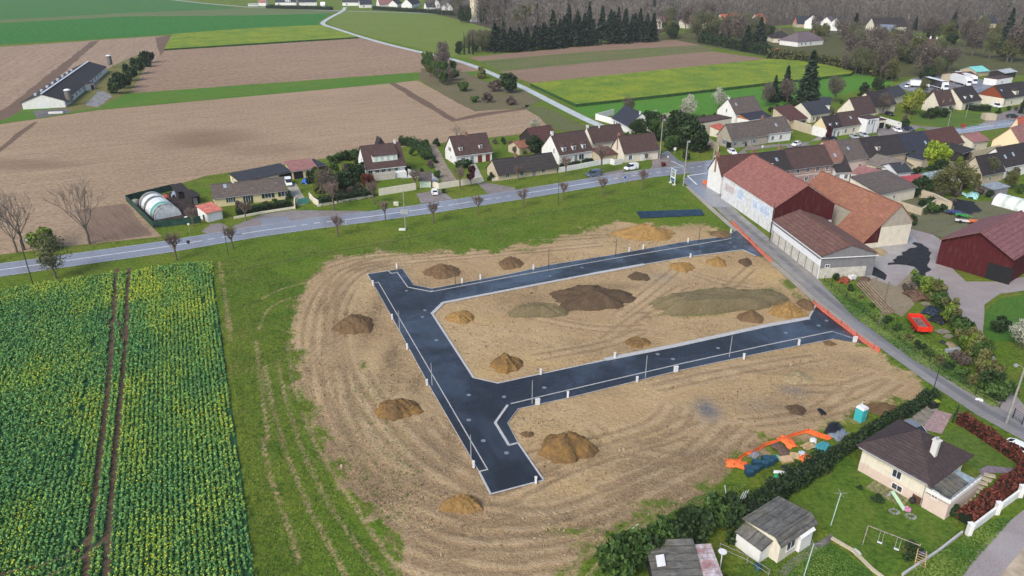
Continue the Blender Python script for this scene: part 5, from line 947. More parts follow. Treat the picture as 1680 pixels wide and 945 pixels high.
Hs('hut','tiny white hut with mossy roof behind the long glasshouse','shed',(1557,281),(1568,285),2.2,1.2,D=5,wall=WHITE,roof=RG,wins=[])
Hs('metal_canopy','low grey metal canopy above the turquoise covered pile','shed',(1612,303),(1632,311),2.4,.5,D=4,kind='shed',wall=GREYW,roof=m_roof('grey_sheet',(.20,.24,.28),(.26,.30,.34),.05,.6),wins=[])
Hs('white_lodge','small white flat-roofed lodge at the right end of the lorry park','outbuilding',(1633,141),(1659,137),3.0,D=6,kind='flat',atg=True,wall=WHITE,wins=[(5,1,1,1)])
Hs('turquoise_roof_shed','shed with pale turquoise roof behind the lorry park','shed',(1602,118),(1623,116),2.4,1.8,D=9,wall=BEIGE,roof=m_roof('turquoise_sheet',(.16,.50,.48),(.22,.58,.55),.02,.6),wins=[])
Hs('grey_open_shed','dark open shed with pale grey roof right of the turquoise roof','shed',(1648,120),(1668,117),3,1.0,D=7,wall=DARKW,roof=m_roof('pale_grey_sheet',(.35,.37,.40),(.42,.44,.46),.02,.6),wins=[])
Hs('rust_roof_shed','low shed with dull pink-brown roof between the white lorries and the turquoise roof','shed',(1570,126),(1604,124),3,1.2,D=9,wall=BEIGE,roof=RM,wins=[])
# far hamlet before the wood
far=[('far_bungalow','far bungalow with dark hipped roof and two small skylights before the wood','house',(1268,70),(1298,70),dict(e=3,r=4.4,D=13,kind='hip',wall=CREAM,roof=RD,atg=True,wins=[(4,1,1.2,1.2),(9,1,1.2,1.2)],chim=[(.45,.5,.9,1.2)])),
('far_bungalow','far white bungalow with broad lilac hipped roof','house',(1308,77),(1350,73),dict(e=3.2,r=5,D=15,kind='hip',wall=WHITE,roof=RL,atg=True,wins=[(4,1,1.2,1.3),(8,1,1.2,1.3),(13,1,1.2,1.3)],chim=[(.85,.4,.8,.6)])),
('far_barn','far long building with slate-blue roof and salmon gable','house',(1307,45),(1332,45),dict(e=3,r=5,D=10,wall=BEIGE,roof=RN,gwall=m_wall('salmon_render',(.62,.24,.16)),atg=True,wins=[])),
('far_white_house','tall far white house with pale slate roof, left of the three in a row','house',(1343,48),(1352,46),dict(e=5.5,r=5,D=12,wall=WHITE,roof=RS_,atg=True,wins=[(2,3.4,1,1.2)],gl=[(.5,3,1,1.3)])),
('far_white_house','far white house between its two taller neighbours before the wood','house',(1364,49),(1370,47),dict(e=5,r=4.5,D=10,wall=WHITE,roof=RL,atg=True,wins=[],gl=[(.5,3,1,1.3)])),
('far_white_house','far white house, right of the three in a row beside a dark pine','house',(1381,51),(1388,48),dict(e=4.5,r=5,D=11,wall=WHITE,roof=RS_,atg=True,wins=[],gl=[(.5,3,1,1.3)])),
('far_red_hut','small far hut with flat crimson hipped roof at the field edge','shed',(1266,92),(1286,92),dict(e=2.4,r=1.8,D=6,kind='hip',wall=WHITE,roof=m_roof('dull_crimson',(.30,.06,.06),(.36,.09,.09),.02),atg=True,wins=[])),
('far_manor','far dark-roofed manor with white wings before the wood','house',(1434,53),(1486,52),dict(e=4,r=6,D=12,wall=CREAM,roof=RD,atg=True,wins=[(5,1,1.2,1.4),(26,1,1.2,1.4)])),
('far_blue_house','far house with pale blue slate roof in front of the dark manor','house',(1441,59),(1466,60),dict(e=4.2,r=3.6,D=9,wall=BEIGE,roof=m_roof('blue_slate',(.12,.15,.20),(.16,.19,.25),.02),atg=True,wins=[(3,1.3,1,1.3),(7,1.3,1,1.3),(11,1.3,1,1.3)])),
('far_bungalow','far low house with maroon hipped roof and white chimney above the hedge','house',(1510,86),(1555,87),dict(e=3.2,r=4.6,D=13,kind='hip',wall=WHITE,roof=RM,atg=True,wins=[(5,1,1.2,1)],chim=[(.38,.5,.9,1.2,FRAME),(.6,.45,.6,1,FRAME)])),
('far_house','far dark house half hidden in the wood at upper right','house',(1612,46),(1633,46),dict(e=4,r=6,D=10,wall=BEIGE,roof=RN,atg=True,wins=[])),
('far_house','far house with faded red roof left of the tall narrow evergreens','house',(1086,48),(1104,47),dict(e=4.5,r=5,D=10,wall=CREAM,roof=RR,atg=True,wins=[(3,1.2,1,1.3),(8,1.2,1,1.3)])),
('far_house','far house with dull rose roof half hidden behind bare trees','house',(1126,47),(1143,46),dict(e=4.5,r=4.5,D=10,wall=CREAM,roof=RR,atg=True,wins=[(4,1.2,1,1.3)])),
('far_house','small far house with bright red roof left of the wide red roof','house',(1164,49),(1179,48),dict(e=4,r=5,D=9,wall=CREAM,roof=RBO,atg=True,wins=[])),
('far_house','wide far white house with bright red roof before the wood','house',(1186,48),(1217,46),dict(e=5,r=6,D=10,wall=WHITE,roof=RBO,atg=True,wins=[(5,1.3,1,1.3),(12,1.3,1.2,1.3)],sky_=[(.2,.3),(.4,.6)])),
('far_house','far white house with slate-blue roof right of the wide red roof','house',(1213,51),(1231,50),dict(e=4,r=4.5,D=9,wall=WHITE,roof=RN,atg=True,wins=[])),
('far_house','far house with red roof seen between tall evergreens','house',(1243,44),(1255,43),dict(e=4.5,r=5,D=9,wall=CREAM,roof=RBO,atg=True,wins=[])),
('hamlet_house','far pale house with cream gable at the left end of the hedge row','house',(424,10),(437,10),dict(e=4,r=5,D=9,wall=WHITE,roof=RR,atg=True,wins=[])),
('hamlet_house','far white navy-roofed house with front gable, second from the left by the hedge','house',(452,9.5),(486,9.5),dict(e=4,r=5.5,D=10,wall=WHITE,roof=RN,atg=True,wins=[(4,1,1.5,1.4)],dorm=[(.62,6,0,2.5,WHITE)])),
('hamlet_house','far white house with navy roof, third from the left of the hedged row','house',(491,9.5),(520,9),dict(e=4,r=5.5,D=10,wall=WHITE,roof=RN,atg=True,wins=[])),
('hamlet_shed','tiny far white gabled shed before the hedged row ends','shed',(526,11.5),(533,11.5),dict(e=2.5,r=2.5,D=5,wall=WHITE,roof=FRAME,atg=True,wins=[])),
('hamlet_house','far white house with grey-blue roof just right of the field road junction','house',(562,9.5),(588,9.5),dict(e=4,r=5,D=9,wall=WHITE,roof=RS_,atg=True,wins=[(5,1,1.5,1.4)])),
('hamlet_house','far white house with near-black roof left of the pink-roofed house','house',(591,13),(611,12.5),dict(e=3.6,r=5,D=9,wall=WHITE,roof=RN,atg=True,wins=[(4,.9,1.5,1.4)])),
('hamlet_house','far house with plain pink-red roof in the hedged row','house',(623,12),(645,11),dict(e=3,r=6,D=9,wall=WHITE,roof=RR,atg=True,wins=[])),
('hamlet_house','small far white gable right of the pink-red roof','house',(652,12),(660,9),dict(e=3,r=4,D=10,wall=WHITE,roof=RD,atg=True,wins=[])),
('hamlet_house','far white double-gabled house behind the dark hedge','house',(676,14),(690,10),dict(e=4,r=5.5,D=12,wall=WHITE,roof=RD,atg=True,wins=[])),
('hamlet_house','far low house with navy roof touching the dark hedge','house',(700,15.5),(715,15),dict(e=2.5,r=4.5,D=9,wall=WHITE,roof=RN,atg=True,wins=[])),
('hamlet_house','far white gabled house at the right end of the hedged row','house',(743,17),(749,13),dict(e=3.5,r=4.5,D=12,wall=WHITE,roof=RG,atg=True,wins=[])),
('hamlet_house','far white house peeping over the hedge left of the water tower','house',(722,14),(742,12),dict(e=5.5,r=4,D=9,wall=WHITE,roof=RS_,atg=True,wins=[(4,3.5,1.5,1.2)]))]
for nm,lb,ct,A,B,kw in far:
    kw=dict(kw); e=kw.pop('e'); r_=kw.pop('r'); house(nm,lb,ct,A,B,e,r_,gutter=False,group='far houses before the wood' if A[0]>1000 else 'far houses along the hedge',**kw)
# ======================= SITE OBJECTS =======================
heaps=[('brown soil heap left of the west road, alone beside the curved tyre ruts',551,614,503,552,2.1,'b'),('brown soil heap in the corner above the north road, nearest its west end',695,757,430,458,1.9,'b'),('small brown soil heap second from the west above the north road',817,858,417,443,1.7,'b'),
('ochre soil heap in the inner plot, nearest its north-west corner',731,779,505,532,1.6,'y'),('mixed ochre and grey soil heap in the inner plot above the south junction',804,858,576,613,2.0,'m'),('long ochre soil heap between the grass and the north road',1008,1108,368,396,2.6,'y'),
('small ochre soil heap just below the north road kerb, left of its twin',1098,1140,425,447,1.3,'y'),('small ochre soil heap just below the north road kerb, right of its twin',1160,1193,417,439,1.3,'y'),('biggest dark topsoil heap in the middle of the inner plot',903,1037,455,512,2.7,'d'),
('small ochre heap in the inner plot beside the south road',1025,1068,548,571,1.2,'m'),('low brown heap at the right end of the inner plot',1210,1254,505,531,1.5,'b'),('rounded sandy heap at the east tip of the inner plot',1262,1320,492,524,2.0,'y'),('small brown heap squeezed against the orange netting at the east tip',1310,1335,482,512,1.3,'b'),
('half dark half orange heap beside the west road near its south end',614,690,642,690,1.9,'m'),('large orange and dark heap south of the lower junction',882,976,694,762,2.7,'m'),('bright orange heap below the end of the stub road',724,793,807,844,1.9,'y'),
('little dark heap under the east end of the north road',1212,1234,420,437,1.1,'d'),('pale sand heap on the south-east plot',1282,1336,602,632,1.1,'p'),('low dark heap on the south-east plot near the portable toilet',1290,1322,655,682,.8,'d'),('low brown bank between the portable toilet and the lane',1420,1480,652,684,1.2,'b'),('low dark spoil beside the big topsoil heap toward the road',1030,1066,440,462,.9,'d'),
('small brown heap right of the lower island kerb',853,877,702,718,.5,'b'),('low brown bank by the top end of the orange netting',1165,1200,372,392,1.0,'b'),('small brown heap at the end of the south footpath',1350,1372,556,568,.6,'b')]
for i,(lb,x0,x1,y0,y1,h,k) in enumerate(heaps): heap('soil_heap',lb,x0,x1,y0,y1,h,SO[k],i+3)
heap('soil_bank','flat-topped olive bank left of the biggest topsoil heap',830,930,492,526,2.0,SO['o'],40,.5); heap('soil_bank','long flat-topped olive bank at the right of the inner plot',1062,1292,462,522,2.7,SO['o'],41,.65,.14)
heap('straw_heap','heap of yellow straw-coloured soil beside the cream yard building',1428,1455,403,421,1.1,SO['p'],43); 
# lamp posts
for i,(px,py) in enumerate([(747,466),(900,435.5),(1010,420),(1146,400)]):
    pole('lamp_post','slim black lamp post, %s from the west along the north road'%ordn(i),px,py,3.9,POLED,.07,cat='lamp post',group='lamp posts of the new roads')
for i,(px,py) in enumerate([(656,543),(709,632),(773,754)]): pole('lamp_post','slim galvanised lamp post, %s from the north along the west road'%ordn(i),px,py,3.9,METAL,.07,cat='lamp post',group='lamp posts of the new roads')
for i,(px,py) in enumerate([(873,662),(1058.7,619.5),(1196.5,585.5)]): pole('lamp_post','slim galvanised lamp post, %s from the west along the south road'%ordn(i),px,py,3.9,METAL,.07,cat='lamp post',group='lamp posts of the new roads')
UB=m_plain('utility_box_white',(.66,.66,.65),.5,.04)
def ubox(lb,px,py,w_=.28,h=.95):
    p=G(px,py); o=empty('utility_box',lb,'utility box',p,rnd.uniform(-.1,.3),'white utility boxes at the plot entrances'); m=MB(); m.box(-w_/2,w_/2,-.14,.14,0,h-.08); part(m,'cabinet',UB,o); m=MB(); m.box(-w_/2-.03,w_/2+.03,-.17,.17,h-.079,h); part(m,'lid',UB,o); m=MB(); m.box(-w_/2+.05,w_/2-.05,-.15,-.142,.25,h-.15); part(m,'panel',m_plain('utility_door',(.66,.67,.67),.5,.05),o)
for nm,row in (('along the north road from its west end',[(651,440),(758,464),(788,458),(875,442),(1032,413),(1055,408),(1128.5,397.5),(1199,382)]),('down the west road from its north end',[(612,468),(643.5,524),(668,573),(700.5,632),(777,767),(879,793)]),('on the south footpath from its west end',[(882,664),(931.5,652),(1045,627),(1108.6,610),(1220,589),(1310,566),(1402,561)]),('on the inner kerb from the west',[(887,614.5),(1008.5,587)])):
    for i,(px,py) in enumerate(row):
        wd=nm.startswith('on the south') and i in (0,3,6); ubox('%swhite utility box, %s %s'%('wide ' if wd else 'small ',ordn(i),nm),px,py,.65 if wd else .28,1.0)
ubox('white utility box below the north road kerb near the two ochre heaps',1132.5,423)
MH=m_plain('manhole_iron',(.17,.20,.23),.5,.15,4,.5)
MHs=[(769,648),(827,651),(769,689),(793,723),(831,743),(893,636),(1079,581),(1104,589),(1178,571),(1289,546),(1343,534),(1356,526),(709,477),(667,477),(697,509),(693,520),(716,558),(902,453),(955,439),(1148,412),(1198,398),(1205,405)]
for i,(px,py) in enumerate(MHs):
    p=G(px,py,.038); m=MB(); m.tube([(0,0,-.02),(0,0,.006)],.33,18); m.tube([(0,0,.006),(0,0,.01)],.27,18); w_='west road' if px<835 and py>500 else ('north road' if py<500 else 'south road')
    tag(m.build('manhole_cover',MH,None,p),'round iron manhole cover in the new %s, %s in order from the photo\'s left'%(w_,ordn(sorted([q[0]+q[1]*1e-3 for q in MHs if ('west road' if q[0]<835 and q[1]>500 else ('north road' if q[1]<500 else 'south road'))==w_]).index(px+py*1e-3))),'manhole cover','manhole covers in the new roads')
# orange netting
NET=m_plain('orange_netting',(.80,.16,.04),.7,.12,2); NETR=m_plain('salmon_netting',(.62,.16,.10),.7,.12,2)
def netting(lb,pts,h,mat,w_=.5):
    root=empty('barrier_netting',lb,'netting',(*g2(pts[0]),0)); o0=g2(pts[0]); W=[g2(p)-o0 for p in pts]; W2=[]
    for i in range(len(W)-1):
        n=max(1,int(np.hypot(*(W[i+1]-W[i]))/1.0)); W2+=[W[i]+(W[i+1]-W[i])*k/n for k in range(n)]
    W2.append(W[-1]); m=MB(); hs=[h*rnd.uniform(.75,1.05) for _ in W2]; jj=[rnd.uniform(-.12,.12) for _ in W2]
    for i in range(len(W2)-1):
        a,c=W2[i],W2[i+1]
        for k in range(5):
            f0,f1=k/5,(k+.72)/5
            m.hull([(a[0]+jj[i],a[1],hs[i]*f0),(c[0]+jj[i+1],c[1],hs[i+1]*f0),(c[0]+jj[i+1],c[1]+.03,hs[i+1]*f0),(a[0]+jj[i],a[1]+.03,hs[i]*f0)],[(a[0]+jj[i],a[1],hs[i]*f1),(c[0]+jj[i+1],c[1],hs[i+1]*f1),(c[0]+jj[i+1],c[1]+.03,hs[i+1]*f1),(a[0]+jj[i],a[1]+.03,hs[i]*f1)])
        m.hull([(a[0]-w_/2,a[1]-w_/2,.03),(c[0]-w_/2,c[1]-w_/2,.03),(c[0]+w_/2,c[1]+.1,.03),(a[0]+w_/2,a[1]+.1,.03)],[(a[0]-w_/2,a[1]-w_/2,.06+rnd.uniform(0,.06)),(c[0]-w_/2,c[1]-w_/2,.08),(c[0]+w_/2,c[1]+.1,.1),(a[0]+w_/2,a[1]+.1,.12)])
    part(m,'net',mat,root)
    for i in range(0,len(W2),4): q=MB(); q.tube([(W2[i][0],W2[i][1],0),(W2[i][0],W2[i][1],h+.15)],.03,5); part(q,'stake',POLED,root)
netting('salmon-red netting closing the north road mouth on the lane',[(1200,364),(1215,380),(1232,398),(1250,416),(1266,430)],.8,NETR,.35)
netting('salmon-red netting closing the south road mouth on the lane',[(1334,497),(1352,512),(1385,537),(1418,562),(1442,578)],.9,NETR,.35)
netting('vivid orange netting sagging around the rubbish pile by the hedge',[(1204,766),(1212,752),(1224,745),(1236,742),(1255,730),(1280,722),(1308,712),(1326,707),(1345,714),(1362,719)],.42,NET,.95)
def wrap(lb,px,py,sx,sy,sz,mat,cat='tarpaulin',name='crumpled_sheet'):
    p=G(px,py); n=14; V=[]
    rs=np.random.RandomState(int(px*7+py))
    for j in range(n+1):
        for i in range(n+1):
            u=i/n*2-1;v_=j/n*2-1; q=max(0,1-(u*u+v_*v_)*.8); V.append((u*sx+rs.normal(0,sx*.06),v_*sy+rs.normal(0,sy*.06),sz*math.sqrt(q)*(.7+.4*rs.rand())+.03))
    idx=np.arange((n+1)**2).reshape(n+1,n+1); Q=np.stack([idx[:-1,:-1].ravel(),idx[:-1,1:].ravel(),idx[1:,1:].ravel(),idx[1:,:-1].ravel()],1)
    return tag(link(name,npmesh(name,np.array(V),Q,mat),None,p,rnd.uniform(0,3)),lb,cat)
wrap('bundle of bright orange netting heaped behind the long netting',1292,726,1.3,.8,.5,NET,'netting'); wrap('second orange netting bundle beside the white sacks',1322,753,1.0,.7,.5,NET,'netting'); wrap('orange netting crumpled at the left tip of the rubbish pile',1208,762,.9,1.3,.4,NET,'netting')
wrap('black plastic sheeting heaped at the right end of the rubbish pile',1368,705,1.6,.9,.8,m_plain('black_plastic',(.015,.016,.02),.35)); wrap('grey plastic sheeting beside the black sheeting',1374,713,1.5,.9,.5,m_plain('grey_plastic',(.20,.23,.27),.4)); wrap('turquoise tarpaulin in the rubbish pile near the hedge',1350,734,1.2,.8,.4,m_plain('turquoise_plastic',(.06,.30,.34),.4)); wrap('white plastic sack on the bare soil of the rubbish pile',1334,723,.6,.4,.3,UB,'sack'); wrap('white and blue sacks between the pallets and the orange bundle',1316,747,.8,.5,.35,m_plain('sack_light',(.6,.66,.72),.5),'sack'); wrap('grey block of debris at the left netting',1238,748,.8,.5,.5,m_plain('grey_debris',(.22,.22,.24),.8),'debris'); wrap('white sheet crumpled by the hedge below the rubbish pile',1280,776,.8,.35,.25,UB); wrap('green and white plastic bag left of the board stack',1275,752,.6,.5,.3,m_plain('green_white_plastic',(.22,.5,.32),.5),'sack'); wrap('small green bag by the hedge',1275,782,.4,.4,.35,m_plain('green_plastic',(.03,.32,.12),.5),'sack'); wrap('small blue bag beside the green bag near the hedge',1278,788,.4,.35,.3,m_plain('blue_plastic',(.04,.17,.42),.5),'sack'); wrap('black bucket-like bundle left of the hedge',1288,769,.5,.4,.4,m_plain('black_plastic2',(.02,.02,.03),.5),'bundle'); wrap('black plastic pipe coil lying on the sandy plot',1348,676,.8,.4,.2,m_plain('black_plastic3',(.012,.012,.014),.5),'coil'); wrap('rubble heap of reddish-brown debris inside the netting',1281,738,1.3,.8,.5,m_soil('rubble',(.16,.10,.08),(.22,.16,.13),(.10,.07,.06)),'rubble')
WOOD=m_plain('pallet_wood',(.48,.34,.18),.8,.2,3); WOODG=m_plain('grey_wood',(.27,.235,.195),.85,.2,3); OSB=m_plain('chipboard',(.55,.38,.22),.8,.1,4)
def pallet(lb,px,py,rz=0,n=1,mat=WOOD,s=1.0,cat='pallet',group=None):
    p=G(px,py); m=MB()
    for k in range(n):
        z0=.05+k*.14
        for i in range(7): m.box(-.6*s+i*.185*s,-.6*s+(i*.185+.12)*s,-.4*s,.4*s,z0+.1,z0+.12)
        for y in (-.38,-.05,.28): m.box(-.6*s,.6*s,y*s,(y+.1)*s,z0,z0+.098)
    return tag(m.build('pallet' if n==1 else 'pallet_stack',mat,None,p,rz),lb,cat,group)
pallet('ochre wooden pallet standing out in the rubbish pile',1326,733,.5,1,WOOD,1.5)
m=MB(); m.box(-.8,.8,-.55,.55,0,.3); tag(m.build('board_stack',OSB,None,G(1289,755),.2),'stack of brown chipboard sheets left of the pale board','board stack'); m=MB(); m.hull([(-.8,-.5,.05),(.8,-.5,.05),(.8,.5,.3),(-.8,.5,.3)],[(-.8,-.5,.09),(.8,-.5,.09),(.8,.5,.34),(-.8,.5,.34)]); tag(m.build('board',WOOD,None,G(1306,750),-.3),'pale ochre board leaning beside the orange bundle','board')
BLU=m_plain('dark_blue_plastic_crate',(.014,.05,.085),.35,.15,3,.5)
for i,(px,py) in enumerate([(1229,779),(1237,773),(1245,768),(1253,765),(1262,761),(1228,771),(1240,764),(1268,756),(1256,757)]):
    o=empty('crate','dark blue-green plastic crate, %s from the left of the crate group by the hedge'%ordn(sorted([1229,1237,1245,1253,1262,1228,1240,1268,1256]).index(px)),'crate',G(px,py),rnd.uniform(0,.6),'dark blue plastic crates by the hedge'); m=MB(); hh=rnd.uniform(.5,.9)
    m.box(-.5,.5,-.42,.42,0,.06); m.box(-.5,.5,-.42,-.36,.06,hh); m.box(-.5,.5,.36,.42,.06,hh); m.box(-.5,-.44,-.36,.36,.06,hh); m.box(.44,.5,-.36,.36,.06,hh); part(m,'box',BLU,o); m=MB()
    for k in range(3): m.box(-.45,.45,-.3+k*.24,-.14+k*.24,hh-.12,hh-.02)
    part(m,'contents',m_plain('crate_contents_%d'%i,(.03,.09,.13),.4),o)
def sticks(name,lb,pts,r,mat,cat,z=.08):
    m=MB()
    for a,c in pts: A=G(*a); B=G(*c); m.tube([(A.x,A.y,z),(B.x,B.y,z)],r,6)
    return tag(m.build(name,mat),lb,cat)
sticks('white_pipes','bundle of thin white pipes lying by the hedge left of the rubbish',[((1216,823),(1224,806)),((1219,823),(1228,805)),((1213,821),(1220,808))],.05,UB,'pipes'); sticks('white_pipe','long thin white pipe lying in the grass by the hedge',[((1000,895),(1047,861))],.05,UB,'pipe'); sticks('white_pipe','short white pipe standing out at the end of the ruts',[((1189,797),(1192,819))],.05,UB,'pipe'); sticks('grey_beam','grey beam lying left of the green bag',[((1254,793),(1268,786))],.12,WOODG,'beam')
sticks('dark_blue_conduits','long bundle of dark blue conduits on the grass near the billboard',[((1045+i*1.0,349+i*1.9),(1150+i*1.0,345.5+i*1.6)) for i in range(6)],.16,m_plain('conduit_blue',(.018,.045,.085),.35,.25,1),'conduits',.2)
sticks('blue_pipes','thin blue and green pipes on the olive bank near the east tip',[((1224,504),(1262,497)),((1226,502),(1270,496)),((1240,499),(1275,494))],.1,m_plain('pipe_blue',(.04,.10,.22),.4,.3,1),'pipes',.6)
# portable toilet
o=empty('portable_toilet','turquoise portable toilet with white roof beside the lane hedge','portable toilet',G(1410,690),.55); TQ=m_plain('turquoise_plastic_wall',(.05,.42,.44),.4,.08,2)
m=MB(); m.box(-.58,.58,-.58,.58,.12,2.1); part(m,'cabin',TQ,o); m=MB(); m.box(-.62,.62,-.62,.62,0,.118); part(m,'base',WOODG,o); m=MB(); m.hull([(-.63,-.63,2.102),(.63,-.63,2.102),(.63,.63,2.102),(-.63,.63,2.102)],[(-.45,-.5,2.4),(.45,-.5,2.4),(.45,.5,2.4),(-.45,.5,2.4)]); part(m,'roof',UB,o)
m=MB(); m.box(-.4,.4,-.61,-.583,.2,2.0); d=part(m,'door',m_plain('toilet_door',(.07,.50,.52),.4),o); m=MB(); m.box(.25,.33,-.65,-.612,1.0,1.15); part(m,'handle',UB,d); m=MB(); m.tube([(.4,.4,2.2),(.4,.4,2.75)],.05,6); part(m,'vent_pipe',UB,o)
# billboard
a=G(1100,300); b_=G(1109,304.5); o=empty('billboard','white and blue advertising board on posts at the lane junction','billboard',a,math.atan2(b_.y-a.y,b_.x-a.x)-.1); WB=m_plain('billboard_white',(.75,.78,.80),.5,.05)
m=MB(); m.box(-.1,2.4,-.05,.05,.9,4.3); part(m,'panel',WB,o)
for x in (-.2,2.4): m=MB(); m.box(x,x+.12,-.06,.06,0,4.4); part(m,'post',WB,o)
m=MB(); m.box(0,2.3,-.062,-.052,3.6,4.15); part(m,'title_band',m_plain('billboard_blue_grey',(.16,.26,.38),.5),o); m=MB(); m.box(.05,2.2,-.062,-.052,2.2,3.45); part(m,'photo_panel',m_plain('billboard_photo',(.32,.34,.28),.5,.4,2),o); m=MB(); m.box(0,2.3,-.062,-.052,1.0,1.75); part(m,'lower_band',m_plain('billboard_blue',(.03,.12,.26),.5,.2,2),o)
for x in (-.1,2.2): m=MB(); m.box(x,x+.4,-.5,.3,0,.4); part(m,'ballast_block',m_plain('ballast',(.62,.66,.58),.8),o)
# stack of orange barriers at the corner of the end house
o=empty('barrier_stack','stack of orange plastic barriers at the foot of the whitewashed gable','barriers',G(1160,302)); OR=m_plain('orange_plastic',(.75,.17,.07),.5,.1)
for i in range(6): m=MB(); m.box(-1.0+rnd.uniform(-.2,.2),1.0,-.5+i*.16,-.42+i*.16,.1,1.0+rnd.uniform(-.1,.1)); part(m,'barrier',OR,o)
m=MB(); m.box(-1.0,1.1,-.8,.8,0,.1); part(m,'pallet',WOODG,o); m=MB(); m.box(-.05,.05,-.55,-.45,1.0,2.4); part(m,'red_post',m_plain('pink_red_post',(.7,.15,.2),.5),o)
# red tipping trailer
a=G(1505,545);b_=G(1488,523); o=empty('tipping_trailer','bright red tipping trailer standing in the weeds behind the fence','trailer',G(1506,540),math.atan2(b_.y-a.y,b_.x-a.x)); RED=m_plain('red_trailer_paint',(.72,.035,.015),.35,.1,2,.5); L=5.2
m=MB(); m.box(-L/2,L/2,-1.1,1.1,.85,.95); m.box(-L/2,L/2,-1.16,-1.08,.95,1.75); m.box(-L/2,L/2,1.08,1.16,.95,1.75); m.box(-L/2,-L/2+.08,-1.08,1.08,.95,1.75); m.box(L/2-.08,L/2,-1.08,1.08,.95,1.75); part(m,'tipping_body',RED,o)
m=MB(); m.box(-L/2+.1,L/2-.1,-1.06,1.06,.952,1.0); part(m,'load_floor',m_plain('trailer_floor',(.22,.15,.14),.8,.3),o); m=MB(); m.box(-L/2,L/2+1.6,-.1,.1,.6,.84); part(m,'chassis',POLED,o)
for x in (-1.2,-.2):
    for s in (-1,1): m=MB(); m.tube([(x,s*.85,.45),(x,s*1.12,.45)],.45,14); w_=part(m,'wheel',TYRE,o); m=MB(); m.tube([(x,s*1.121,.45),(x,s*1.14,.45)],.22,10); part(m,'hub',RED,w_)
m=MB()
for s in (-1,1): m.box(-L/2-.03,-L/2-.002,s*.85-.12,s*.85+.12,.95,1.1)
part(m,'tail_light',TL,o)
# farm yard bits
sticks('timber_poles','long timber poles stacked beside the wire fence by the lane barn',[((1405+i*3,468-i*2),(1452+i*4,518-i)) for i in range(5)],.16,m_plain('bark_poles',(.28,.21,.14),.9,.2),'timber',.25)
wrap('rusty red heap of scrap beside the lane barn gable',1385,461,1.6,1.0,.7,m_plain('rusty_scrap',(.28,.07,.035),.8,.4,3),'scrap'); wrap('dark red tank and scrap by the lane barn gable corner',1402,447,1.4,.9,.9,m_plain('dark_red_scrap',(.15,.045,.035),.8,.4,3),'scrap'); wrap('heap of brown scrap beside the black planings',1417,460,1.5,.9,.6,m_soil('scrap_brown',(.14,.07,.05),(.2,.15,.11),(.07,.05,.04)),'scrap')
m=MB(); m.box(-.7,.7,-.45,.45,.3,.95); m.box(-.6,-.5,-.4,.4,0,.3); m.box(.5,.6,-.4,.4,0,.3); tag(m.build('white_cabinet',UB,None,G(1397,459),.4),'white metal cabinet lying in the scrap beside the lane barn','cabinet')
m=MB(); m.box(-1,1,-.7,.7,0,1.2); m.box(-1.05,1.05,-.75,.75,1.202,1.28); tag(m.build('grey_tank',m_plain('tank_grey',(.33,.35,.35),.6,.2),None,G(1472,399),.3),'grey metal box on the concrete against the cream yard building','tank')
wrap('brown woodpile under the yellow-green shrubs of the farm track',1502,487,2.2,1.6,1.2,m_soil('woodpile',(.20,.12,.08),(.13,.08,.06),(.28,.22,.17)),'woodpile'); wrap('dark scrap heap behind the red trailer',1528,512,2.0,1.2,.9,m_plain('dark_blue_scrap',(.03,.045,.07),.6,.5,3),'scrap'); wrap('black scrap heap right of the red trailer',1540,526,1.6,1.3,.8,m_plain('black_scrap',(.02,.022,.025),.6,.6,3),'scrap')
pallet('grey weathered pallets lying right of the red trailer',1546,545,.3,1,WOODG,1.8); pallet('broken grey pallet below the weathered pallets',1556,553,.6,1,WOODG,1.3); pallet('grey pallet near the woodpile',1518,500,.2,2,WOODG,1.2)
wrap('pile of yellowish stones below the pallets',1562,569,1.4,.8,.5,SO['p'],'stones'); wrap('black round tub in the weeds below the pallets',1547,563,.5,.4,.4,m_plain('tub_black',(.03,.03,.035),.6),'tub')
m=MB(); m.box(-1.3,1.3,-.3,.3,.2,.7); m.box(-1.2,-1.1,-.25,.25,0,.2); m.box(1.1,1.2,-.25,.25,0,.2); tag(m.build('trough',METAL,None,G(1562,578),.25),'long galvanised trough in the weeds beside the shrubs','trough')
wrap('white plastic sheet in the verge grass beside the fence',1607,656,.5,.4,.2,UB)
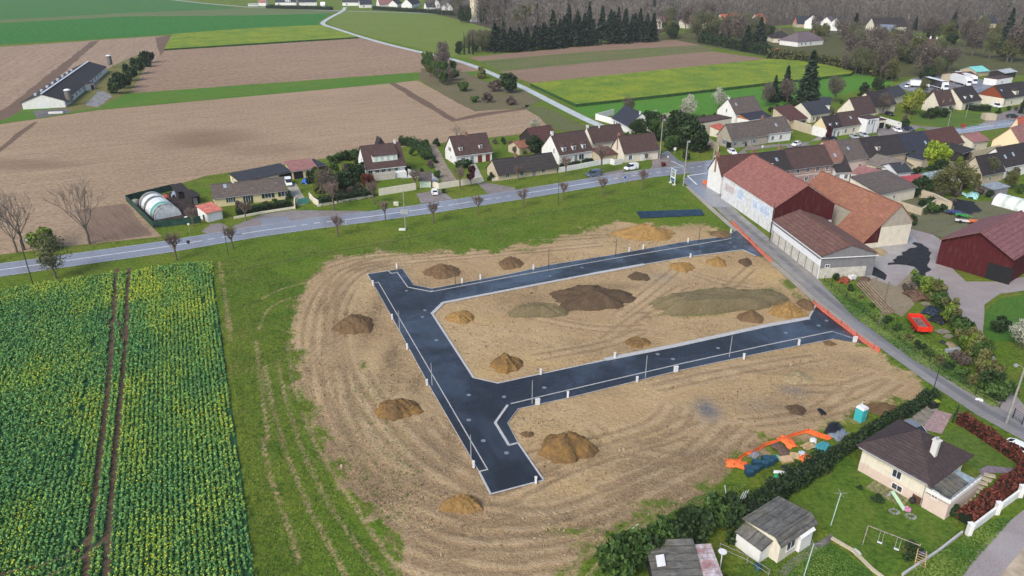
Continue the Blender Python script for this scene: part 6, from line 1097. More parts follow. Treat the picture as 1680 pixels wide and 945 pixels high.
# polytunnels and glasshouse
def tunnel(name,lb,a,c,r,mat,ends=None,ribs=8,panels=None):
    A=G(*a);B=G(*c); L=math.hypot(B.x-A.x,B.y-A.y); o=empty(name,lb,'polytunnel',A,math.atan2(B.y-A.y,B.x-A.x)); k=10
    n=ribs*2; 
    for i in range(ribs):
        m=MB(); x0=L*i/ribs; x1=L*(i+1)/ribs
        for j in range(k):
            t0=math.pi*j/k;t1=math.pi*(j+1)/k; m.hull([(x0,math.cos(t0)*r,math.sin(t0)*r),(x1,math.cos(t0)*r,math.sin(t0)*r),(x1,math.cos(t1)*r,math.sin(t1)*r),(x0,math.cos(t1)*r,math.sin(t1)*r)],[(x0,math.cos(t0)*(r-.03),math.sin(t0)*(r-.03)),(x1,math.cos(t0)*(r-.03),math.sin(t0)*(r-.03)),(x1,math.cos(t1)*(r-.03),math.sin(t1)*(r-.03)),(x0,math.cos(t1)*(r-.03),math.sin(t1)*(r-.03))])
        part(m,'cover_panel',panels[i%len(panels)] if panels else mat,o)
    for i in range(ribs+1): m=MB(); x=L*i/ribs; m.tube([(x,math.cos(math.pi*j/12)*(r+.03),math.sin(math.pi*j/12)*(r+.03)) for j in range(13)],.06,5); part(m,'hoop',FRAME,o)
    for x,nm in ((0,'end_wall'),(L,'end_wall')): m=MB(); P_=[(x,math.cos(math.pi*j/12)*(r-.05),math.sin(math.pi*j/12)*(r-.05)) for j in range(13)]; m.poly(P_); part(m,nm,mat,o)
PW=m_plain('tunnel_white_film',(.66,.70,.70),.4,.12,1); PG=m_plain('tunnel_clear_film',(.20,.19,.17),.4,.4,1); PT=m_plain('tunnel_green_film',(.10,.33,.27),.5,.1,1)
tunnel('polytunnel','patched white polytunnel with grey and green panels in the fenced garden compound',(250,334),(276,357),3.1,PW,ribs=7,panels=[PG,PW,PG,PW,PW,PT,PG])
tunnel('polytunnel','white polytunnel at the right edge behind the red barn',(1636,333),(1700,350),2.6,PW,ribs=9,panels=[PW,PW,m_plain('film_greenish',(.50,.56,.50),.4,.15,1)])
house('glasshouse','long low glasshouse with glazed roof behind the crimson-roofed shed','glasshouse',(1524,296),(1566,288),1.6,1.2,D=5,wall=CREAM,roof=m_plain('glasshouse_glass',(.28,.34,.35),.15,.3,1,.6),wins=[],gutter=False)
wrap('turquoise plastic covered pile in the back gardens',1596,323,2.2,1.3,1.3,m_plain('turquoise_film',(.30,.56,.54),.4,.2,1)); wrap('small turquoise covered pile left of the bigger one',1580,320,.9,.7,.7,m_plain('turquoise_film2',(.30,.52,.48),.4,.2,1))
# farm implements by the planings
for lb,px,py,sx,sy,hz,mt,rz in (('blue farm implement beside the black planings',1564,352,1.6,.6,1.0,m_plain('implement_blue',(.05,.07,.20),.4),-.5),('green farm implement between the blue and the orange ones',1577,357,1.4,.4,.9,m_plain('implement_green',(.04,.30,.06),.4),-.5),('orange farm implement near the red barn roof edge',1598,368,1.2,.6,1.0,m_plain('implement_orange',(.75,.17,.02),.4),-.5),('white farm implement with dark wheels before the orange one',1580,366,1.8,.4,.8,UB,-.4)):
    o=empty('farm_implement',lb,'farm machine',G(px,py),rz,'farm implements in the yard'); m=MB(); m.box(-sx,sx,-sy,sy,.5,hz); m.box(sx,sx+1.0,-.08,.08,.5,.62); part(m,'frame',mt,o)
    for s in (-1,1): m=MB(); m.tube([(-sx*.4,s*(sy+.05),.4),(-sx*.4,s*(sy+.25),.4)],.4,12); part(m,'wheel',TYRE,o)
    m=MB()
    for k in range(5): m.tube([(-sx+.1+k*sx*.45,0,.5),(-sx+.1+k*sx*.45,.2,.05)],.04,4)
    part(m,'tines',METAL,o)
# ---- poultry barn details ----
for lb,px,py in (('grey feed silo at the near corner of the long poultry barn',116,173),('grey feed silo at the far end of the long poultry barn',182,111)):
    o=empty('feed_silo',lb,'silo',G(px,py),0,'feed silos of the poultry barn'); m=MB(); m.tube([(0,0,1.4),(0,0,1.9),(0,0,6.3)],[.4,1.3,1.3],16); part(m,'tank',m_plain('silo_grey',(.17,.155,.14),.7,.2),o); m=MB(); m.tube([(0,0,6.3),(0,0,6.75),(0,0,6.8)],[1.42,.8,.2],16); part(m,'cap',FRAME,o)
    for k in range(4): m=MB(); a=k*1.571+.78; m.tube([(math.cos(a)*1.1,math.sin(a)*1.1,0),(math.cos(a)*1.1,math.sin(a)*1.1,1.9)],.08,5); part(m,'leg',METAL,o)
a=G(68,179.5); m=MB(); m.box(-2.6,2.6,-.5,.5,.2,.9); tag(m.build('white_trough',UB,None,G(92,187),.25),'long white trough on the concrete before the poultry barn','trough')
p0=g2((108,176)); p1=g2((176,118)); d_=(p1-p0)/np.hypot(*(p1-p0)); n_=np.array([-d_[1],d_[0]]); m=MB(); Lb=float(np.hypot(*(p1-p0))); rid=[p0+n_*7.75+d_*.2,p0+n_*7.75+d_*(Lb-.2)]
strip_mb(m,rid,.8,5.78,5.95,0,True); tag(m.build('ridge_vent',m_plain('ridge_pale',(.55,.60,.66),.5),None),'pale ridge vent strip running along the poultry barn roof','roof vent')
for i in range(8):
    q=p0+n_*(7.75+3.5)+d_*(6+i*10); m=MB(); m.box(-.8,.8,-.5,.5,0,.9); tag(m.build('roof_cowl',m_plain('cowl_pale_%d'%i,(.5,.54,.6),.5),None,(q[0],q[1],4.35),math.atan2(d_[1],d_[0])),'pale vent cowl on the far slope of the poultry barn, %s from the near end'%ordn(i),'roof vent','vent cowls of the poultry barn')
# ---- water tower ----
o=empty('water_tower','tall pale concrete water tower shaft rising among bare trees','water tower',G(779,36)); CT=m_wall('tower_concrete',(.62,.55,.42),.4)
m=MB(); m.tube([(0,0,0),(0,0,26),(0,0,29)],[3.9,3.5,6.0],28); part(m,'shaft',CT,o); m=MB(); m.tube([(0,0,29),(0,0,36)],[6.0,6.4],28); part(m,'tank',CT,o); m=MB(); m.tube([(0,0,0),(0,0,2.4)],[4.3,4.3],28); part(m,'plinth',FRAME,o)
for k in range(8): m=MB(); a=k*.785; m.box(-.25,.25,3.55,3.95,2.4,26,0,lambda x,y,z,a=a:(x*math.cos(a)-y*math.sin(a),x*math.sin(a)+y*math.cos(a),z)); part(m,'rib',CT,o)
# ======================= VEHICLES =======================
car('hatch','white','white hatchback parked nose-in at the mint gate of the chalet house',713,318,(708,306)); car('van','white','white van parked in the yard beside the yellow bungalow',474,303,(480,318)); car('van','blue_grey','blue-grey van on the verge before the steep-roofed white house',973,289,(955,291.5)); car('van','white','white van parked in front of the cream cottage',1035,278,(1017,281))
car('hatch','white','white hatchback parked beside the black gate of the stone house',1201,252,(1212,258)); car('hatch','white','white car parked by the dark red gate of the white house',1306,239,(1297,242)); car('sedan','dark_blue','dark car in front of the black-roofed white cottage',1366,231,(1374,234)); car('sedan','silver','silver car, left of the silver pair before the cream row house',1401,227,(1409,231)); car('sedan','silver','silver car, right of the silver pair before the cream row house',1416,224,(1424,227.5))
car('hatch','white','white car parked in the street before the garages',1472,216,(1482,220)); car('sedan','dark_blue','dark blue car right behind the white car before the garages',1490,214,(1498,216)); car('sedan','black','dark car parked under the yellow willow',1459,189,(1466,192)); car('sedan','black','black car on the wet forecourt at the right edge',1661,193,(1674,193.5)); car('sedan','blue_grey','blue-grey car partly hidden between the big barn and the brick houses',1314,308,(1324,313)); car('sedan','white','white car cut by the right edge of the photo on the side lane',1676,745,(1690,752)); car('hatch','grey','grey car half hidden behind the hip-roofed bungalow',1500,712,(1508,717))
car('van','white','small white van at the left end of the lorry park',1489,143,(1480,146),group='vehicles of the lorry park'); car('sedan','black','far black car on the meadow edge below the dark hedge',689,21,(700,22),group='far vehicles'); car('sedan','white','far white car on the lawn before the dark manor',1508,62,(1512,62.5),group='far vehicles')
car('van','white','white covered vehicle beside the rust-red gabled house',1634,176,(1642,178))
truck('articulated lorry with long black trailer and white cab',1544,147,(1562,152),PC['black']); truck('white articulated lorry, left of the two parked side by side',1582,140,(1600,145),PC['white']); truck('white articulated lorry, right of the two parked side by side',1592,137,(1610,142),PC['white'])
m=MB(); m.box(-3.4,3.4,-1.2,1.2,.9,3.2); o=empty('box_van','white box lorry body left of the black trailer','lorry',G(1504,143),-.25); part(m,'box',PC['white'],o); m=MB(); loft(m,[[(3.5,-1.1,.5),(3.5,-1.1,2.5),(3.5,1.1,2.5),(3.5,1.1,.5)],[(4.4,-1.1,.5),(4.2,-1,2.4),(4.2,1,2.4),(4.4,1.1,.5)],[(5.2,-1,.5),(5.1,-.95,1.3),(5.1,.95,1.3),(5.2,1,.5)]]); part(m,'cab',PC['white'],o)
for x in (-2.2,4.2):
    for s in (-1,1): m=MB(); m.tube([(x,s*.8,.45),(x,s*1.1,.45)],.45,12); part(m,'wheel',TYRE,o)
o=empty('coach','far white coach on the village road','coach',G(416,11),-.02); m=MB(); m.box(-5.5,5.5,-1.25,1.25,.6,3.1); part(m,'body',PC['white'],o); m=MB(); m.box(-5.2,5.3,-1.27,-1.252,1.6,2.5); part(m,'windows',CGL,o)
for x in (-3.5,3.6): m=MB(); m.tube([(x,-1.2,.5),(x,1.2,.5)],.5,12); part(m,'wheel',TYRE,o)
# ======================= WALLS, FENCES, HEDGES =======================
wallrun('garden_wall','long cream garden wall before the chalet house lawn','wall',[(622,321),(683,311)],1.9,.25,CREAM); wallrun('garden_wall','low cream base wall under the dark hedge left of the chalet house','wall',[(521,339),(560,332),(612,323)],.6,.25,CREAM); wallrun('garden_wall','cream garden wall between the mint gate and the purple tree','wall',[(706,305),(720,310),(752,305),(790,299)],1.6,.25,CREAM)
wallrun('garden_wall','cream wall stub with dark planting left of the long dark-roofed house','wall',[(805,290),(808,297),(822,295)],1.0,.25,CREAM); wallrun('garden_wall','white panelled wall before the three-dormer house','wall',[(916,283),(955,276),(982,270.5),(1000,268)],1.5,.25,WHITE); wallrun('garden_wall','white wall left of the cream cottage','wall',[(1001,269),(1008,271),(1021,268.5)],1.7,.25,WHITE)
wallrun('garden_wall','low cream wall under the hedge of the yellow bungalow','wall',[(384,359),(430,350),(483,342)],.5,.25,CREAM); wallrun('gate_wall','curved cream wall right of the green bungalow gate','wall',[(508,325),(515,333),(523,338)],1.5,.25,CREAM); wallrun('gate_wall','cream wall left of the green bungalow gate','wall',[(484,343),(484,334),(489,330)],1.5,.25,CREAM)
m=MB(); A=G(490,336);B_=G(507,334); m.hull([(0,0,.1),(B_.x-A.x,B_.y-A.y,.1),(B_.x-A.x,B_.y-A.y+.06,.1),(0,.06,.1)],[(0,0,1.6),(B_.x-A.x,B_.y-A.y,1.6),(B_.x-A.x,B_.y-A.y+.06,1.6),(0,.06,1.6)]); GT=m_plain('teal_gate',(.05,.20,.18),.5); tag(m.build('gate',GT,None,A),'teal double gate between cream walls right of the yellow bungalow','gate')
m=MB(); A=G(334,363);B_=G(363,358); m.hull([(0,0,.1),(B_.x-A.x,B_.y-A.y,.1),(B_.x-A.x,B_.y-A.y+.06,.1),(0,.06,.1)],[(0,0,1.6),(B_.x-A.x,B_.y-A.y,1.6),(B_.x-A.x,B_.y-A.y+.06,1.6),(0,.06,1.6)]); tag(m.build('gate',m_plain('dark_green_gate',(.02,.09,.08),.5),None,A),'dark green gate in front of the small salmon-roofed garage','gate')
o=empty('gatehouse','small tiled gate porch with mint garage door left of the white hatchback','gate porch',G(689,308),.1); m=MB(); m.box(0,.3,-.2,2.6,0,2.0); m.box(2.7,3.0,-.2,2.6,0,2.0); m.box(.3,2.7,2.3,2.6,0,2.0); part(m,'wall',CREAM,o); m=MB(); m.hull([(-.4,-.5,2.0),(3.4,-.5,2.0),(3.4,4.8,3.0),(-.4,4.8,3.0)],[(-.4,-.5,2.12),(3.4,-.5,2.12),(3.4,4.8,3.12),(-.4,4.8,3.12)]); part(m,'roof',RG,o); m=MB(); m.box(.31,2.69,-.1,-.03,.05,1.9); part(m,'gate',SHUT['m'],o)
wallrun('yard_wall','tall beige stone yard wall right of the white street house','wall',[(1294,209),(1316,216),(1337,222)],3.2,.4,BEIGE); wallrun('yard_wall','white yard wall of the slate-roofed house, left side','wall',[(977,196),(1006,204)],2.2,.25,WHITE); wallrun('yard_wall','white yard wall of the slate-roofed house, far side','wall',[(977,196),(1007,188)],2.2,.25,WHITE); wallrun('yard_wall','long beige wall running down from the flat-roofed building to the road','wall',[(1146,223),(1160,236),(1178,250)],2.2,.3,BEIGE)
wallrun('garden_wall','white wall with terrace above the willow garden','wall',[(1443,199),(1460,204),(1478,209)],1.8,.25,WHITE); wallrun('garden_wall','beige stone wall around the small lawn behind the orange barn','wall',[(1470,340),(1510,353),(1533,338),(1560,344)],1.8,.35,BEIGE); wallrun('yard_wall','tall stone wall between the carport and the cream gable','wall',[(1590,262),(1640,250)],2.6,.35,BEIGE); wallrun('garden_wall','thick overgrown stone wall beside the small back lawn','wall',[(1503,321),(1530,330),(1556,343)],2.0,.8,BEIGE)
wallrun('bin_store','pale stone block with flat top beside the forecourt','wall',[(1612,196),(1630,196)],2.2,3,BEIGE)
wallrun('retaining_wall','white wall with pillars under the red hedge at lower right','wall',[(1588,876),(1634,841),(1672,813),(1720,778)],1.0,.25,WHITE)
for i,(px,py) in enumerate([(1588,876),(1634,841),(1672,813)]): m=MB(); m.box(-.25,.25,-.25,.25,0,1.6); m.box(-.3,.3,-.3,.3,1.602,1.7); tag(m.build('wall_pillar',WHITE,None,G(px,py+2)),'white square pillar of the lower red hedge wall, %s from its left end'%ordn(i),'pillar','pillars of the white wall')
for nm,lb,pts,w_,h,mt,d_ in (
('hedge','big dark clipped hedge from the lane gate past the rubbish pile, upper half',[(1522,657),(1490,679),(1457,694),(1420,719),(1385,741),(1355,762)],1.3,1.4,LEAFD,30),('hedge','big dark hedge, overgrown middle length between rubbish pile and cabin',[(1352,764),(1310,790),(1274,814),(1240,836),(1205,858)],2.2,1.9,LEAFD,26),
('red_hedge','red-brown clipped hedge along the lane beside the bungalow lawn',[(1572,692),(1610,716),(1650,744),(1720,790)],1.3,1.5,LEAFR,34),('red_hedge','red-brown hedge above the white pillared wall at lower right',[(1580,858),(1617,830),(1652,801),(1712,752)],1.5,1.3,LEAFR,30),
('hedge','dark hedge in front of the yellow bungalow',[(388,352),(430,345),(478,337)],1.8,1.4,LEAFD,18),('hedge','dark tall hedge left of the long cream wall',[(523,336),(565,329),(612,321)],2.6,1.8,LEAFD,16),('hedge','dark hedge curving behind the chalet house lawn',[(655,238),(672,238),(690,246),(703,262)],3,2.6,LEAFM,12),('hedge','low dark hedge strip before the three-dormer house',[(920,276),(950,271)],1.4,1.2,LEAFD,16),('hedge','low green hedge right of the three-dormer house door',[(956,268),(972,265.5)],1.2,1.2,LEAFD,16),
('hedge','rounded bright hedge before the cottage with red shutters',[(750,273),(765,276)],2.2,1.6,LEAFM,18),('hedge','dark long hedge by the white-dormer house on the right',[(1582,178),(1600,182),(1622,182)],3,2.2,LEAFD,10),('hedge','dark green hedge at the field edge behind the yellow bungalow garage',[(560,262),(596,256)],3,2.2,LEAFM,10),
('far_hedge','far dark hedge row before the white houses, left part',[(438,13.5),(545,16.5)],5,3.2,LEAFD,1.2),('far_hedge','far dark hedge row before the white houses, right part',[(613,16),(690,20.5),(750,26)],5,3.4,LEAFD,1.2),('far_hedge','dark hedge line along the field edge before the hamlet bungalows',[(1150,70),(1200,79),(1262,91)],6,5,LEAFD,2.5),('far_hedge','brushy hedge along the far side of the green pasture',[(1262,95),(1320,103),(1400,116),(1462,130)],6,5,LEAFO,2.5),
('hedge','dark hedge on the far edge of the pink field lane by the red barn',[(1566,428),(1582,430)],2.6,2.2,LEAFD,16),('hedge','dark hedge block right of the red barn door',[(1620,447),(1640,450)],2.4,2.2,LEAFD,16),('hedge','low dark hedge behind the small back lawn',[(1510,338),(1535,330)],1.6,1.4,LEAFD,14)):
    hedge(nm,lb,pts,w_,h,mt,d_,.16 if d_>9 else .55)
CG=m_plain('compound_green_screen',(.02,.06,.045),.7,.25,1)
fence('screen_fence','dark green screen fence around the polytunnel garden compound',[(286,312),(208,331),(230,352),(252,374),(330,366)],1.8,POLED,3.0,solid=CG)
fence('wire_fence','wire fence with dark posts along the verge beside the side lane',[(1352,462),(1400,500),(1450,542),(1500,578),(1550,612),(1600,648),(1640,668)],1.3,POLED,2.6,POLED,post=.04,rails=3)
fence('wire_fence','low wire fence with thin posts on the left of the cabin garden',[(1180,905),(1225,925),(1260,948)],1.2,WOODG,2.2,METAL,post=.04,rails=2)
fence('green_fence','pale green horizontal slatted fence at the right edge lawn',[(1640,536),(1700,553)],1.6,m_plain('pale_green_metal',(.22,.42,.32),.5),3,rails=6)
fence('metal_gate','dark metal gate beside the pole at the end of the side lane',[(1661,686),(1676,697)],1.6,POLED,1.5,rails=5); fence('metal_gate','dark metal gate at the bungalow drive by the red hedge',[(1562,694),(1569,680)],1.6,POLED,1.5,rails=5)
m=MB(); strip_mb(m,[(1385,742),(1340,770),(1300,795)],.12,0,.5); tag(m.build('low_fence',WOODG),'thin low fence along the lawn side of the big hedge','fence')
m=MB(); strip_mb(m,[(1578,875),(1540,905),(1480,945)],.2,0,.35); tag(m.build('concrete_edging',CONC),'thin pale concrete edging below the bungalow garden','edging')
m=MB(); strip_mb(m,[(1364,884),(1400,905),(1430,935),(1450,950)],.35,0,.25); tag(m.build('stone_edging',BEIGE),'stone edging curving round the swing lawn','edging')
# ======================= NEAR GARDEN =======================
sheet('garden_lawn',[(1392,745),(1416,768),(1470,800),(1532,840),(1560,850),(1575,870),(1480,940),(1440,945),(1368,885),(1340,850),(1270,815),(1290,800)],m_grass('garden_grass',[(.055,.140,.016),(.105,.165,.022),(.028,.080,.010),(.21,.20,.06)],1,.9),.01,amp=.2)
sheet('garden_lawn',[(1365,890),(1430,940),(1430,1010),(1230,1010),(1300,930)],m_grass('garden_grass2',[(.042,.12,.016),(.07,.14,.022),(.028,.08,.012),(.12,.14,.04)],.5,.9),.01,amp=.2)
sheet('garden_lawn',[(1575,697),(1612,722),(1700,775),(1690,800),(1640,768),(1600,770),(1560,740),(1545,712)],m_grass('garden_grass3',[(.08,.145,.022),(.11,.165,.03),(.055,.11,.018),(.18,.19,.06)],.8,.9),.01,amp=.2)
sheet('garden_path',[(1340,890),(1364,876),(1370,884),(1310,925),(1290,945),(1275,940),(1300,915)],m_plain('grey_path',(.14,.135,.115),.9,.25,.6),.022,amp=.1)
sheet('paved_drive',[(1536,672),(1562,680),(1545,712),(1512,704)],m_plain('pink_paving',(.33,.23,.22),.85,.15,2),.022); sheet('paved_drive',[(1512,664),(1540,668),(1530,690),(1496,706),(1480,700),(1500,680)],m_plain('drive_grit',(.22,.20,.16),.9,.2,1),.018)
sheet('garden_path',[(1606,771),(1620,764),(1660,768),(1690,776),(1690,783),(1650,776),(1622,776),(1612,782)],m_plain('purple_paving',(.20,.16,.19),.8,.15,2),.022)
STN=m_plain('paving_slab',(.44,.36,.26),.85,.12,1)
for i in range(11):
    t=i/10; px=1558+(1624-1558)*t; py=840+(780-840)*t; p=G(px,py); m=MB(); m.hull([(-.75,-.35,0),(.6,-.45,0),(.7,.4,0),(-.6,.35,0)],[(-.7,-.3,.06),(.55,-.4,.06),(.65,.35,.06),(-.55,.3,.06)]); tag(m.build('stepping_stone',STN,None,p,-.5+rnd.uniform(-.2,.2)),'sandy flagstone of the path under the bungalow terrace, %s from the bottom'%ordn(i),'flagstone','flagstones beside the bungalow')
m=MB(); GP=m_plain('mossy_pavers',(.22,.21,.10),.9,.25,2)
for i in range(9):
    for j in range(6): m.box(i*.5,i*.5+.44,j*.5,j*.5+.44,0,.05)
tag(m.build('paved_patch',GP,None,G(1420,800),ang((1420,800),(1475,830))),'square patch of mossy open pavers on the lawn before the bungalow','paving')
o=empty('slide','small pale green garden slide on the paved patch','slide',G(1472,828),1.9); m=MB(); m.hull([(-1.1,-.25,.05),(1.1,-.25,1.1),(1.1,.25,1.1),(-1.1,.25,.05)],[(-1.1,-.25,.12),(1.1,-.25,1.17),(1.1,.25,1.17),(-1.1,.25,.12)]); part(m,'chute',m_plain('pale_green_plastic',(.42,.62,.40),.4,.05),o)
m=MB()
for s in (-.22,.22): m.tube([(1.1,s,1.1),(1.5,s,0)],.04,5)
for k in range(4): m.tube([(1.18+k*.08,-.22,.9-k*.22),(1.18+k*.08,.22,.9-k*.22)],.03,5)
part(m,'ladder',m_plain('slide_ladder',(.5,.5,.55),.5),o)
m=MB(); m.tube([(0,0,.02),(0,0,.22)],[.45,.4],14); tag(m.build('paddling_toy',m_plain('pink_plastic',(.62,.25,.42),.5,.3,4),None,G(1488,836)),'small pink and white plastic toy beside the slide','toy')
wrap('black dustbin bag against the bungalow wall',1496,824,.35,.35,.8,m_plain('bin_black',(.015,.015,.02),.5),'bin')
for lb,px,py in (('grey stone ring on the lawn, left of the pair','1467','840'),('grey stone ring on the lawn, right of the pair','1494','848')):
    p=G(float(px),float(py)); m=MB()
    for k in range(9): a=k*.7; m.box(math.cos(a)*.5-.12,math.cos(a)*.5+.12,math.sin(a)*.4-.1,math.sin(a)*.4+.1,0,.16)
    tag(m.build('stone_ring',m_plain('grey_stones',(.25,.25,.23),.9,.2),None,p),lb,'stones')
bush('shrub','low dark shrub on the lawn below the paved patch',1440,822,'d',.8,.5); bush('shrub','small dark shrub between pavers and hedge on the lawn',1410,802,'d',.45,.3)
# swing set
o=empty('swing_set','wooden swing set with small ladder tower on the lawn','swing set',G(1418,886),-.62); m=MB(); LW=5.2
m.tube([(0,-.9,0),(0,0,2.1)],.05,6); m.tube([(0,.9,0),(0,0,2.1)],.05,6); m.tube([(0,0,2.1),(LW,0,2.1)],.06,6); part(m,'frame',WOODG,o); m=MB(); m.tube([(LW,-.7,0),(LW-.1,-.4,2.0)],.05,6); m.tube([(LW+1,-.7,0),(LW+.7,-.4,2.0)],.05,6); m.tube([(LW,.5,0),(LW,.4,2.0)],.05,6)
for k in range(6): m.tube([(LW-.0,-.7+k*.04,.3*k+.2),(LW+.9,-.7+k*.04,.3*k+.2)],.035,5)
part(m,'ladder_tower',WOOD,o); m=MB(); m.box(LW,LW+.8,-.35,.4,1.2,1.3); part(m,'platform',m_plain('swing_blue',(.06,.09,.16),.5),o)
for x in (1.5,3.2): m=MB(); m.tube([(x-.2,0,2.1),(x-.2,0,.5)],.012,4); m.tube([(x+.2,0,2.1),(x+.2,0,.5)],.012,4); m.box(x-.25,x+.25,-.12,.12,.45,.5); part(m,'swing',UB,o)
for lb,px,py,h in (('thin pale clothes post with round top on the middle of the lawn',1363,862,2.6),('thin pale clothes post at the bottom of the lower lawn',1318,948,2.6)):
    o=empty('clothes_post',lb,'clothes post',G(px,py)); m=MB(); m.tube([(0,0,0),(.35,.1,h*1.75)],.05,6); part(m,'post',m_plain('pale_green_post',(.45,.60,.55),.5),o)
    for k in range(4): m=MB(); a=k*1.571; m.tube([(.35,.1,h*1.75),(.35+math.cos(a)*.8,.1+math.sin(a)*.8,h*1.75+.1)],.02,4); part(m,'arm',METAL,o)
wrap('white plastic sheet lying on the stone edging of the lawn',1404,906,.5,.4,.15,UB); wrap('dark green barrel lying in the weeds left of the cabin',1243,932,.5,.4,.6,m_plain('barrel_green',(.02,.07,.08),.5),'barrel')
o=empty('wheelie_bins','dark bins with yellow lid at the bungalow gateway','bins',G(1528,672),.3)
for k in range(2): m=MB(); m.box(k*.7,k*.7+.6,0,.6,0,1.0); b0=part(m,'bin',m_plain('bin_dark_%d'%k,(.02,.025,.02),.5),o); m=MB(); m.box(k*.7-.03,k*.7+.63,-.03,.63,1.002,1.1); part(m,'lid',m_plain('bin_lid_%d'%k,(.35,.38,.03) if k else (.03,.05,.03),.5),b0)
m=MB(); m.hull([(-1.1,-.4,2.7),(-.2,-.4,2.7),(.1,.9,2.9),(-.8,.9,2.9)],[(-1.1,-.4,2.78),(-.2,-.4,2.78),(.1,.9,2.98),(-.8,.9,2.98)]); tag(m.build('loose_sheet',UB,None,G(1089,955),.2),'loose pale sheet lying on the dark corrugated shed roof','roof sheet')
m=MB(); m.tube([(0,0,2.9),(0,0,3.0)],[.4,.45],14); m.tube([(0,0,0),(0,0,2.9)],.06,6); tag(m.build('satellite_dish',UB,None,G(1180,940)),'white round dish on a post beside the rusty roof','dish')
# ======================= POLES =======================
pole('lamp_post','tall thin dark lamp post at the left edge of the main road',55.5,471,9.8,POLED,.10,arm=(.9,.5),cat='lamp post'); pole('lamp_post','thin dark lamp post on the verge right of the rapeseed corner',374.5,418,6.6,POLED,.08,cat='lamp post'); o=pole('transformer_pole','pole with transformer box and pale base before the chalet house',665.5,377,9.5,CONCP,.13); m=MB(); m.box(-.9,.9,-.4,.4,4.0,4.9); part(m,'transformer',METAL,o); m=MB(); m.box(-1.5,0,-.5,.2,0,.35); part(m,'concrete_base',UB,o)
pole('lamp_post','thin dark lamp post on the verge below the long dark-roofed house',915.7,336,7,POLED,.07,cat='lamp post'); pole('utility_pole','round concrete utility pole at the billboard junction',1121,305,12.6,CONCP,.2,arm=(.5,.3),cat='utility pole'); pole('utility_pole','concrete pole in front of the dark trees by the cream cottage',1082,262,12.5,CONCP,.16,arm=(.6,.4),cat='utility pole'); pole('utility_pole','pale short utility pole at the corner opposite the whitewashed gable',1169,273,7.5,CONCP,.18,arm=(-1.6,.6),cat='utility pole')
pole('utility_pole','leaning concrete utility pole with lamp at the end of the side lane',1651,694,9.3,CONCP,.17,arm=(-1.1,.3),cat='utility pole'); pole('utility_pole','weathered wooden pole among the timber poles by the wire fence',1442,534,8.4,m_bark('pole_wood',(.16,.14,.11)),.15,cat='utility pole'); pole('utility_pole','dark thin pole against the corner of painted wall and lane barn',1262,396,9.2,POLED,.09,cat='utility pole'); pole('utility_pole','wooden pole with crossarm in the village before the garages',1427,238,8.5,m_bark('pole_wood2',(.14,.12,.10)),.14,cross=True,cat='utility pole')
pole('lamp_post','slim lamp post beside the willow garden lawn',1553,215,7.5,METAL,.07,arm=(-.6,0),cat='lamp post'); pole('utility_pole','pale leaning pole on the lawn before the white-dormer house',1584,193,5.5,CONCP,.1,cat='utility pole'); pole('lamp_post','thin post at the dark end of the bungalow hedge',1529,648,7,POLED,.07,cat='lamp post'); pole('lamp_post','thin grey post before the white street house',1277,241,5.6,METAL,.05,cat='lamp post'); pole('utility_pole','dark pole rising from the yellow willow',1495,196,9.5,POLED,.1,cat='utility pole')
def sign(lb,px,py,h,mt,w_=.35,rz=.2): 
    o=empty('road_sign',lb,'road sign',G(px,py),rz,'road signs along the main road'); m=MB(); m.tube([(0,0,0),(0,0,h)],.04,6); part(m,'post',METAL,o); m=MB(); m.tube([(0,-.05,h-.3),(0,-.08,h-.3)],w_,14); part(m,'sign_plate',mt,o)
sign('small sign seen from behind beside the rapeseed corner',312,413,2.6,POLED,.4); sign('small white sign post on the verge near the fenced garden compound',312,383,2.6,UB,.25); sign('thin white marker post on the verge below the green gate',568.5,375,2.0,UB,.12); sign('small blue round sign below the parked white van',1025,302,2.2,m_plain('sign_blue',(.04,.10,.45),.4),.35); sign('white sign at the hedge beside the concrete pole',1106,258,3,UB,.5); sign('small white round sign before the cream cottage corner',1095,266,2,UB,.3); sign('white mirror on a post before the stone house',1249,254,3.0,UB,.4); sign('yellow and white sign behind the barrier stack',1172,268,2.5,UB,.3)
m=MB(); m.box(-.6,.6,-.2,.2,0,1.0); tag(m.build('white_stones',m_plain('white_stones',(.6,.58,.5),.9,.3,4),None,G(650,337)),'heap of pale stones on the verge before the long cream wall','stones')
m=MB(); m.box(-.6,.6,-.5,.5,0,1.0); tag(m.build('red_box',m_plain('red_box',(.35,.05,.03),.5),None,G(1580,208)),'small dull red box on the verge by the wet road','box')
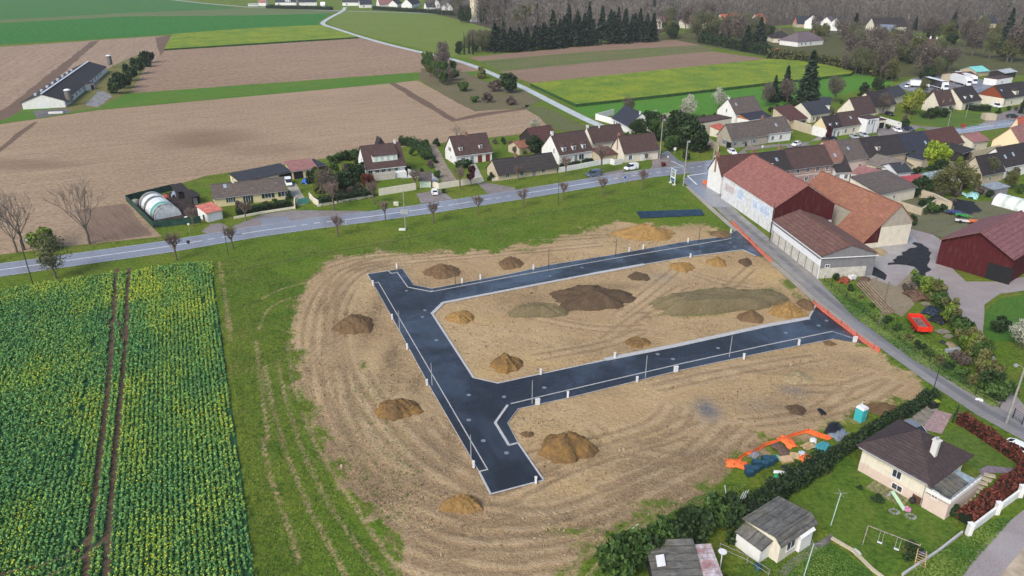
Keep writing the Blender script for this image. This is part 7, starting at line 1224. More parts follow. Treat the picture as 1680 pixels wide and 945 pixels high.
# person far on the pavement
# ======================= TREES =======================
def pick(l): return l[rnd.randrange(len(l))]
for i,(px,py,s,lb) in enumerate([(290,427,1.15,'opposite the fenced garden compound'),(382.5,408,.95,'opposite the salmon-roofed garage'),(555,388,.95,'below the teal gate'),(632.5,362,.95,'left of the transformer pole'),(711,366,1.0,'opposite the white hatchback'),(784,352,.95,'opposite the purple tree'),(858.7,341,.95,'opposite the left end of the long dark house'),(924,328,.9,'opposite the right end of the long dark house'),(989,322,1.0,'opposite the blue-grey van'),(1053.7,311,1.05,'opposite the white van and cream cottage')]):
    tm,cm=T_POLL[i%4]; tree('pollarded_tree','pollarded bare tree, south roadside, '+lb,'tree',px,py,tm,cm,s,group='pollarded trees along the main road')
for i,(px,py,s,lb) in enumerate([(318,372,.9,'at the fenced garden compound corner'),(404,362,.9,'before the yellow bungalow hedge'),(548,345,1.4,'before the dark hedge right of the teal gate'),(613.7,335,1.15,'before the left end of the long cream wall'),(682.5,311,1.1,'beside the tiled gate porch'),(755,309,1.1,'left of the purple tree'),(850,296,.8,'at the long dark-roofed house front'),(928,289,1.1,'before the three-dormer house wall'),(986,285,1.7,'right of the blue-grey van'),(1060,265,.5,'at the cream cottage lawn')]):
    tm,cm=T_POLL[(i+1)%4]; tree('pollarded_tree','pollarded bare tree, north roadside, '+lb,'tree',px,py,tm,cm,s,group='pollarded trees along the main road')
def BT(lb,px,py,s=1.0,k=None,g=None): tm,cm=T_BARE[k if k is not None else rnd.randrange(3)]; tree('bare_tree',lb,'tree',px,py,tm,cm,s,group=g)
BT('tall spreading bare tree standing alone at the ploughed field edge',147,400,1.25,0); BT('thin bare tree at the left edge, nearer the frame side',28,414,1.05,2); BT('thin bare tree at the left edge, beside the yellow-green tree',40,410,1.15,0)
tree('budding_tree','yellow-green leafing tree among bare trees at the left edge','tree',70,412,T_YEL[0][0],T_YEL[0][1],1.5); tree('budding_tree','brownish twiggy tree on the south verge near the left edge','tree',92,456,T_TWIG[1][0],T_TWIG[1][1],.95)
BT('wide bare fruit tree behind the cottage with red shutters',754,238,.75,1)
def TT(nm,lb,px,py,P_,s,g=None,sz=None,k=None): tm,cm=P_[k if k is not None else rnd.randrange(len(P_))]; tree(nm,lb,'tree',px,py,tm,cm,s,group=g,sz=sz)
TT('purple_tree','small dark purple-leaved tree beside the cream wall on the north verge',773,306,T_PURP,1.15)
for lb,px,py,P_,s in (('green tree crowding the garden between teal gate and chalet house, left',528,312,T_OLIVE,.75),('dark tree in the garden left of the chalet house, middle of three',566,316,T_DARK,1.2),('purple-grey twiggy tree over the dark hedge right of the teal gate',540,328,T_TWIG,.85),('dark tree just left of the chalet house wall',583,300,T_DARK,1.1),('tall narrow dark evergreen against the left gable of the chalet house',597,290,T_DARK,.9),
 ('dark round tree beside the slate roof of the walled yard',1066,216,T_DARK,1.5),('broad dark tree behind the concrete pole, left',1072,222,T_GREEN,.9),('wide dark evergreen behind the concrete pole',1112,240,T_DARK,2.3),('dark evergreen right of the wide one near the beige wall',1138,248,T_DARK,2.0),('bright green bush-like tree at the road corner',1102,248,T_GREEN,.9),('dark green rounded tree below the slate-roofed house',1045,225,T_DARK,1.3),
 ('pale blossoming tree behind the slate-roofed yard',1127,196,T_BLOS,1.35),('second pale blossoming tree left of the tall white gable',1180,180,T_BLOS,1.3),('low white blossoming tree right of the dark round tree',1075,202,T_BLOS,.7),('green-brown bare tree above the slate roof',1030,192,T_TWIG,.8),('white blossoming bush behind the old timber barn',878,218,T_BLOS,.8),('bare tree right of the tall white gable',1256,175,T_TWIG,1.0),
 ('dark conical shrub beside the orange-roofed shed',877,250,T_DARK,1.1),('bare olive tree against the tall dark conifer, left',1290,172,T_TWIG,1.15),('bare tree behind the flat pasture edge',1368,168,T_TWIG,1.2),('bare twiggy tree before the long brown roof',1448,190,T_TWIG,.9),('red-brown tree before the cream gable of the black-roofed cottage',1357,234,T_PURP,1.1),
 ('yellow willow hanging over the lawn before the red-dormer house',1492,187,T_WIL,2.0),('bright lime-green willow in the gardens behind the street row',1533,277,T_LIME,1.7),('dark green tree under the lime-green willow',1540,285,T_DARK,.9),('dark shrub-like tree left of the lime-green willow',1494,272,T_DARK,.9),('small yellow shrub-tree by the carport',1572,272,T_YEL,.7),
 ('large dull green bare tree in the back gardens, left of two',1545,325,T_OLIVE,1.15),('large dull green bare tree in the back gardens, right of two',1575,315,T_OLIVE,1.1),('olive tree right of the grey metal canopy',1655,310,T_OLIVE,.7),('dark rounded tree right of the cream store',1508,322,T_DARK,1.1),('brown bare tree before the stone-gabled house',1620,297,T_TWIG,.7),('pinkish blossom tree at the right-edge slatted fence',1672,572,T_BLOS,.8),('dark round bush-tree behind the brown roof, left of pair',1416,151,T_DARK,.9),('dark round bush-tree behind the brown roof, right of pair',1438,148,T_DARK,1.1),('brown hedge-like tree between slate wing and black trailer',1512,154,T_OLIVE,.9),('round dark bush before the red-dormer house, left',1523,195,T_DARK,.85),('round dark bush before the red-dormer house, middle',1533,193,T_DARK,.85),('round dark bush before the red-dormer house, right',1548,193,T_DARK,.75),('dark green shrub by the garages white car',1485,209,T_DARK,.65),('dark tree peeking between rust gable and forecourt',1674,186,T_CON,.35),('dark round shrub on the round lawn gravel',1637,545,T_DARK,.65),('dark evergreen scrub at the field path corner',835,152,T_DARK,1.8)):
    TT('tree',lb,px,py,P_,s)
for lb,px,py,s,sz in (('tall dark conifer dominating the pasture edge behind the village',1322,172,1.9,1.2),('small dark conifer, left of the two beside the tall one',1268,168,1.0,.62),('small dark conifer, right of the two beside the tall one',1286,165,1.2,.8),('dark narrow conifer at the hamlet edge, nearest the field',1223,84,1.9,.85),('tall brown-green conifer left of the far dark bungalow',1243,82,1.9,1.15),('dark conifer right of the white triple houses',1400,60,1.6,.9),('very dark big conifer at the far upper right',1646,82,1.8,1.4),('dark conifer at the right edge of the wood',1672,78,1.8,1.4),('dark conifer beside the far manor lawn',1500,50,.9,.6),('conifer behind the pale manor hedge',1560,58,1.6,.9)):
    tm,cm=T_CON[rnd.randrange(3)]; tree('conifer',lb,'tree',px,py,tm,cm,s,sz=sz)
# dark fir row beyond the strips
FX=[(812,82),(826,83),(838,82),(852,81),(864,80),(878,79),(892,78),(906,76),(918,76),(932,74),(946,73),(958,72),(972,71),(986,70),(1000,69),(1012,68),(1024,68),(1036,67),(1048,66),(1060,66),(1070,65),(818,78),(846,77),(885,74),(925,71),(965,68),(1005,65),(1040,63)]
for i,(px,py) in enumerate(FX):
    tm,cm=T_CON[(i*7)%4]; front=i<21; q=sorted([f[0] for f in (FX[:21] if front else FX[21:])]).index(px)
    tree('fir_tree','dark fir in the %s row beyond the striped field, %s from the left'%('front' if front else 'back',ordn(q)),'tree',px,py+3,tm,cm,rnd.uniform(1.5,2.3),sz=rnd.uniform(.75,1.15)*(1.2 if px>900 else .85),group='dark firs beyond the striped field')
# roadside scrub and mid-distance groves
def grove(lb,pts,kinds,n,s0,s1,grp,cat='tree',nm='bare_tree'):
    W=[g2(p) for p in pts]; xs=[p[0] for p in W]; ys=[p[1] for p in W]; Wn=np.array(W); out=[]
    while len(out)<n:
        q=np.array([[rnd.uniform(min(xs),max(xs)),rnd.uniform(min(ys),max(ys))]])
        if inside(q,Wn)[0]: out.append(q[0])
    out.sort(key=lambda q:q[0]/q[1])
    for i,q in enumerate(out):
        k=pick(kinds); tm,cm=pick(k); s=rnd.uniform(s0,s1); o=empty(nm,lb%ordn(i),cat,(q[0],q[1],0),rnd.uniform(0,6),grp); o.scale=(s,s,s*rnd.uniform(.85,1.15)); partm(tm,'trunk',o); partm(cm,'crown',o)
grove('bare or budding tree in the grove behind the lorry park, %s from the left',[(1380,118),(1440,100),(1600,100),(1610,118),(1470,138)],[T_TWIG,T_OLIVE,T_TWIG,T_DARK],30,1.0,1.8,'grove behind the lorry park')
grove('tree in the belt between the manor and the far bungalows, %s from the left',[(1355,85),(1400,72),(1520,90),(1500,104),(1400,108)],[T_TWIG,T_OLIVE,T_TWIG],18,1.2,1.9,'tree belt before the manor')
grove('tree in the upper right garden belt, %s from the left',[(1570,88),(1590,70),(1680,74),(1700,110),(1620,100)],[T_TWIG,T_OLIVE,T_DARK,T_TWIG],16,1.2,2.0,'upper right garden belt')
grove('tree among the red-roofed far houses, %s from the left',[(1075,62),(1080,50),(1240,54),(1262,60),(1262,86),(1150,68)],[T_TWIG,T_TWIG,T_DARK,T_OLIVE],30,1.2,2.2,'trees among the far red-roofed houses')
grove('tree before the triple white houses, %s from the left',[(1300,60),(1330,52),(1400,62),(1400,72),(1356,72)],[T_TWIG,T_OLIVE],9,1.0,1.7,'trees before the triple white houses')
grove('scrubby tree in the thicket by the field path, %s from the left',[(690,114),(730,108),(775,128),(760,146),(730,142)],[T_TWIG,T_GREEN,T_OLIVE,T_GREEN],18,.8,1.5,'thicket by the field path')
grove('bare scrub tree right of the meadow, %s from the left',[(732,92),(740,86),(800,72),(806,84)],[T_TWIG,T_DARK,T_TWIG],12,.7,1.4,'scrub right of the meadow')
grove('bare tree around the water tower, %s from the left',[(790,22),(800,28),(850,30),(860,44),(793,40)],[T_TWIG],9,1.7,2.3,'bare trees around the water tower')
grove('bare tree between manor and hamlet, %s from the left',[(1490,60),(1560,56),(1640,66),(1600,76),(1560,80)],[T_TWIG,T_OLIVE,T_DARK],12,1.2,1.9,'trees behind the maroon far roof')
BK=[(192,150,4.2),(203,141,4.0),(214,129,4.0),(226,118,4.0),(236,106,3.8),(244,99,3.6)]
for i,(px,py,s) in enumerate(BK): bush('round_bush','big round dark bush in the row behind the poultry barn, %s from the near end'%ordn(i),px,py+4,'d',s,s*1.35,'shrub','dark bushes behind the poultry barn')
bs=[('dark scrub patch',800,168,'t',2.6),('green scrub bush',778,168,'m',2.0),('reddish scrub patch',812,150,'t',3.2),('reddish scrub patch',838,172,'t',2.8),('green scrub bush',760,150,'m',3.2),('green scrub bush',742,132,'m',3.8),('green scrub bush',726,122,'y',2.6),('reddish scrub patch',790,128,'o',3.4),('grey scrub patch',704,116,'t',3.2)]
for i,(lb,px,py,k,s) in enumerate(bs): bush('scrub_bush','%s in the rough ground by the field path, %s of the scattered ones'%(lb,ordn(i)),px,py,k,s,group='scattered scrub by the field path')
for i,t in enumerate(np.linspace(0,1,17)):
    px=np.interp(t,[0,.25,.6,1],[1530,1560,1596,1632]); py=np.interp(t,[0,.25,.6,1],[484,525,585,652]); bush('shrub','yellow-green shrub in the hedge line beside the gravel track, %s from the top'%ordn(i),px+rnd.uniform(-5,5),py+rnd.uniform(-2,5),'yomoyodmo'[i%9],rnd.uniform(1.5,2.1),rnd.uniform(2.0,2.8),group='shrubs along the gravel track')
for lb,px,py,k,s in (('round green shrub by the lone cottage door with red shutters',769,270,'d',1.0),('small round dark shrub on the drive beside the white hatchback',728,317,'d',.7),('round clipped dark shrub on the chalet house path',692,288,'d',1.2),('red-leaved shrub left of the chalet terrace',603,303,'r',1.9),('yellow shrub before the orange-roofed shed',859,253,'y',.9),('red-brown low shrub on the cream cottage lawn',1088,273,'r',.8),('dark tub-shaped shrub near the bungalow garden edge',1496,915,'d',1.1),('dark round shrub at the corner of the swing lawn',1490,908,'o',.8),('dark shrub by the lower corner of the bungalow terrace',1562,846,'d',.8),('red shrub at the foot of the bungalow terrace corner',1541,836,'r',.8),('round shrub on top of the gateway hedge end',1528,655,'d',1.0),('dark shrub against the red barn left corner',1568,425,'d',1.6),('dark shrub before the red barn gable right side',1627,452,'d',1.6),('bramble at the foot of the lane barn gable',1370,460,'d',.9),('round dark bush beside the back lawn wall',1497,368,'d',1.3),('green bush in the yard corner by the stone wall',1526,352,'m',1.5),('dark green bush right of the yard corner bush',1542,350,'d',1.4),('dark green clump in the overgrown edge left of the cabin',1204,880,'d',1.6),('bright green hedge clump above the corrugated shed',1040,930,'m',2.2),('dark green clump left of the corrugated shed',1065,915,'d',2.1),('green clump at the hedge bottom end',1012,945,'m',2.3),('dark clump above the corrugated shed',1110,890,'d',2.2),('dark clump right above the corrugated shed',1145,878,'d',2.1),('green clump in the hedge run near the pipes',1175,862,'m',1.9),('dark clump behind the corrugated shed',1088,902,'m',2.0),('dark clump left of the cabin roof',1190,850,'d',1.9),('blue garden clump replacement',0,0,'d',0)):
    if s: bush('shrub',lb,px,py,k,s,s*1.25)
wrap('bright blue round tarpaulin in the garden right of the yard van',503,300,1.3,1.1,1.3,m_plain('bright_blue_film',(.03,.16,.62),.4,.2,2)); wrap('white garden ornament heap left of the chalet house red shrub',590,306,1.0,.6,.5,UB,'garden ornament'); wrap('rust-red crates heap inside the garden compound',272,325,1.6,1.0,1.0,m_plain('rust_crates',(.42,.12,.07),.7,.3,3),'crates'); wrap('grey-blue drum in the garden compound',288,322,1.0,.9,1.5,m_plain('drum_blue',(.28,.33,.42),.5,.2),'drum'); wrap('cream sacks at the far corner of the garden compound',222,334,1.3,.9,1.2,m_plain('cream_sack',(.5,.46,.33),.8,.2),'sacks'); wrap('small white heap in the garden compound before the polytunnel',308,358,.9,.6,.5,UB,'heap')
sheet('compound_ground',[(286,314),(212,331),(252,372),(328,364),(330,340)],m_plain('compound_soil',(.045,.032,.028),.9,.3,.5),.026,amp=.2)
bush('shrub','yellow shrub inside the garden compound near the road',315,361,'y',.9)
def leaned(a): pass
# bare-tree pair of distant posts on the meadow: poplar columns
for i,(px,py) in enumerate([(762,90),(770,89),(776,90)]): tm,cm=T_CON[1]; tree('narrow_tree','narrow dark columnar tree in the meadow scrub, %s from the left'%ordn(i),'tree',px,py,tm,cm,.25,sz=.75,group='columnar trees in the meadow scrub')
grove('bare tree left of the water tower, %s from the left',[(738,30),(738,26),(764,28),(764,38)],[T_TWIG],5,1.4,2.2,'bare trees left of the water tower')
for i,(px,py) in enumerate([(757,38),(768,38),(791,39)]): tm,cm=T_DARK[0]; tree('ivy_tree','ivy-clad dark tree at the foot of the water tower, %s from the left'%ordn(i),'tree',px,py,tm,cm,1.3,sz=3.0,group='ivy-clad trees at the water tower')
def gshrubs(lb,pts,grp):
    pts=sorted(pts)
    for i,(px,py,k,s) in enumerate(pts): bush('garden_shrub',lb%ordn(i),px,py,k,s,s*rnd.uniform(1.0,1.5),group=grp)
gshrubs('garden shrub between the yellow bungalow and chalet house, %s from the left',[(392,343,'t',1.0),(412,341,'o',.9),(436,338,'m',.8),(452,334,'m',.8),(474,328,'d',.8),(510,300,'d',1.6),(516,290,'m',1.3),(522,318,'o',1.6),(532,302,'m',1.5),(540,298,'o',1.3),(548,316,'t',1.8),(556,300,'m',1.4),(560,322,'o',1.2),(572,322,'t',1.6),(578,308,'o',1.2),(588,316,'t',1.2),(596,316,'d',1.2),(545,268,'m',1.9),(556,264,'m',1.7),(568,264,'d',1.6),(580,262,'m',1.9),(590,268,'d',1.5),(534,282,'d',1.3),(550,284,'m',1.5),(568,282,'t',1.5),(580,284,'m',1.4)],'shrubs between bungalow and chalet')
gshrubs('garden shrub between the chalet house and three-dormer house, %s from the left',[(668,281,'d',1.0),(676,256,'m',1.1),(662,286,'d',.7),(703,262,'m',1.5),(712,268,'d',1.2),(718,292,'m',1.2),(706,276,'t',1.1),(700,244,'d',1.5),(716,240,'d',1.3),(757,274,'m',1.0),(806,296,'d',1.1),(814,292,'d',1.2),(826,294,'d',.9),(834,292,'o',1.0),(846,291,'d',.9),(860,289,'o',.9),(872,287,'t',.9),(886,286,'o',.8),(898,284,'t',.9),(884,252,'d',1.2),(892,256,'t',1.0),(846,252,'t',1.1),(838,240,'t',1.0),(826,236,'d',1.0),(812,236,'t',1.0)],'shrubs between chalet and dormer house')
gshrubs('garden shrub around the walled slate-roofed house and dark trees, %s from the left',[(982,262,'t',1.5),(992,258,'o',1.3),(1000,252,'t',1.1),(1028,230,'m',1.2),(1040,236,'d',1.6),(1052,232,'m',1.8),(1060,228,'d',1.5),(1078,232,'d',1.8),(1090,232,'m',1.7),(1092,215,'o',1.6),(1104,210,'m',1.7),(1115,205,'t',1.6),(1088,200,'t',1.4),(1094,196,'b',1.5),(1130,214,'t',1.7),(1140,204,'d',1.5),(1152,198,'d',1.4),(1120,190,'t',1.6),(1105,192,'y',1.3),(1172,196,'d',1.3),(1150,250,'d',1.2),(1160,246,'t',1.1),(1125,262,'d',1.4),(1095,248,'m',1.5)],'shrubs around the walled house')
gshrubs('shrub in the back gardens south of the street row, %s from the left',[(1398,292,'m',.8),(1430,284,'d',1.0),(1444,282,'d',1.1),(1456,290,'d',1.0),(1500,296,'m',1.2),(1506,286,'d',1.4),(1518,290,'m',1.4),(1524,282,'d',1.3),(1546,292,'m',1.4),(1556,290,'d',1.2),(1532,312,'o',1.5),(1552,312,'t',1.6),(1566,322,'t',1.5),(1584,308,'o',1.6),(1600,306,'o',1.6),(1560,336,'t',1.3),(1606,318,'t',1.5),(1622,324,'d',1.1),(1642,314,'o',1.4),(1662,306,'y',1.3),(1672,318,'m',1.3),(1650,290,'d',1.5),(1632,292,'t',1.6),(1664,290,'t',1.2),(1588,262,'t',1.2),(1600,268,'t',1.2),(1524,345,'m',1.2),(1514,350,'m',1.1),(1484,362,'d',1.1),(1420,402,'d',.8),(1436,398,'d',.7),(1460,392,'d',.9)],'shrubs in the back gardens')
gshrubs('shrub between the village houses north of the street, %s from the left',[(1222,240,'d',.8),(1264,184,'d',1.3),(1275,186,'d',1.6),(1290,178,'m',1.6),(1300,176,'d',1.6),(1316,176,'d',1.8),(1332,172,'o',1.8),(1344,178,'d',1.4),(1364,188,'t',1.3),(1370,198,'d',1.3),(1352,232,'t',1.1),(1380,170,'m',1.2),(1426,196,'o',.9),(1456,212,'d',.9),(1478,208,'d',1.0),(1484,200,'t',1.1),(1512,192,'m',1.0),(1560,184,'m',.9),(1490,172,'o',1.5),(1500,168,'d',1.4),(1520,160,'o',1.5),(1530,158,'t',1.5),(1412,158,'d',1.6),(1426,152,'t',1.5),(1448,148,'d',1.6),(1456,150,'o',1.5),(1462,158,'t',1.4),(1638,186,'d',1.1),(1654,182,'d',1.0),(1666,182,'t',1.0),(1676,176,'o',1.2)],'shrubs between the village houses')
gshrubs('weedy shrub behind the wire fence by the red trailer, %s from the left',[(1395,478,'d',.7),(1412,490,'o',.6),(1430,505,'m',.6),(1455,530,'d',.8),(1470,545,'m',.8),(1490,558,'o',.8),(1508,572,'d',.9),(1524,585,'m',.8),(1540,596,'o',.9),(1556,606,'d',.9),(1578,618,'m',.9),(1595,632,'o',1.0),(1612,640,'m',1.0),(1490,478,'t',1.4),(1505,470,'m',1.5),(1518,474,'y',1.6),(1568,590,'t',1.2),(1580,600,'t',1.2)],'weedy shrubs behind the wire fence')
# ======================= THE WOOD =======================
def wood():
    poly=np.array([g2(p) for p in [(745,30),(800,46),(860,58),(1075,58),(1110,44),(1240,46),(1300,40),(1420,42),(1500,50),(1570,52),(1610,50),(1700,58),(1900,60),(2200,40),(2300,-10),(700,-35),(700,20)]])
    mn,mx=poly.min(0),poly.max(0); P_=nr.uniform(mn,mx,(60000,2)); P_=P_[inside(P_,poly)]
    d=P_[:,1]; keep=nr.uniform(0,1,len(P_))<np.clip(1.6-d/900,.22,1); P_=P_[keep][:6500]
    V=[];T=[];Tr=[]
    n=len(P_); h=nr.uniform(15,24,n); tint=np.clip(nr.normal(.45,.22,n)+.2*np.sin(P_[:,0]*.03)*np.cos(P_[:,1]*.02),0,1)
    k=34; C=np.repeat(np.column_stack([P_,np.zeros(n)]),k,0); hh=np.repeat(h,k); f=nr.uniform(.25,1,len(C)); rad=(np.sin(np.clip(f,0,1)*3.0)*.9+.25)*hh*.17; a=nr.uniform(0,6.283,len(C)); r_=rad*np.sqrt(nr.uniform(0,1,len(C)))
    C[:,0]+=np.cos(a)*r_; C[:,1]+=np.sin(a)*r_; C[:,2]=f*hh
    up=np.column_stack([np.cos(a)*.35,np.sin(a)*.35,np.ones(len(C))]); L=nr.uniform(.9,2.6,len(C))[:,None]; sd_=np.column_stack([nr.normal(0,1,len(C)),nr.normal(0,.5,len(C)),np.zeros(len(C))]); w_=nr.uniform(.12,.42,len(C))[:,None]
    V1=np.stack([C-up*L*.5-sd_*w_,C-up*L*.5+sd_*w_,C+up*L*.5],1).reshape(-1,3); T1=np.repeat(np.clip(np.repeat(tint,k)+nr.normal(0,.16,len(C)),0,1),3)
    b0=np.column_stack([P_,np.zeros(n)]); w0=.22; t0=b0+np.column_stack([np.zeros((n,2)),h*.8]); V2=np.stack([b0-(w0,0,0),b0+(w0,0,0),t0],1).reshape(-1,3); T2=np.repeat(nr.uniform(.0,.6,n),3)
    V=np.vstack([V1,V2]); Q=np.arange(len(V)).reshape(-1,3)
    m=m_leaf('wood_twigs',(.030,.026,.026),(.235,.205,.175)); b=m
    tag(link('bare_wood',npmesh('bare_wood_mesh',V,Q,m,np.concatenate([T1,T2]))),kind='stuff')
    sheet('wood_floor',poly[:,:2].tolist(),m_field('leaf_litter',[(.085,.066,.05),(.07,.058,.042),(.05,.045,.03)],0),.05,world=True)
    ev=P_[nr.choice(n,46,replace=False)]
    return ev
EV=wood(); EV=EV[EV[:,1].argsort()]; EV=EV[(EV[:,1]<900)&(np.abs(EV[:,0])<EV[:,1]*.8)][:30]; EV=EV[(EV[:,0]/EV[:,1]).argsort()]
for i,q in enumerate(EV):
    tm,cm=pick([T_DARK[0],T_CON[0],T_OLIVE[0],T_CON[1]]); s=rnd.uniform(1.0,1.4) if tm in (T_CON[0][0],T_CON[1][0]) else rnd.uniform(2.2,3.4); o=empty('wood_tree','evergreen or budding tree standing out of the bare wood, %s from the left'%ordn(i),'tree',(q[0],q[1],0),rnd.uniform(0,6),'evergreens in the bare wood'); o.scale=(s,s,s); partm(tm,'trunk',o); partm(cm,'crown',o)
# ======================= NEAR RAPESEED CROP =======================
def crop():
    poly=np.array([g2(p) for p in [(-160,500),(0,477),(180,449),(230,444),(300,434),(348,431),(352,470),(360,520),(372,610),(385,700),(400,800),(412,900),(425,1010),(430,1120),(-500,1120),(-500,640)]])
    o=g2((205,470)); e=g2((150,945)); d=(e-o)/np.hypot(*(e-o)); nn=np.array([-d[1],d[0]])
    rows=.60; U=np.arange(-90,60,rows); S=np.arange(-25,125,.27); A,B_=np.meshgrid(U,S); A=A.ravel();B_=B_.ravel()
    A=A+nr.normal(0,1,len(A))*np.where(((o+np.outer(B_,d)+np.outer(A,nn))-g2((205,600)))@np.array([1,0])>0,.055,.14); B_=B_+nr.uniform(-.14,.14,len(B_)); P_=o+np.outer(B_,d)+np.outer(A,nn)
    P_=P_[inside(P_,poly)]; ed,_,_=segdist(P_,poly,True); P_=P_[ed>nr.uniform(0,.9,len(P_))*(nr.uniform(0,1,len(P_))<.7)*(1+np.sin(P_[:,1]*.8))]
    tr=[[(192,440),(190,470),(187,510),(184,560),(180,610),(174,660),(165,740),(158,800),(151,860),(144,910),(140,960),(138,1040)],[(212,440),(210,470),(208,520),(204,590),(199,650),(193,700),(187,770),(181,850),(177,900),(174,960),(172,1040)],
        [(186,545),(176,525),(160,517),(120,519),(60,526),(0,532),(-80,545)],[(200,560),(197,530),(188,520),(170,510),(120,510),(60,516),(0,522)],[(146,880),(130,903),(100,918),(60,930),(20,938),(-60,960)],[(178,870),(165,893),(130,920),(90,940),(50,960)],[(0,693),(50,690),(100,681),(125,678),(130,676)],[(0,704),(60,700),(110,690),(135,686)]]
    keep=np.ones(len(P_),bool)
    for t,wd in zip(tr,(.42,.42,.22,.22,.28,.28,.15,.15)): q,_,_=segdist(P_,np.array(smooth_line([g2(p) for p in t],2))); keep&=q>wd+nr.uniform(-.08,.1,len(P_))
    for (px,py,rx,ry) in ((153,565,.35,2.5),(141,640,.3,3.2),(136,672,.5,1.2),(127,740,.45,3.2),(118,780,.4,1.0),(100,885,.5,.7),(335,495,.4,1.6)):
        c=g2((px,py)); dd=P_-c; a_=dd@d; b_=dd@nn; keep&=((a_/ry)**2+(b_/rx)**2)>1
    P_=P_[keep]; n=len(P_)
    fl=np.sin(P_[:,0]*.31+np.sin(P_[:,1]*.23)*1.6)*.5+np.sin(P_[:,1]*.19+P_[:,0]*.07+1.3)*.5
    fl2=np.sin(P_[:,0]*.9+P_[:,1]*.5)*.3
    right=((P_-g2((200,600)))@nn)*np.sign(((g2((300,600))-g2((200,600)))@nn)); bias=np.where(right>0,.15,-.25)+np.clip((P_[:,1]-118)/25,-0.1,.45)+.45*np.exp(-((P_[:,1]-62)/9)**2)
    k=10; C=np.repeat(np.column_stack([P_,np.zeros(n)]),k,0); hgt=np.repeat(nr.uniform(.42,.8,n),k); f=nr.uniform(.15,1,len(C)); C[:,0]+=nr.normal(0,.095,len(C)); C[:,1]+=nr.normal(0,.12,len(C)); C[:,2]=hgt*f
    low=.18+.5*(np.repeat(fl+fl2+bias,k)*.35+.1)+nr.normal(0,.17,len(C))+.15*(f-.5); t=np.clip(low,0,.9)
    isf=(f>.6)&(nr.uniform(0,1,len(C))<np.clip(.20+.40*np.repeat(fl+bias+fl2,k),.06,.75)); t=np.where(isf,1.0,t)
    sz=np.where(isf,nr.uniform(.05,.10,len(C)),nr.uniform(.08,.17,len(C)))
    V,Q,T=quads(C,sz,t,.35,.9)
    m=m_leaf('rapeseed_leaves',(.070,.225,.085),(.32,.47,.050),(.58,.57,.035)); tag(link('rapeseed_crop',npmesh('rapeseed_crop_mesh',V,Q,m,T)),kind='stuff')
    sheet('crop_soil',poly.tolist(),m_field('crop_lower_leaves',[(.024,.080,.040),(.034,.095,.038),(.015,.045,.024)],0,2,.8,.05,3),.008,world=True)
    m=MB()
    for t,w9 in zip(tr,(.75,.75,.36,.36,.5,.5,.2,.2)): strip_mb(m,np.array(smooth_line([g2(p) for p in t],2)),w9,.018+.003*tr.index(t),.018+.003*tr.index(t),0,True)
    tag(m.build('tramline_soil',m_field('tramline_soil_mat',[(.13,.088,.06),(.10,.07,.045),(.07,.05,.035)],0,2,.3)),kind='structure')
crop()
# tufts of rough grass over the near verge and site edge
def tufts(name,poly,n,s,mat,zs=.12):
    W=np.array([g2(p) for p in poly]); mn,mx=W.min(0),W.max(0); P_=nr.uniform(mn,mx,(int(n*2.5),2)); P_=P_[inside(P_,W)][:n]
    C=np.column_stack([P_,np.full(len(P_),zs*.5)]); t=np.clip(.4+.35*np.sin(P_[:,0]*.5+np.sin(P_[:,1]*.4)*2)+nr.normal(0,.22,len(P_)),0,1)
    V,Q,T=quads(C,s,t,.7,.5); V[:,2]=np.maximum(V[:,2],.0); tag(link(name,npmesh(name,V,Q,mat,T)),kind='stuff')
GL=m_leaf('grass_blades',(.045,.12,.014),(.17,.24,.045))
tufts('rough_grass',[(360,470),(375,560),(400,760),(420,945),(432,1050),(600,1050),(640,950),(560,830),(500,690),(470,560),(500,470),(440,440),(360,440)],38000,.11,GL)
tufts('verge_tufts',[(-40,480),(180,448),(350,425),(560,400),(800,362),(1000,325),(1115,305),(1150,345),(900,380),(700,405),(520,425),(370,450),(0,476)],26000,.14,GL)
tufts('lane_verge_weeds',[(1345,462),(1400,470),(1480,530),(1560,585),(1640,665),(1630,668),(1500,592),(1400,520)],14000,.16,GL,.25)
tufts('garden_weeds',[(1210,925),(1330,900),(1360,895),(1430,945),(1400,1000),(1200,1000)],9000,.09,GL); tufts('corner_weeds',[(1500,930),(1585,880),(1640,850),(1660,852),(1590,930),(1560,980),(1440,980)],12000,.13,GL,.2)
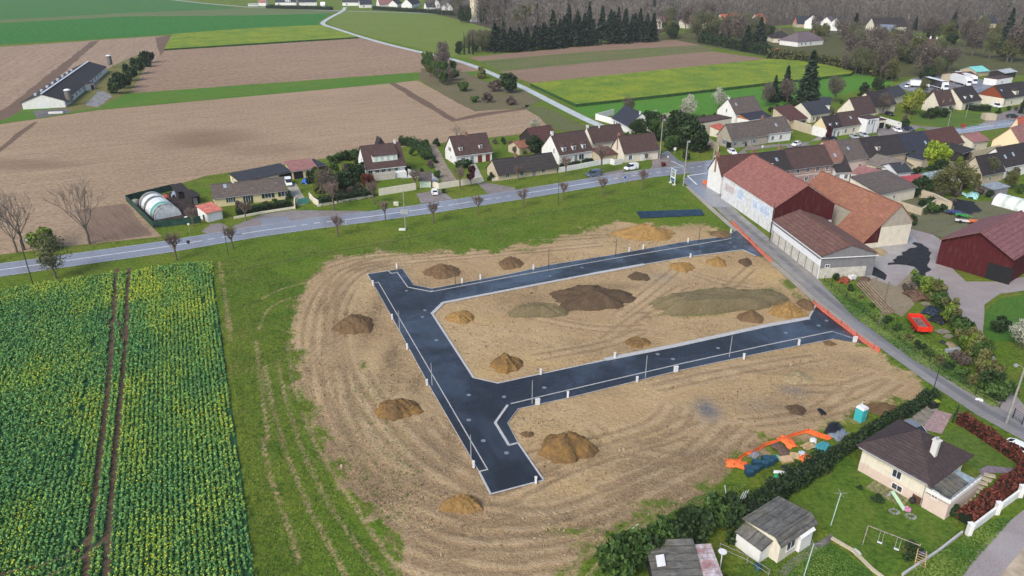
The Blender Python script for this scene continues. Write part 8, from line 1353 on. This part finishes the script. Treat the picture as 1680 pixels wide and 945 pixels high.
tufts('hedge_foot_grass',[(960,945),(1060,868),(1140,815),(1230,790),(1200,840),(1100,900),(1000,960)],9000,.12,GL)

strip('ditch_edge',[(-60,500),(0,489),(180,465),(370,447),(500,421),(600,404),(700,385),(840,358),(1000,331),(1110,313)],.55,.012,.012,m_grass('dry_edge_grass',[(.13,.12,.05),(.09,.11,.03),(.05,.08,.02),(.2,.16,.08)],.9,.8))
def clods(n):
    W=np.array([g2(p) for p in DIRT]); mn,mx=W.min(0),W.max(0); P_=nr.uniform(mn,mx,(n*3,2)); P_=P_[inside(P_,W)]
    Rd=np.array([g2(p) for p in O]); P_=P_[~inside(P_,Rd)]
    f=np.sin(P_[:,0]*.21+np.sin(P_[:,1]*.17)*2.2)+np.sin(P_[:,1]*.31+P_[:,0]*.13); P_=P_[nr.uniform(-1.6,1.8,len(P_))<f][:n]
    C=np.column_stack([P_,nr.uniform(-.05,.03,len(P_))]); s=np.exp(nr.normal(-2.75,.42,len(P_))); V,Q,T=quads(C,s,nr.uniform(0,1,len(P_)),0,1.0)
    tag(link('clods_and_stones',npmesh('clods_mesh',V,Q,m_leaf('clod_soil',(.11,.072,.042),(.42,.32,.20),None,.95),T)),kind='stuff')
clods(42000)
tufts('plot_weeds',[(560,640),(620,620),(700,760),(660,880),(560,780)],900,.13,GL,.1); tufts('plot_weeds',[(1100,486),(1280,470),(1290,500),(1120,524)],2500,.11,GL,.1); tufts('plot_weeds',[(560,430),(1190,372),(1190,366),(900,380),(560,415)],5000,.12,GL,.1)
# ======================= AIR =======================
m=MB(); m.box(-2600,2600,-700,4100,-1.3,75); hz=bpy.data.materials.new('haze_air'); hz.use_nodes=True; t=hz.node_tree; t.nodes.clear(); pv=t.nodes.new('ShaderNodeVolumePrincipled'); om=t.nodes.new('ShaderNodeOutputMaterial'); pv.inputs['Density'].default_value=.00009; pv.inputs['Color'].default_value=(.86,.90,.96,1); t.links.new(pv.outputs[0],om.inputs['Volume'])
tag(m.build('haze',hz),kind='stuff')
